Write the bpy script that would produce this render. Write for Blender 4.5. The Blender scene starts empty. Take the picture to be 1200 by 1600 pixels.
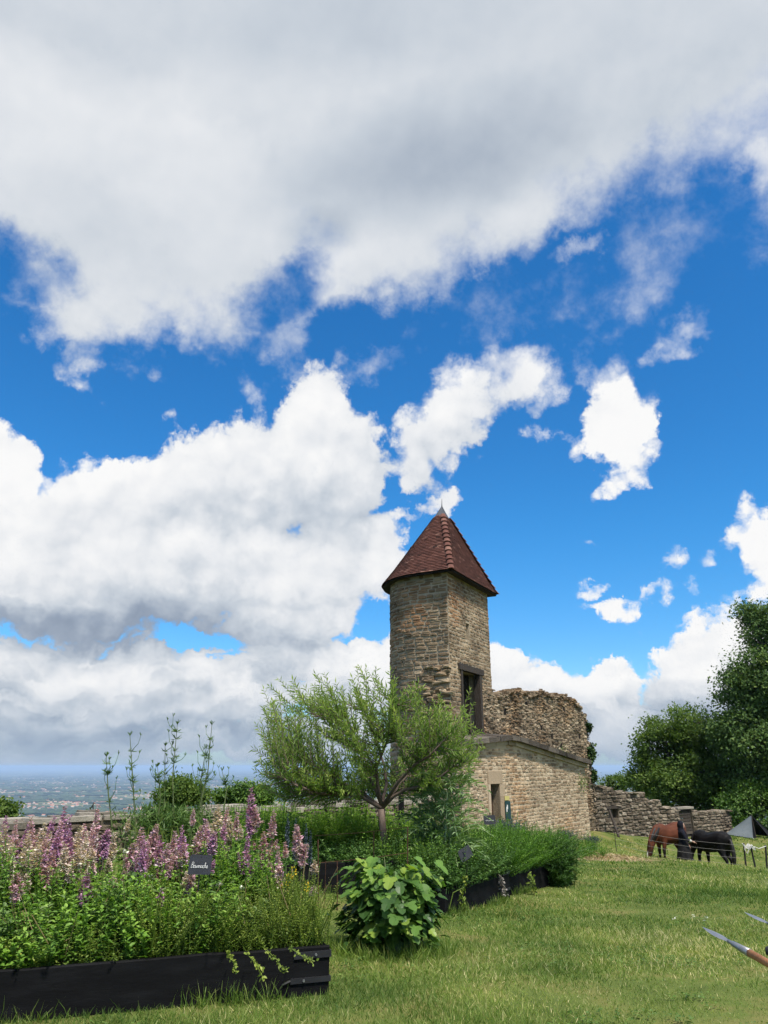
import bpy, bmesh, math, random
import numpy as np
from mathutils import Vector, Matrix, Euler, noise as mnoise

random.seed(7)
RNG = np.random.default_rng(11)
SC = bpy.context.scene
COL = SC.collection
R = math.radians

# ------------------------------------------------------------------ camera
FPX = 1109.0                      # focal length in pixels of the 1200 x 1600 photograph
PITCH = R(19.7)
EYE = 1.6
cam_data = bpy.data.cameras.new('camera')
cam = bpy.data.objects.new('camera', cam_data)
COL.objects.link(cam)
cam.location = (0, 0, EYE)
cam.rotation_euler = (R(90) + PITCH, 0, 0)
cam_data.sensor_fit = 'VERTICAL'
cam_data.sensor_height = 24.0
cam_data.lens = 24.0 * FPX / 1600.0
cam_data.clip_start = 0.05
cam_data.clip_end = 200000.0
SC.camera = cam
TP = math.tan(PITCH)


def at(px, py, Y):
    """world point at forward distance Y that stands at pixel (px, py) of the photograph"""
    v = (py - 800.0) / FPX
    z = Y * (TP - v) / (1 + v * TP)
    depth = Y * math.cos(PITCH) + z * math.sin(PITCH)
    return Vector(((px - 600.0) / FPX * depth, Y, z + EYE))


def ray(px, py):
    return (at(px, py, 10.0) - Vector((0, 0, EYE))).normalized()


# ------------------------------------------------------------------ light
SUN_EL, SUN_AZ = R(61), R(152)      # azimuth clockwise from +Y: the sun stands behind the camera, to its right
sun_dir = Vector((math.sin(SUN_AZ) * math.cos(SUN_EL), math.cos(SUN_AZ) * math.cos(SUN_EL), math.sin(SUN_EL)))
sl = bpy.data.lights.new('sun', 'SUN')
sl.energy = 4.6
sl.angle = R(5)
sl.color = (1.0, 0.93, 0.83)
sun = bpy.data.objects.new('sun', sl)
COL.objects.link(sun)
sun.rotation_euler = sun_dir.to_track_quat('Z', 'Y').to_euler()

SC.view_settings.view_transform = 'Standard'
SC.view_settings.look = 'None'
SC.view_settings.gamma = 1.0
SC.view_settings.use_curve_mapping = False
SC.view_settings.exposure = 0.5
SC.render.engine = 'CYCLES'
SC.cycles.use_denoising = True
SC.cycles.use_adaptive_sampling = True
SC.cycles.adaptive_threshold = 0.015
SC.cycles.adaptive_min_samples = 12
SC.cycles.max_bounces = 5
SC.cycles.diffuse_bounces = 3
SC.cycles.glossy_bounces = 2
SC.cycles.transmission_bounces = 3
SC.cycles.transparent_max_bounces = 6
SC.cycles.volume_bounces = 0
SC.cycles.caustics_reflective = False
SC.cycles.caustics_refractive = False

# ------------------------------------------------------------------ sky: blue air with cumulus, laid out by direction
world = bpy.data.worlds.new('World')
SC.world = world
world.use_nodes = True
world.cycles.sampling_method = 'MANUAL'
world.cycles.sample_map_resolution = 512


class NT:
    """small helper that writes node trees as expressions"""
    def __init__(s, tree):
        s.t = tree

    def n(s, kind, **props):
        nd = s.t.nodes.new(kind)
        for k, v in props.items():
            setattr(nd, k, v)
        return nd

    def put(s, sock, v):
        if isinstance(v, bpy.types.NodeSocket):
            s.t.links.new(v, sock)
        elif v is not None:
            sock.default_value = v

    def math(s, op, a, b=None, c=None, clamp=False):
        nd = s.n('ShaderNodeMath', operation=op)
        nd.use_clamp = clamp
        for i, v in enumerate((a, b, c)):
            s.put(nd.inputs[i], v)
        return nd.outputs[0]

    def vec(s, op, a, b=None, c=None):
        nd = s.n('ShaderNodeVectorMath', operation=op)
        for i, v in enumerate((a, b, c)):
            if v is not None:
                s.put(nd.inputs['Scale'] if (op == 'SCALE' and i == 1) else nd.inputs[i], v)
        return nd.outputs['Value'] if op in ('LENGTH', 'DOT_PRODUCT') else nd.outputs['Vector']

    def noise(s, vec, scale, detail=4.0, rough=0.5, dist=0.0, lac=2.0):
        nd = s.n('ShaderNodeTexNoise')
        s.put(nd.inputs['Vector'], vec)
        nd.inputs['Scale'].default_value = scale
        nd.inputs['Detail'].default_value = detail
        nd.inputs['Roughness'].default_value = rough
        nd.inputs['Lacunarity'].default_value = lac
        nd.inputs['Distortion'].default_value = dist
        return nd.outputs

    def voronoi(s, vec, scale, feature='F1', rand=1.0):
        nd = s.n('ShaderNodeTexVoronoi', feature=feature)
        s.put(nd.inputs['Vector'], vec)
        nd.inputs['Scale'].default_value = scale
        nd.inputs['Randomness'].default_value = rand
        return nd.outputs

    def rng(s, v, a, b, c=0.0, d=1.0, mode='LINEAR'):
        nd = s.n('ShaderNodeMapRange', interpolation_type=mode)
        nd.clamp = True
        s.put(nd.inputs['Value'], v)
        for k, x in zip(('From Min', 'From Max', 'To Min', 'To Max'), (a, b, c, d)):
            s.put(nd.inputs[k], x)
        return nd.outputs['Result']

    def mix(s, f, a, b, mode='MIX'):
        nd = s.n('ShaderNodeMix', data_type='RGBA', blend_type=mode)
        s.put(nd.inputs[0], f)
        for sk, v in ((nd.inputs[6], a), (nd.inputs[7], b)):
            s.put(sk, v if isinstance(v, bpy.types.NodeSocket) else (*v[:3], 1.0))
        return nd.outputs[2]

    def ramp(s, f, stops):
        nd = s.n('ShaderNodeValToRGB')
        el = nd.color_ramp.elements
        while len(el) < len(stops):
            el.new(0.5)
        for e, (p, c) in zip(el, stops):
            e.position = p
            e.color = (*c[:3], 1.0)
        s.put(nd.inputs[0], f)
        return nd.outputs[0]


# clouds: (pixel x, pixel y, half width, half height, tilt in degrees, weight) turned into directions of the world
CLOUDS = [
    # the great sheet overhead
    (520, -120, 1000, 420, 0, 1.25), (180, 240, 420, 270, 8, 1.2), (700, 180, 420, 230, -8, 1.15),
    (140, 440, 150, 105, 10, .6), (330, 410, 210, 110, 0, .75), (600, 380, 200, 115, -28, .7), (490, 500, 150, 80, -35, .16), (410, 520, 120, 50, 0, .10), (40, 400, 110, 60, 0, .12),
    (1010, 90, 420, 165, -14, 1.0), (800, 330, 110, 90, -30, .8), (1190, 260, 60, 60, 0, .5),
    (30, 300, 160, 90, 0, .8), (190, 530, 190, 42, 4, .05), (520, 535, 130, 46, -20, .06), (20, 430, 110, 70, 0, .10),
    # wisps to the right
    (905, 392, 40, 20, -20, .30), (838, 402, 34, 18, 0, .26), (1000, 440, 40, 80, 25, .06), (1070, 385, 80, 26, 5, .05),
    (1050, 530, 70, 26, -32, .10), (860, 455, 60, 20, 0, .02), (780, 510, 50, 26, 0, .02),
    # the leaning cumulus
    (490, 640, 62, 85, 12, .95), (500, 740, 120, 130, 0, 1.1), (340, 745, 150, 100, -10, 1.1), (170, 800, 130, 95, -22, 1.0),
    (-10, 760, 65, 95, 0, .95), (260, 880, 380, 125, 0, 1.25), (60, 900, 260, 110, 0, 1.1), (420, 960, 135, 75, 0, .95),
    (555, 865, 90, 95, 0, .95), (700, 655, 150, 66, -38, .62), (805, 590, 75, 46, -34, .42), (655, 725, 70, 50, 0, .45), (850, 640, 60, 60, -40, .08),
    # small ones
    (958, 660, 54, 62, 12, .55), (978, 745, 60, 16, -8, .16), (955, 600, 55, 40, 0, .10), (990, 710, 40, 30, 30, .22), (652, 793, 60, 16, -8, .26),
    (787, 906, 42, 12, 0, .16), (905, 840, 30, 7, 0, .10), (940, 945, 44, 15, 12, .34), (995, 935, 55, 11, -15, .18), (915, 911, 34, 8, 0, .08),
    # the bank above the horizon
    (90, 1075, 330, 85, 0, 1.05), (330, 1085, 260, 62, 0, 1.0), (560, 1065, 190, 70, 0, 1.0), (300, 1150, 560, 52, 0, 1.0),
    (800, 1080, 130, 70, 0, 1.0), (935, 1075, 90, 66, 0, 1.0), (1100, 1045, 150, 92, -28, 1.05), (1090, 964, 130, 13, -4, .26),
    (1000, 1140, 330, 62, 0, 1.0), (1200, 850, 60, 75, -20, .42), (1085, 888, 85, 34, -14, .12), (1205, 930, 70, 50, 0, .30),
    (310, 1020, 60, 15, -4, .5), (1180, 1110, 200, 90, 0, 1.0),
]
# thin places where the blue shows through
GAPS = [(40, 405, 95, 62, 0, .40), (440, 455, 95, 60, -20, .42), (560, 505, 110, 50, -30, .38), (300, 1003, 70, 18, 0, .5), (150, 330, 160, 60, 10, .14)]
# darker, thicker parts of the same clouds
SHADES = [
    (690, 230, 360, 130, -8, 1.0), (600, 0, 620, 150, 0, .6), (1050, 60, 360, 150, -12, .6), (60, 20, 260, 110, 0, .5), (520, 350, 110, 60, -30, .7),
    (210, 985, 330, 62, 0, .85), (440, 1000, 110, 34, 0, .6), (540, 790, 110, 60, 0, .35), (250, 800, 130, 50, 0, .3), (20, 830, 90, 50, 0, .3),
    (120, 1085, 220, 40, 0, .75), (330, 1060, 180, 36, 0, .5), (250, 1150, 460, 38, 0, .8), (820, 1070, 80, 45, 0, .5), (980, 1110, 260, 48, 0, .75),
    (1080, 1090, 200, 60, 0, .55), (1090, 890, 90, 22, -10, .3), (700, 690, 60, 40, -30, .3),
]


def sky_blob(px, py, rx, ry, tilt, w):
    """an elliptical cloud in direction space: centre, short axis, the two radii, weight"""
    c = ray(px, py)
    right = c.cross(Vector((0, 0, 1))).normalized()
    up = right.cross(c)
    a = R(-tilt)
    r2 = right * math.cos(a) + up * math.sin(a)
    u2 = up * math.cos(a) - right * math.sin(a)
    d = 1 + ((px - 600) ** 2 + (py - 800) ** 2) / FPX ** 2
    rx, ry = rx / FPX / d ** .5, ry / FPX / d ** .5
    return (c, u2, rx, ry, w) if rx >= ry else (c, r2, ry, rx, w)


def elsewhere():
    """the same kind of sky carried on round the rest of the dome"""
    rr = random.Random(5)
    out = []
    for k in range(15):
        az, el = R(55 + 250 * (k + .5) / 15), R(rr.uniform(8, 62))
        c = Vector((math.sin(az) * math.cos(el), math.cos(az) * math.cos(el), math.sin(el)))
        right = c.cross(Vector((0, 0, 1))).normalized()
        out.append((c, right.cross(c), rr.uniform(.25, .5), rr.uniform(.12, .24), 1.05))
    return out


def blob_field(name, blobs, smooth):
    g = bpy.data.node_groups.new(name, 'ShaderNodeTree')
    g.interface.new_socket('Vector', in_out='INPUT', socket_type='NodeSocketVector')
    g.interface.new_socket('Value', in_out='OUTPUT', socket_type='NodeSocketFloat')
    T = NT(g)
    gi, go = T.n('NodeGroupInput'), T.n('NodeGroupOutput')
    acc = None
    src = gi.outputs[0]
    for k, (c, u, ra, rb, w) in enumerate(blobs):
        if k and k % 6 == 0:                    # chained in short runs, so that the compiled shader stays small
            src = T.vec('MULTIPLY_ADD', acc, (1e-7, 1e-7, 1e-7), src)
        A, B = 1 / ra ** 2, 1 / rb ** 2 - 1 / ra ** 2
        x = T.vec('DOT_PRODUCT', src, tuple(c * (-2 * A)))
        y = T.vec('DOT_PRODUCT', src, tuple(u * math.sqrt(max(B, 0))))
        v = T.math('MULTIPLY_ADD', T.math('MULTIPLY_ADD', y, y, x), -w * .62, w * .62 * (1 - 2 * A))
        acc = v if acc is None else T.math('SMOOTH_MAX', acc, v, smooth)
    g.links.new(acc, go.inputs[0])
    return g


def build_sky():
    t = world.node_tree
    t.nodes.clear()
    T = NT(t)
    d = T.n('ShaderNodeTexCoord').outputs['Generated']
    # ragged edges: the direction is pushed about by two sizes of turbulence
    n1 = T.noise(d, 5.5, 3.0, .55)['Color']
    n2 = T.noise(d, 20.0, 6.0, .66)['Color']
    w1 = T.vec('SCALE', T.vec('SUBTRACT', n1, (.5, .5, .5)), .085)
    w2 = T.vec('SCALE', T.vec('SUBTRACT', n2, (.5, .5, .5)), .075)
    dw = T.vec('NORMALIZE', T.vec('ADD', T.vec('ADD', d, w1), w2))
    fg = blob_field('cloud_field', [sky_blob(*b) for b in CLOUDS] + elsewhere(), .10)
    ug = blob_field('cloud_bulk', [sky_blob(*b) for b in CLOUDS if b[2] * b[3] > 9000], .10)
    sg = blob_field('cloud_shade', [sky_blob(*b) for b in SHADES], .12)

    def field(g, v):
        nd = T.n('ShaderNodeGroup')
        nd.node_tree = g
        T.put(nd.inputs[0], v)
        return nd.outputs[0]
    F = field(fg, dw)
    Fup = field(ug, T.vec('NORMALIZE', T.vec('ADD', dw, (-.012, -.01, .042))))
    hg = blob_field('cloud_gaps', [sky_blob(*b) for b in GAPS], .05)
    F = T.math('SUBTRACT', F, T.math('MAXIMUM', field(hg, dw), 0.0))
    S = field(sg, T.vec('NORMALIZE', T.vec('ADD', d, T.vec('SCALE', w1, 1.3))))
    fine = T.noise(d, 30.0, 5.0, .62)['Fac']
    fine2 = T.noise(T.vec('ADD', d, (-.004, -.004, .012)), 30.0, 3.0, .6)['Fac']
    mid = T.noise(d, 9.0, 4.0, .5)['Fac']
    mid2 = T.noise(T.vec('ADD', d, (-.01, -.01, .03)), 9.0, 3.0, .5)['Fac']
    mpz = T.n('ShaderNodeMapping')
    T.put(mpz.inputs[0], dw)
    mpz.inputs['Scale'].default_value = (1, 1, 4.5)
    lay = T.noise(mpz.outputs[0], 7.0, 4.0, .55)['Fac']
    zz = T.n('ShaderNodeSeparateXYZ')
    T.put(zz.inputs[0], d)
    low = T.rng(zz.outputs['Z'], .05, .30, 1, 0)
    dens = T.math('ADD', F, T.math('MULTIPLY', T.math('SUBTRACT', fine, .5), .34))
    dens = T.math('ADD', dens, T.math('MULTIPLY', T.math('SUBTRACT', mid, .5), .42))
    dens = T.math('ADD', dens, T.math('MULTIPLY', low, T.math('MULTIPLY', T.math('SUBTRACT', lay, .56), 1.5)))
    # cauliflower heads: domes of two sizes, only on the heaped clouds lower down
    dn = T.vec('ADD', d, T.vec('SCALE', T.vec('SUBTRACT', n2, (.5, .5, .5)), .05))
    va = T.voronoi(dn, 15.0)['Distance']
    vb = T.voronoi(dn, 38.0)['Distance']
    hi = T.rng(zz.outputs['Z'], .44, .58, 0, 1)
    heap = T.math('SUBTRACT', 1.0, hi)
    dome = T.math('ADD', T.math('MULTIPLY', T.math('SUBTRACT', .46, va), .62), T.math('MULTIPLY', T.math('SUBTRACT', .46, vb), .40))
    dens = T.math('ADD', dens, T.math('MULTIPLY', T.math('MULTIPLY', heap, dome), .55))
    alpha = T.rng(dens, T.math('MULTIPLY_ADD', hi, -.045, .0), T.math('MULTIPLY_ADD', hi, .24, .17), 0, 1, 'SMOOTHSTEP')
    # light: tops facing the sun bright, undersides grey, billows in relief
    slope = T.math('MINIMUM', T.math('SUBTRACT', F, Fup), .6)
    lit = T.math('MULTIPLY_ADD', slope, .46, T.math('MULTIPLY_ADD', hi, -.05, .75))
    lit = T.math('ADD', lit, T.math('MULTIPLY', T.math('SUBTRACT', mid, mid2), T.math('MULTIPLY_ADD', hi, -.42, .60)))
    lit = T.math('ADD', lit, T.math('MULTIPLY', T.math('SUBTRACT', fine, fine2), T.math('MULTIPLY_ADD', hi, -.16, .22)))
    lit = T.math('ADD', lit, T.math('MULTIPLY', T.math('MULTIPLY', heap, dome), .34))
    lit = T.math('SUBTRACT', lit, T.math('MULTIPLY', T.rng(S, 0.0, .8, 0, 1, 'SMOOTHSTEP'), T.math('MULTIPLY_ADD', hi, -.10, .42)))
    lit = T.math('ADD', lit, T.math('MULTIPLY', low, T.math('MULTIPLY', T.math('SUBTRACT', lay, .52), 1.3)))
    lit = T.math('MULTIPLY_ADD', T.math('SUBTRACT', 1.0, alpha), T.math('MULTIPLY', hi, .22), lit)
    ccol = T.ramp(lit, [(0.0, (.19, .245, .34)), (.30, (.345, .41, .51)), (.55, (.585, .64, .71)), (.78, (.83, .85, .88)), (1.0, (.97, .97, .97))])
    # clear air
    sk = T.n('ShaderNodeTexSky', sky_type='NISHITA')
    sk.sun_disc = False
    sk.sun_elevation = SUN_EL
    sk.sun_rotation = SUN_AZ
    sk.altitude = 400.0
    sk.air_density = 1.0
    sk.dust_density = 0.25
    sk.ozone_density = 2.5
    hs = T.n('ShaderNodeHueSaturation')
    hs.inputs['Hue'].default_value = .502
    hs.inputs['Saturation'].default_value = 1.28
    hs.inputs['Value'].default_value = 1.0
    T.put(hs.inputs['Color'], sk.outputs[0])
    lowair = T.rng(zz.outputs['Z'], .02, .34, 0, 1, 'SMOOTHSTEP')
    air = T.mix(1.0, hs.outputs[0], T.mix(lowair, (.105, .140, .165), (.08, .165, .185)), 'MULTIPLY')     # sky strength about 0.1
    col = T.mix(alpha, air, ccol)
    # thin veil towards the horizon, as far clouds dissolve in the air
    z = T.n('ShaderNodeSeparateXYZ')
    T.put(z.inputs[0], d)
    veil = T.rng(z.outputs['Z'], -.01, .11, .82, 0.0, 'SMOOTHSTEP')
    col = T.mix(veil, col, (.34, .44, .57))
    bg = T.n('ShaderNodeBackground')
    T.put(bg.inputs['Color'], col)
    bg.inputs['Strength'].default_value = .70
    out = T.n('ShaderNodeOutputWorld')
    t.links.new(bg.outputs[0], out.inputs[0])


build_sky()

# ------------------------------------------------------------------ helpers
def tag(o, label=None, cat=None, group=None, kind=None):
    if label:
        o['label'] = label
    if cat:
        o['category'] = cat
    if group:
        o['group'] = group
    if kind:
        o['kind'] = kind
    return o


def empty(name, loc, label=None, cat=None, group=None):
    o = bpy.data.objects.new(name, None)
    o.empty_display_size = .2
    COL.objects.link(o)
    o.location = loc
    return tag(o, label, cat, group)


def base_of(o):
    p = Vector(o.location)
    while o.parent:
        o = o.parent
        p = p + o.location
    return p


def link(name, me, parent=None, M=None):
    """link a mesh given in world coordinates (or placed by the world matrix M) below an unrotated parent"""
    o = bpy.data.objects.new(name, me)
    COL.objects.link(o)
    M = M or Matrix.Identity(4)
    if parent:
        o.parent = parent
        M = Matrix.Translation(-base_of(parent)) @ M
    o.matrix_basis = M
    return o


def copy_tree(o, parent=None):
    c = o.copy()
    COL.objects.link(c)
    c.parent = parent
    for ch in list(o.children):
        copy_tree(ch, c)
    return c


class MB:
    """collects geometry in numpy arrays; build() makes one mesh"""
    def __init__(s):
        s.V, s.L, s.S, s.T, s.n = [], [], [], [], 0

    def add(s, verts, faces, tint=0.5):
        v = np.asarray(verts, dtype=np.float64).reshape(-1, 3)
        s.V.append(v)
        s.T.append(np.full(len(v), tint) if np.isscalar(tint) else np.asarray(tint, dtype=np.float64))
        for f in faces:
            s.L.append(np.asarray(f, dtype=np.int64) + s.n)
            s.S.append(np.array([len(f)], dtype=np.int64))
        s.n += len(v)

    def rep(s, tv, tf, mats, pos, tint):
        """copies of a template: tv (k,3), tf list of faces, mats (n,3,3), pos (n,3), tint (n)"""
        tv = np.asarray(tv, dtype=np.float64)
        n, k = len(pos), len(tv)
        if n == 0:
            return
        v = np.einsum('nij,kj->nki', mats, tv) + np.asarray(pos)[:, None, :]
        s.V.append(v.reshape(-1, 3))
        s.T.append(np.repeat(np.asarray(tint, dtype=np.float64), k))
        fl = np.concatenate([np.asarray(f) for f in tf])
        sz = np.array([len(f) for f in tf])
        s.L.append((fl[None, :] + (np.arange(n) * k)[:, None]).reshape(-1) + s.n)
        s.S.append(np.tile(sz, n))
        s.n += n * k

    def grid(s, P, tint=0.5, close=False):
        """P (rows, cols, 3)"""
        P = np.asarray(P, dtype=np.float64)
        a, b = P.shape[:2]
        idx = np.arange(a * b).reshape(a, b)
        if close:
            idx = np.concatenate([idx, idx[:, :1]], axis=1)
        q = np.stack([idx[:-1, :-1], idx[:-1, 1:], idx[1:, 1:], idx[1:, :-1]], axis=-1).reshape(-1, 4)
        s.V.append(P.reshape(-1, 3))
        s.T.append(np.full(a * b, tint) if np.isscalar(tint) else np.asarray(tint).reshape(-1))
        s.L.append(q.reshape(-1) + s.n)
        s.S.append(np.full(len(q), 4))
        s.n += a * b

    def tube(s, pts, radii, seg=6, tint=0.5, cap=True):
        pts = [Vector(p) for p in pts]
        if np.isscalar(radii):
            radii = [radii] * len(pts)
        ref = Vector((0, 0, 1)) if abs((pts[-1] - pts[0]).normalized().z) < .9 else Vector((1, 0, 0))
        rows = []
        for i, p in enumerate(pts):
            d = (pts[min(i + 1, len(pts) - 1)] - pts[max(i - 1, 0)])
            d = d.normalized() if d.length > 1e-9 else Vector((0, 0, 1))
            x = d.cross(ref)
            x = x.normalized() if x.length > 1e-6 else Vector((1, 0, 0))
            y = x.cross(d)
            rows.append([p + (x * math.cos(a) + y * math.sin(a)) * radii[i] for a in [2 * math.pi * k / seg for k in range(seg)]])
        b0 = s.n
        s.grid(np.array([[tuple(q) for q in r] for r in rows]), tint, close=True)
        if cap:
            s.L.append(np.arange(seg)[::-1] + b0)
            s.S.append(np.array([seg]))
            s.L.append(np.arange(seg) + b0 + seg * (len(pts) - 1))
            s.S.append(np.array([seg]))

    def box(s, lo, hi, M=None, tint=0.5):
        x0, y0, z0 = lo
        x1, y1, z1 = hi
        v = [(x0, y0, z0), (x1, y0, z0), (x1, y1, z0), (x0, y1, z0), (x0, y0, z1), (x1, y0, z1), (x1, y1, z1), (x0, y1, z1)]
        if M is not None:
            v = [tuple(M @ Vector(p)) for p in v]
        s.add(v, [(0, 3, 2, 1), (4, 5, 6, 7), (0, 1, 5, 4), (1, 2, 6, 5), (2, 3, 7, 6), (3, 0, 4, 7)], tint)

    def mesh(s, name, mat, smooth=False):
        me = bpy.data.meshes.new(name)
        V = np.concatenate(s.V) if s.V else np.zeros((0, 3))
        L = np.concatenate(s.L) if s.L else np.zeros(0, dtype=np.int64)
        S = np.concatenate(s.S) if s.S else np.zeros(0, dtype=np.int64)
        me.vertices.add(len(V))
        me.vertices.foreach_set('co', V.astype(np.float32).ravel())
        me.loops.add(len(L))
        me.loops.foreach_set('vertex_index', L.astype(np.int32))
        me.polygons.add(len(S))
        me.polygons.foreach_set('loop_start', np.concatenate([[0], np.cumsum(S)[:-1]]).astype(np.int32) if len(S) else [])
        me.polygons.foreach_set('use_smooth', np.full(len(S), smooth))
        at_ = me.attributes.new('tint', 'FLOAT', 'POINT')
        at_.data.foreach_set('value', np.concatenate(s.T).astype(np.float32) if s.T else [])
        me.update(calc_edges=True)
        me.materials.append(mat)
        return me

    def build(s, name, mat, parent=None, smooth=False, M=None):
        return link(name, s.mesh(name, mat, smooth), parent, M)


def principled(name):
    m = bpy.data.materials.new(name)
    m.use_nodes = True
    t = m.node_tree
    t.nodes.clear()
    T = NT(t)
    b = T.n('ShaderNodeBsdfPrincipled')
    o = T.n('ShaderNodeOutputMaterial')
    t.links.new(b.outputs[0], o.inputs[0])
    return m, T, b, o


def bump(T, b, h, strength, dist):
    nd = T.n('ShaderNodeBump')
    nd.inputs['Strength'].default_value = strength
    nd.inputs['Distance'].default_value = dist
    T.put(nd.inputs['Height'], h)
    T.put(b.inputs['Normal'], nd.outputs[0])


def tint_of(T):
    return T.n('ShaderNodeAttribute', attribute_name='tint').outputs['Fac']


def m_leaf(name, stops, trans=.35, rough=.5, spec=.3, vary=2.0):
    m, T, b, o = principled(name)
    pos = T.n('ShaderNodeNewGeometry').outputs['Position']
    c = T.ramp(tint_of(T), stops)
    nz = T.noise(pos, vary, 2.0)['Fac']
    c = T.mix(1.0, c, T.ramp(nz, [(.3, (.72, .76, .74)), (.7, (1.2, 1.15, 1.0))]), 'MULTIPLY')
    T.put(b.inputs['Base Color'], c)
    b.inputs['Roughness'].default_value = rough
    b.inputs['Specular IOR Level'].default_value = spec
    if trans:
        tr = T.n('ShaderNodeBsdfTranslucent')
        T.put(tr.inputs['Color'], T.mix(1.0, c, (1.15, 1.25, .55), 'MULTIPLY'))
        mx = T.n('ShaderNodeMixShader')
        mx.inputs[0].default_value = trans
        T.t.links.new(b.outputs[0], mx.inputs[1])
        T.t.links.new(tr.outputs[0], mx.inputs[2])
        T.t.links.new(mx.outputs[0], o.inputs[0])
    return m


def m_plain(name, stops, scale=6.0, rough=.7, spec=.3, metal=0.0, bumps=None, stretch=(1, 1, 1), coords='Object'):
    """tint plus noise, with optional fine relief (scale, strength, distance)"""
    m, T, b, o = principled(name)
    co = T.n('ShaderNodeTexCoord').outputs[coords]
    mp = T.n('ShaderNodeMapping')
    T.put(mp.inputs[0], co)
    mp.inputs['Scale'].default_value = stretch
    nz = T.noise(mp.outputs[0], scale, 5.0, .6)['Fac']
    f = T.math('ADD', T.math('MULTIPLY', T.math('SUBTRACT', nz, .5), .9), tint_of(T))
    T.put(b.inputs['Base Color'], T.ramp(f, stops))
    b.inputs['Roughness'].default_value = rough
    b.inputs['Specular IOR Level'].default_value = spec
    b.inputs['Metallic'].default_value = metal
    if bumps:
        bump(T, b, T.noise(mp.outputs[0], bumps[0], 6.0, .6)['Fac'], bumps[1], bumps[2])
    return m


def m_stone(name, stops, mottle=(.55, 1.25), lichen=.25, lichen_col=(.30, .30, .27), warm=None):
    m, T, b, o = principled(name)
    pos = T.n('ShaderNodeNewGeometry').outputs['Position']
    f = T.math('ADD', tint_of(T), T.math('MULTIPLY', T.math('SUBTRACT', T.noise(pos, 3.0, 5.0, .65)['Fac'], .5), .55))
    c = T.ramp(f, stops)
    c = T.mix(1.0, c, T.ramp(T.noise(pos, .7, 4.0, .6)['Fac'], [(.3, (mottle[0],) * 3), (.7, (mottle[1],) * 3)]), 'MULTIPLY')
    if warm:
        sp = T.noise(T.vec('ADD', pos, (7.3, 2.1, 5.5)), .55, 3.0)['Fac']
        c = T.mix(T.rng(sp, .52, .66, 0, .7), c, T.mix(1.0, c, warm, 'MULTIPLY'))
    l = T.rng(T.noise(pos, 9.0, 6.0, .7)['Fac'], .56, .70, 0, lichen)
    c = T.mix(l, c, lichen_col)
    T.put(b.inputs['Base Color'], c)
    b.inputs['Roughness'].default_value = .92
    b.inputs['Specular IOR Level'].default_value = .2
    bump(T, b, T.noise(pos, 22.0, 6.0, .7)['Fac'], .9, .03)
    return m


# ------------------------------------------------------------------ the lie of the land
GP = np.array([
    (0, 0, 0), (-6, 0, 0), (6, 0, .02), (0, 5.6, -.02), (-2.5, 5.6, -.02), (4, 5.6, -.02), (-.4, 6.3, -.03), (-6, 6, 0), (.84, 10.6, -.26),
    (2, 12.6, -.38), (3.8, 15.5, -.55), (-1, 11.5, -.03), (-7, 14, -.2), (-10, 8, -.05), (.4, 22.8, -.45), (3, 25, -.75), (5, 26.5, -.9),
    (8.5, 28, -1.37), (10.5, 34, -1.5), (9, 22, -.98), (12, 32, -2.33), (18, 40, -2.05), (15, 38, -2.0), (12.9, 28, -1.92), (20, 30, -2.5),
    (24, 40, -2.2), (30, 50, -2.5), (-10, -10, 0), (10, -10, .1), (6, 12, -.3), (10, 16, -.62), (15, 16, -1.0), (12, 8, -.2), (4, 21, -.75), (14, 22, -1.5)], dtype=float)


def _tps_fit():
    P = GP[:, :2]
    n = len(P)
    r2 = ((P[:, None] - P[None]) ** 2).sum(-1)
    K = np.where(r2 > 0, .5 * r2 * np.log(np.maximum(r2, 1e-12)), 0) + np.eye(n) * .8
    A = np.zeros((n + 3, n + 3))
    A[:n, :n] = K
    A[:n, n] = 1
    A[:n, n + 1:] = P
    A[n:, :n] = A[:n, n:].T
    return np.linalg.solve(A, np.concatenate([GP[:, 2], np.zeros(3)]))


_W = _tps_fit()


def hilltop(x, y):
    x, y = np.clip(np.asarray(x, float), -14, 30), np.clip(np.asarray(y, float), -12, 50)
    r2 = (x[..., None] - GP[:, 0]) ** 2 + (y[..., None] - GP[:, 1]) ** 2
    k = np.where(r2 > 0, .5 * r2 * np.log(np.maximum(r2, 1e-12)), 0)
    return k @ _W[:len(GP)] + _W[len(GP)] + _W[len(GP) + 1] * x + _W[len(GP) + 2] * y


PLAIN = -250.0
WALL_P, WALL_Q = Vector((-6.97, 14.1)), Vector((.38, 22.8))        # line of the parapet


def ground_np(x, y):
    x, y = np.asarray(x, float), np.asarray(y, float)
    h = hilltop(x, y)
    d1 = (x + 7) * -.763 + (y - 14) * .645 - 1.4                     # beyond the parapet the hill falls away
    d2 = np.hypot(x - 22, y - 18) - 52
    d = np.maximum(d1, d2)
    fall = np.where(d > 0, .62 * (np.sqrt(d * d + 9) - 3), 0)
    und = 2.2 * np.sin(x / 900 + 1.3) * np.cos(y / 1300) + 1.4 * np.sin(x / 310 + y / 470)
    z = np.maximum(h - fall, PLAIN + und)
    return z


def G(x, y):
    return float(ground_np(np.array([x]), np.array([y]))[0])


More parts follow.
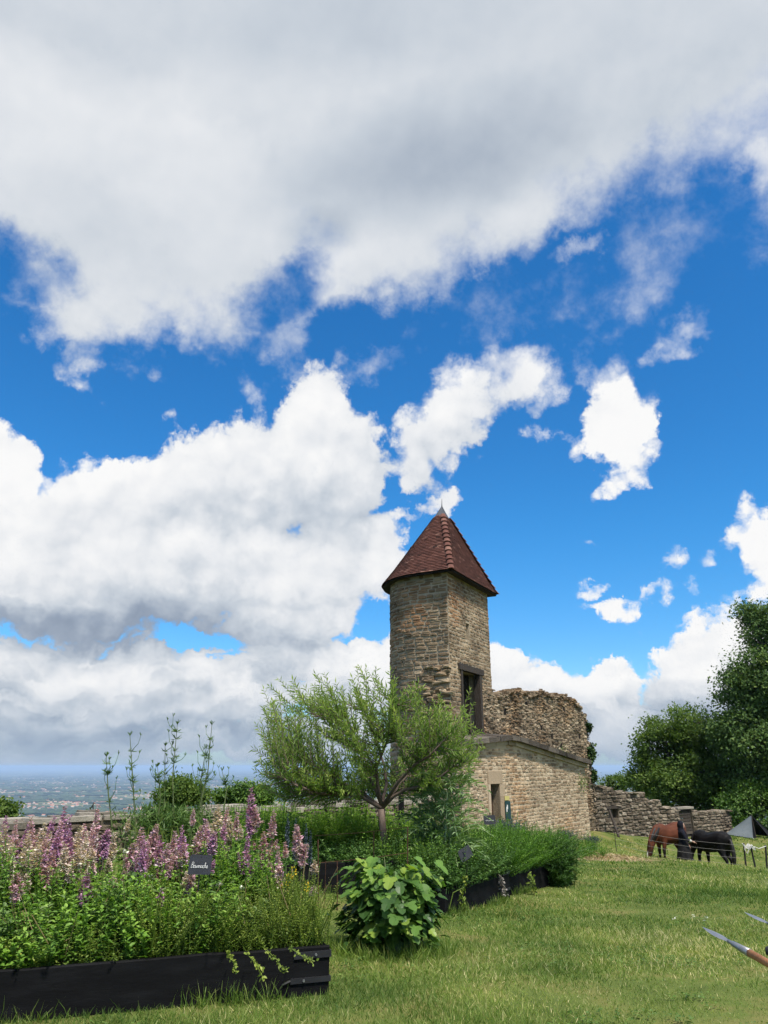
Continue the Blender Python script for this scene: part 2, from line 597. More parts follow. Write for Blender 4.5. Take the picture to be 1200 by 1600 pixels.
def m_ground():
    m, T, b, o = principled('ground')
    pos = T.n('ShaderNodeNewGeometry').outputs['Position']
    # hilltop: earth and short turf
    n = T.noise(pos, 1.3, 5.0, .6)['Fac']
    near = T.ramp(n, [(.3, (.055, .080, .018)), (.5, (.095, .125, .030)), (.7, (.17, .15, .055))])
    # bare straw-strewn earth beside the building
    sx = T.n('ShaderNodeSeparateXYZ')
    T.put(sx.inputs[0], pos)
    dv = T.n('ShaderNodeMapping', vector_type='TEXTURE')
    T.put(dv.inputs[0], T.vec('ADD', pos, T.vec('SCALE', T.vec('SUBTRACT', T.noise(pos, 1.6, 3.0)['Color'], (.5, .5, .5)), .9)))
    dv.inputs['Location'].default_value = (5.95, 23.3, -1.0)
    dv.inputs['Rotation'].default_value = (0, 0, R(-35))
    dv.inputs['Scale'].default_value = (2.2, 2.1, 30)
    patch = T.rng(T.vec('LENGTH', dv.outputs[0]), .7, 1.05, 1, 0)
    straw = T.ramp(T.noise(pos, 14.0, 5.0, .7)['Fac'], [(.35, (.19, .13, .075)), (.6, (.36, .275, .17)), (.8, (.48, .39, .26))])
    near = T.mix(patch, near, straw)
    # the plain far below: woods, meadows, stubble, villages' plots
    p2 = T.n('ShaderNodeMapping')
    T.put(p2.inputs[0], pos)
    p2.inputs['Scale'].default_value = (1, 1, 0)
    p2.inputs['Rotation'].default_value = (0, 0, .4)
    wv = T.vec('ADD', p2.outputs[0], T.vec('SCALE', T.noise(p2.outputs[0], .004, 3.0)['Color'], 160.0))
    plot = T.voronoi(wv, .0045)
    pc = T.n('ShaderNodeSeparateColor')
    T.put(pc.inputs[0], plot['Color'])
    fields = T.ramp(pc.outputs[0], [(0.0, (.028, .055, .020)), (.30, (.045, .085, .026)), (.50, (.085, .125, .040)), (.68, (.20, .19, .085)), (.80, (.36, .31, .17)), (.9, (.09, .13, .04)), (1.0, (.45, .40, .25))])
    big = T.noise(wv, .0011, 5.0, .6)['Fac']
    far = T.mix(T.rng(big, .45, .55), (.014, .028, .014), fields)
    hedge = T.rng(T.noise(wv, .009, 4.0, .6)['Fac'], .53, .58)
    far = T.mix(hedge, far, (.018, .034, .015))
    isfar = T.rng(sx.outputs['Z'], -60.0, -8.0, 1, 0)
    T.put(b.inputs['Base Color'], T.mix(isfar, near, far))
    b.inputs['Roughness'].default_value = .95
    b.inputs['Specular IOR Level'].default_value = .1
    bump(T, b, T.noise(pos, 18.0, 5.0, .7)['Fac'], .5, .04)
    return m


def build_ground():
    rad = list(np.arange(.0, 12, .25)) + list(np.arange(12, 40, .5)) + list(np.arange(40, 120, 2.0))
    r = 120.0
    while r < 90000:
        rad.append(r)
        r *= 1.09
    rad = np.array(rad) + .01
    a = np.linspace(0, 2 * math.pi, 320, endpoint=False)
    x = rad[:, None] * np.sin(a)[None]
    y = rad[:, None] * np.cos(a)[None] + 4.0
    P = np.stack([x, y, ground_np(x, y)], -1)
    mb = MB()
    mb.grid(P, .5, close=True)
    o = mb.build('ground', m_ground(), smooth=True)
    me = o.data
    me.flip_normals()
    tag(o, kind='structure')


build_ground()

# ------------------------------------------------------------------ masonry
M_TOWER = m_stone('tower_stone', [(.05, (.175, .122, .075)), (.35, (.25, .178, .111)), (.6, (.305, .224, .142)), (.85, (.37, .282, .184)), (1.0, (.445, .355, .246))],
                  warm=(1.25, .88, .66))
M_MORTAR = m_stone('lime_mortar', [(.2, (.30, .245, .175)), (.6, (.40, .335, .245)), (1.0, (.48, .41, .31))], lichen=.12)
M_HOUSE = m_stone('house_stone', [(.0, (.19, .135, .085)), (.25, (.29, .215, .14)), (.6, (.37, .285, .19)), (.85, (.44, .35, .24)), (1.0, (.52, .43, .31))],
                  lichen=.12, warm=(1.12, .9, .72), mottle=(.72, 1.2))
M_HOUSE_MORTAR = m_stone('pale_mortar', [(.2, (.34, .27, .185)), (.6, (.44, .36, .255)), (1.0, (.52, .44, .33))], lichen=.08, mottle=(.75, 1.15))
M_RUIN = m_stone('ruin_stone', [(.05, (.11, .082, .055)), (.35, (.20, .15, .098)), (.6, (.28, .215, .145)), (.85, (.36, .29, .20)), (1.0, (.45, .375, .27))],
                 mottle=(.5, 1.3), lichen=.35, lichen_col=(.27, .26, .235), warm=(1.12, .9, .70))
M_RUIN_CORE = m_stone('ruin_core', [(.2, (.17, .132, .09)), (.6, (.235, .185, .127)), (1.0, (.31, .25, .172))], mottle=(.5, 1.3))
M_FIELD = m_stone('field_stone', [(.05, (.085, .066, .047)), (.35, (.14, .112, .082)), (.6, (.185, .15, .11)), (.85, (.235, .195, .147)), (1.0, (.30, .255, .20))],
                  lichen=.4, lichen_col=(.33, .33, .30))
M_FIELD_CORE = m_stone('field_core', [(.2, (.075, .06, .044)), (.8, (.14, .115, .085))], lichen=.05)
M_COPING = m_stone('coping_stone', [(.05, (.10, .088, .070)), (.4, (.19, .168, .135)), (.7, (.29, .262, .215)), (1.0, (.38, .345, .29))], lichen=.35, lichen_col=(.34, .34, .31))
M_SLATE_STONE = m_stone('dark_coping', [(.05, (.05, .042, .035)), (.5, (.095, .082, .068)), (1.0, (.16, .14, .115))], lichen=.3, lichen_col=(.2, .19, .17))
M_DRESSED = m_stone('dressed_stone', [(.1, (.27, .205, .14)), (.5, (.37, .29, .20)), (1.0, (.46, .37, .27))], lichen=.06, mottle=(.8, 1.12))
M_DARKWOOD = m_plain('weathered_oak', [(.2, (.022, .018, .016)), (.5, (.045, .037, .031)), (.9, (.085, .07, .058))], 7, .85, .2, bumps=(30, .6, .01), stretch=(6, 6, .7))
M_DOORWOOD = m_plain('brown_door_wood', [(.2, (.05, .024, .013)), (.5, (.095, .046, .026)), (.9, (.15, .08, .048))], 7, .8, .2, bumps=(30, .5, .01), stretch=(6, 6, .7))
M_BLACK_IN = m_plain('shade_and_eye_black', [(.2, (.012, .010, .009)), (.8, (.022, .019, .016))], 3, .95, .1)  # near-black painted for darkness in openings and holes, also horses' eyes


def stone_variant(seed):
    """an irregular quarry-faced stone in the box x,z in [-.5,.5], y from 0 (wall face) out to about -1"""
    rr = random.Random(seed)
    n = 8
    out, mid, top = [], [], []
    base = [(-.5, -.46), (0, -.5), (.5, -.46), (.5, 0), (.5, .46), (0, .5), (-.5, .46), (-.5, 0)]
    for x, z in base:
        jx, jz = rr.uniform(-.055, .03), rr.uniform(-.085, .045)
        x2, z2 = x * (1 + jx * 2), z * (1 + jz * 2)
        cut = rr.uniform(.80, .97) if (abs(x) > .4 and abs(z) > .4) else 1.0
        x2, z2 = x2 * (cut + .5 * (1 - cut)), z2 * cut
        out.append((x2, .6, z2))
        mid.append((x2, -rr.uniform(.15, .45), z2))
        k = rr.uniform(.72, .86)
        top.append((x2 * (k + .06), -rr.uniform(.7, 1.12), z2 * k))
    v = out + mid + top + [(rr.uniform(-.1, .1), -rr.uniform(.85, 1.2), rr.uniform(-.1, .1))]
    f = []
    for i in range(n):
        j = (i + 1) % n
        f += [(i, j, n + j, n + i), (n + i, n + j, 2 * n + j, 2 * n + i), (2 * n + i, 2 * n + j, 3 * n)]
    return np.array(v), f


STONES = [stone_variant(100 + k) for k in range(14)]


def stone_meshes(mat, tag_):
    out = []
    for k, (v, f) in enumerate(STONES):
        for q in range(2):
            mb = MB()
            mb.add(v, f, (k * 2 + q + .5) / (2 * len(STONES)))
            out.append(mb.mesh('stone_' + tag_, mat))
    return out


CAMP = np.array((0, 0, EYE))


def proj(p):
    x, y, z = p[0], p[1], p[2] - EYE
    d = y * math.cos(PITCH) + z * math.sin(PITCH)
    return 600 + FPX * x / d, 800 - FPX * (z * math.cos(PITCH) - y * math.sin(PITCH)) / d, d


def lay_stones(parent, spec, mat, kind, most=300, name='stone'):
    """spec: list of (pos, tangent, normal, width, height, out, roll, tint or None). The stones that show largest are parts of their own,
    the rest one part."""
    scored = []
    for k, s in enumerate(spec):
        px, py, d = proj(s[0])
        vis = 0 <= px <= 1200 and 0 <= py <= 1600
        view = (CAMP - np.array(s[0]))
        f = max(0.0, float(np.dot(view / np.linalg.norm(view), s[2])))
        scored.append((-(s[3] * s[4] * f / (d * d)) if vis else 0, k))
    scored.sort()
    big = set(k for sc, k in scored[:most] if sc < 0)
    meshes = stone_meshes(mat, kind)
    rest = MB()
    groups = {}
    for k, (p, t, nrm, w, h, o, roll, ti) in enumerate(spec):
        t, nrm = Vector(t), Vector(nrm)
        up = Vector((0, 0, 1))
        t = (t * math.cos(roll) + up * math.sin(roll))
        up = t.cross(-nrm)
        if up.z < 0:
            up = -up
        M3 = Matrix((t * w, -nrm * o, up * h)).transposed()       # columns
        vi = (k * 7919) % len(STONES)
        if ti is None:
            ti = random.random()
        if k in big:
            m4 = Matrix.Translation(Vector(p)) @ M3.to_4x4()
            link(name, meshes[vi * 2 + (1 if ti > .5 else 0) if random.random() < .5 else int(ti * .999 * len(meshes))], parent, m4)
        else:
            groups.setdefault(vi, []).append((np.array(M3), tuple(p), ti))
    for vi, lst in groups.items():
        rest.rep(STONES[vi][0], STONES[vi][1], np.array([a for a, _, _ in lst]), np.array([b for _, b, _ in lst]), np.array([c for _, _, c in lst]))
    if rest.n:
        tag(rest.build('masonry', mat, parent), kind='stuff')


def courses(smap, s0, s1, zb, zt, size=(.34, .16), out=.045, openings=(), rough=0.0, top_noise=.08, jit=1.0, closed=False, tint=None, skip=0.0):
    """stones in rough courses over a wall face. smap(s) -> (x, y, nx, ny); zb, zt functions of s"""
    spec = []
    lo = min(zb(s0 + (s1 - s0) * k / 20) for k in range(21))
    hi = max(zt(s0 + (s1 - s0) * k / 40) for k in range(41))
    z = lo
    while z < hi:
        h = size[1] * random.uniform(.72, 1.35)
        s = s0 - random.uniform(0, size[0])
        while s < s1:
            w = size[0] * random.uniform(.55, 1.5)
            a, b = max(s, s0), min(s + w, s1)
            if b - a > .05:
                c, zc = (a + b) / 2, z + h / 2
                zj = zc + random.uniform(-.02, .02) * jit
                ok = zb(c) - .1 < zc < zt(c) + random.uniform(-1, 1) * top_noise and random.random() >= skip
                for (oa, ob, za, zbb) in openings:
                    if b > oa + .01 and a < ob - .01 and zc + h / 2 > za + .02 and zc - h / 2 < zbb - .02:
                        if c < (oa + ob) / 2 and oa - a > .09:
                            b = oa
                        elif c >= (oa + ob) / 2 and b - ob > .09:
                            a = ob
                        else:
                            ok = False
                        c = (a + b) / 2
                if ok:
                    x, y, nx, ny = smap(c)
                    hh = h * random.uniform(.80, .98)
                    # now and then a course is split into two thin stones
                    parts = [(zj, hh)] if random.random() > .22 * jit or h < size[1] * .9 else [(zj - hh / 4, hh * .5), (zj + hh / 4, hh * .5)]
                    for (zz, h2) in parts:
                        spec.append(((x, y, zz), (-ny, nx, 0) if False else (ny * -1, nx, 0), (nx, ny, 0), (b - a) * random.uniform(.84, .95), h2 * .90,
                                     out * random.uniform(.5, 1.5) * (1 + rough * random.uniform(-.6, 1.6)), random.uniform(-.05, .05) * jit,
                                     None if tint is None else tint(c, zz)))
            s += w
        z += h
    return spec


def core_face(mb, smap, s0, s1, zb, zt, step, openings=(), depth=.0, inset=.0, tint=.5, zstep=None):
    """the bedded core behind the stones, with real openings (reveals run in by 'depth')"""
    ss = set(np.round(np.linspace(s0, s1, max(2, int((s1 - s0) / step) + 1)), 4))
    for o in openings:
        ss |= {round(o[0], 4), round(o[1], 4)}
    ss = sorted(ss)

    def P(s, z, d=0.0):
        x, y, nx, ny = smap(s)
        return (x - nx * (inset + d), y - ny * (inset + d), z)
    for a, b in zip(ss[:-1], ss[1:]):
        if b - a < 1e-4:
            continue
        c = (a + b) / 2
        cuts = sorted([(o[2], o[3]) for o in openings if o[0] <= c <= o[1]])
        za, zb2 = zb(a), zb(b)
        for (l, h) in cuts + [(None, None)]:
            ta, tb = (l, l) if l is not None else (zt(a), zt(b))
            if (ta > za or tb > zb2):
                mb.add([P(a, za), P(b, zb2), P(b, tb), P(a, ta)], [(0, 1, 2, 3)], tint)
            if l is not None:
                za = zb2 = h
                if depth:
                    mb.add([P(a, l), P(b, l), P(b, l, depth), P(a, l, depth)], [(0, 1, 2, 3)], tint)
                    mb.add([P(a, h), P(b, h), P(b, h, depth), P(a, h, depth)], [(3, 2, 1, 0)], tint)
    if depth:
        for o in openings:
            for s in (o[0], o[1]):
                mb.add([P(s, o[2]), P(s, o[2], depth), P(s, o[3], depth), P(s, o[3])], [(0, 1, 2, 3)], tint)
    return P


# ------------------------------------------------------------------ the tower
TA, TB = Vector((2.44, 25.0)), Vector((4.70, 29.1))                # eaves corners of the flat side
t_dir = (TB - TA).normalized()
t_nrm = Vector((t_dir.y, -t_dir.x))                                # outwards from the flat side, towards the field
EAVE, APEX_Z, TOWER_Z0 = 8.30, 11.72, -.9
OVER = .30
STRAIGHT = 1.45
HALF = (TB - TA).length / 2


def tower_outline(inset, n=40):
    """plan points from corner A round the bow to corner B (anticlockwise reversed), flat side not included"""
    a, b = TA + t_dir * inset - t_nrm * inset, TB - t_dir * inset - t_nrm * inset
    r = HALF - inset
    mid = (TA + TB) / 2 - t_nrm * STRAIGHT
    pts = [a]
    for k in range(n + 1):
        ang = math.pi * k / n
        pts.append(mid - t_dir * r * math.cos(ang) - t_nrm * r * math.sin(ang))
    pts.append(b)
    return pts, mid


def path_map(pts, flare=None):
    seg = [(pts[i + 1] - pts[i]).length for i in range(len(pts) - 1)]
    cum = np.concatenate([[0], np.cumsum(seg)])

    def f(s):
        i = min(max(int(np.searchsorted(cum, s, side='right')) - 1, 0), len(seg) - 1)
        d = (pts[i + 1] - pts[i]) / seg[i]
        p = pts[i] + d * (s - cum[i])
        return p.x, p.y, -d.y, d.x
    return f, float(cum[-1])


def build_tower():
    t = empty('tower', (2.9, 27.3, TOWER_Z0), 'tall rubble stone tower with red tiled pointed roof and dark doorway high up', 'tower')
    pts, mid = tower_outline(OVER)
    pts = pts[::-1]                                                 # B -> bow -> A, so that normals point outwards
    bow, L_bow = path_map(pts)
    x, y, nx, ny = bow(L_bow * .5)
    sgn = 1 if (Vector((x, y)) - mid).dot(Vector((nx, ny))) > 0 else -1
    bow2 = (lambda s: (lambda q: (q[0], q[1], q[2] * sgn, q[3] * sgn))(bow(s)))
    a, b = pts[-1], pts[0]
    Lf = (b - a).length
    flat = lambda s: (a.x + t_dir.x * s, a.y + t_dir.y * s, t_nrm.x, t_nrm.y)
    zb = lambda s: TOWER_Z0
    zt = lambda s: EAVE + .05
    # openings on the flat side: doorway and slit; on the bow: a slit

    def s_of(px, py):
        best = min((abs(proj((*flat(s)[:2], z))[0] - px), s) for s in np.linspace(0, Lf, 200) for z in (5.0,))
        return best[1]

    def z_of(px, py, s, fm=flat):
        x, y = fm(s)[:2]
        return min((abs(proj((x, y, z))[1] - py), z) for z in np.linspace(-1, 9, 800))[1]
    d0, d1 = s_of(719, 1090), s_of(750, 1090)
    dz0, dz1 = 1.9, z_of(735, 1050, (d0 + d1) / 2)
    w0, w1 = s_of(730.5, 985), s_of(736, 985)
    wz0, wz1 = z_of(733, 999, w0), z_of(733, 973, w0)
    op_flat = [(d0, d1, dz0, dz1), (w0, w1, wz0, wz1)]
    sl = min((abs(proj((*bow2(s)[:2], 4.0))[0] - 651) + (0 if bow2(s)[3] < 0 else 500), s) for s in np.linspace(0, L_bow, 600))[1]
    bz0, bz1 = z_of(651, 1092, sl, bow2), z_of(651, 1064, sl, bow2)
    op_bow = [(sl - .07, sl + .07, bz0, bz1)]
    mb = MB()
    core_face(mb, flat, 0, Lf, zb, zt, 1.0, op_flat, .55, 0, .55)
    core_face(mb, bow2, 0, L_bow, zb, zt, .25, op_bow, .45, 0, .5)
    mb.build('core', M_MORTAR, t)
    # flat near-black sheets painting the darkness inside the openings
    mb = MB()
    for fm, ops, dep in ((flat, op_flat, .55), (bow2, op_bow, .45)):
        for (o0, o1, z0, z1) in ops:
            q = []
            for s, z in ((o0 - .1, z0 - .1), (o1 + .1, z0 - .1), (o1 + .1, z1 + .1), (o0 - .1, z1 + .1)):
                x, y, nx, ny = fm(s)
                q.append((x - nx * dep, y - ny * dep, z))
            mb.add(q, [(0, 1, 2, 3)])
    mb.build('opening_shade_sheet', M_BLACK_IN, t)

    def tint(s, z):
        v = random.random()
        return max(0, min(1, v * .85 + .12 * math.sin(z * 1.3)))
    spec = courses(flat, .0, Lf, zb, lambda s: EAVE, (.27, .132), .020, op_flat, tint=tint, jit=1.1)
    spec += courses(bow2, 0.0, L_bow, zb, lambda s: EAVE, (.35, .148), .026, op_bow, rough=.25, tint=lambda s, z: tint(s, z) * .8, jit=1.3)
    # corner quoins, alternating
    z = TOWER_Z0
    k = 0
    cdir = Vector((a.x - bow2(L_bow - .3)[0], a.y - bow2(L_bow - .3)[1])).normalized()
    # torn-off toothing of a vanished wall, at the corner on the bow side
    for _ in range(64):
        s = L_bow - random.uniform(.08, 1.12)
        z = random.uniform(3.0, 4.95) if random.random() < .85 else random.uniform(2.2, 3.2)
        x, y, nx, ny = bow2(s)
        spec.append(((x + nx * .02, y + ny * .02, z), (-ny, nx, 0), (nx, ny, 0), random.uniform(.25, .55), random.uniform(.10, .18), random.uniform(.05, .15), random.uniform(-.15, .15), random.uniform(.15, .75)))
    lay_stones(t, spec, M_TOWER, 'tower')
    # timber doorway: lintel, jambs, leaf standing ajar inside
    def fbox(mb_, s0, s1, z0, z1, out0, out1):
        o = Vector((a.x, a.y, 0))
        M = Matrix(((t_dir.x, t_nrm.x, 0, a.x), (t_dir.y, t_nrm.y, 0, a.y), (0, 0, 1, 0), (0, 0, 0, 1)))
        mb_.box((s0, out0, z0), (s1, out1, z1), M)
    mb = MB(); fbox(mb, d0 - .22, d1 + .25, dz1 - .02, dz1 + .2, -.12, .075); mb.build('lintel', M_DARKWOOD, t)
    mb = MB(); fbox(mb, d0 - .02, d0 + .13, dz0, dz1 - .022, -.2, .055); mb.build('jamb', M_DARKWOOD, t)
    mb = MB(); fbox(mb, d1 - .17, d1 + .03, dz0, dz1 - .022, -.2, .055); mb.build('jamb', M_DARKWOOD, t)
    mb = MB(); fbox(mb, d0 - .15, d1 + .12, dz0 - .12, dz0, -.3, .09); mb.build('threshold', M_DARKWOOD, t)
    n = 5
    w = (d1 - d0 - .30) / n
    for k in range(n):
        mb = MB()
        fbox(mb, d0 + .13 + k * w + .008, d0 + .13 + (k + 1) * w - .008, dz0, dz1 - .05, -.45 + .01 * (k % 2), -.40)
        mb.build('plank', M_BLACK_IN, t)  # planks in near-black, the dimness of the doorway put into their colour
    # eaves: boarded soffit and rafter feet
    outer, _ = tower_outline(0.0)
    inner, _ = tower_outline(OVER + .05)
    mb = MB()
    P = [[(p.x, p.y, EAVE - .02) for p in outer], [(p.x, p.y, EAVE + .04) for p in inner]]
    mb.grid(np.array(P), .4)
    mb.add([(*outer[-1], EAVE - .02), (*outer[0], EAVE - .02), (*inner[0], EAVE + .04), (*inner[-1], EAVE + .04)], [(0, 1, 2, 3)], .4)
    mb.build('soffit', M_DARKWOOD, t)
    # roof body and tiles
    apex = Vector((mid.x, mid.y, APEX_Z)) + Vector((t_nrm.x, t_nrm.y, 0)) * .12
    full = outer + [outer[-1] + (outer[0] - outer[-1]) * k / 16 for k in range(1, 17)]
    ring = lambda f, dz=0.0: [Vector((p.x, p.y, EAVE + .03 + dz)).lerp(apex, f) for p in full]
    roof = empty('roof', apex)
    roof.parent = t
    roof.location = apex - t.location
    mb = MB()
    mb.grid(np.array([[tuple(q) for q in ring(f, -.03)] for f in (0, .97)]), .3)
    mb.build('roof_boarding', M_DARKWOOD, roof)
    M_TILE = m_plain('clay_tile', [(.1, (.036, .017, .013)), (.4, (.080, .031, .023)), (.65, (.112, .046, .034)), (.95, (.19, .10, .075))], 1.3, .85, .25, bumps=(40, .4, .01))
    M_LEAD = m_plain('lead_cap', [(.2, (.05, .055, .065)), (.6, (.085, .092, .105)), (1, (.14, .15, .165))], 5, .55, .4)
    # slope with a slight bell cast at the foot
    cumf = [0]
    for i in range(len(full) - 1):
        cumf.append(cumf[-1] + (full[i + 1] - full[i]).length)
    cumf = np.array(cumf)
    fx, fy = np.array([p.x for p in full]), np.array([p.y for p in full])

    def roof_pt(u, f, lift=0.0):
        x, y = np.interp(u, cumf, fx), np.interp(u, cumf, fy)
        x2, y2 = np.interp(u + .02, cumf, fx), np.interp(u + .02, cumf, fy)
        tx, ty = x2 - x, y2 - y
        ln = math.hypot(tx, ty) or 1
        ox, oy = -ty / ln, tx / ln
        if (x - mid.x) * ox + (y - mid.y) * oy < 0:
            ox, oy = -ox, -oy
        fl = .10 * max(0, .18 - f) / .18
        p = Vector((x, y, EAVE + .03)).lerp(apex, f)
        return p + Vector((ox, oy, .65)).normalized() * (lift + fl * .3) + Vector((0, 0, 0))
    rows = 37
    top_f = .865
    tl = MB()
    Ltot = cumf[-1]
    for r_ in range(rows):
        f0, f1 = top_f * r_ / rows, top_f * (r_ + 1.45) / rows
        cnt = max(10, int(Ltot * (1 - f0) / .175))
        off = .5 * (r_ % 2)
        for k in range(cnt):
            u0, u1 = (k + off) / cnt * Ltot, (k + 1 + off) / cnt * Ltot
            if u1 > Ltot:
                continue
            g = (u1 - u0) * .03
            if random.random() < .004:
                continue
            lf = random.uniform(.040, .048)
            ti = random.uniform(.3, .65) if random.random() < .84 else random.uniform(0, 1.15)
            f00 = f0 + random.uniform(-.001, .001)
            q = [roof_pt(u0 + g, f00, lf), roof_pt(u1 - g, f00, lf), roof_pt(u1 - g, f1, .006), roof_pt(u0 + g, f1, .006),
                 roof_pt(u0 + g, f00, lf - .024), roof_pt(u1 - g, f00, lf - .024)]
            tl.add([tuple(p) for p in q], [(0, 1, 2, 3), (4, 5, 1, 0), (0, 3, 4), (1, 5, 2)], ti)
    tag(tl.build('tile_courses', M_TILE, roof), kind='stuff')
    # hip tiles along the two corners
    for u in (0.0, cumf[len(outer) - 1]):
        n = 13
        e = Vector((np.interp(u, cumf, fx), np.interp(u, cumf, fy), EAVE + .03))
        ax = (apex - e).normalized()
        side = ax.cross(Vector((0, 0, 1))).normalized()
        nrm = side.cross(ax)
        for k in range(n):
            p0, p1 = e.lerp(apex, top_f * k / n - .004), e.lerp(apex, top_f * (k + 1.12) / n)
            mb = MB()
            rows_ = []
            for p, rad, lift in ((p0, .125, .055), (p1, .085, .02)):
                rows_.append([tuple(p + nrm * (lift + rad * math.sin(th) * .75 - .03) + side * rad * math.cos(th) * 1.15) for th in np.linspace(0, math.pi, 7)])
            rows_.append([tuple(Vector(q) - nrm * .03) for q in rows_[0]])
            mb.grid(np.array([rows_[2], rows_[0], rows_[1]]), random.uniform(.45, .9))
            mb.build('hip_tile', M_TILE, roof)
    mb = MB()
    mb.grid(np.array([[tuple(q) for q in [p + (p - apex) * .07 for p in ring(top_f - .012, .03)]], [tuple(apex + Vector((0, 0, .06)) + Vector((math.cos(k), math.sin(k), 0)) * .01) for k in range(len(full))]]), .5)
    mb.build('lead_cap', M_LEAD, roof)
    mb = MB()
    mb.tube([apex, apex + Vector((0, 0, .12)), apex + Vector((.01, 0, .38))], [.035, .018, .008], 6)
    mb.build('finial', M_LEAD, roof)
    # a few tiles lifted for the birds
    for u, f in ((outer[0] - outer[1]).length and [(1.6, .48), (2.9, .42), (Ltot - 1.7, .50), (Ltot - 2.6, .44), (Ltot - 1.2, .30)]):
        p = roof_pt(u, f, .05)
        p2 = roof_pt(u + .16, f, .05)
        p3, p4 = roof_pt(u + .16, f + .06, .03), roof_pt(u, f + .06, .03)
        up = Vector((0, 0, .06))
        mb = MB()
        mb.add([tuple(p + up), tuple(p2 + up), tuple(p3), tuple(p4), tuple(p), tuple(p2)], [(0, 1, 2, 3), (4, 5, 1, 0), (0, 3, 4), (1, 5, 2)], .3)
        mb.build('vent_tile', M_TILE, roof)
    return t


build_tower()

# ------------------------------------------------------------------ lower building against the tower, and the ruined curtain wall behind it
HP, HQ = Vector((2.63, 25.02)), Vector((10.3, 35.0))
h_dir = (HQ - HP).normalized()
h_nrm = Vector((h_dir.y, -h_dir.x))
H_LEN = (HQ - HP).length


def line_map(p, d, n):
    return lambda s: (p.x + d.x * s, p.y + d.y * s, n.x, n.y)


def fbox_on(p, d, n):
    M = Matrix(((d.x, n.x, 0, p.x), (d.y, n.y, 0, p.y), (0, 0, 1, 0), (0, 0, 0, 1)))

    def f(mb, s0, s1, z0, z1, o0, o1, tint=.5):
        mb.box((s0, o0, z0), (s1, o1, z1), M, tint)
    return f


def s_at(smap, L, px, z):
    return min((abs(proj((*smap(s)[:2], z))[0] - px), s) for s in np.linspace(0, L, 800))[1]


def z_at(smap, s, py):
    x, y = smap(s)[:2]
    return min((abs(proj((x, y, z))[1] - py), z) for z in np.linspace(-4, 10, 2400))[1]


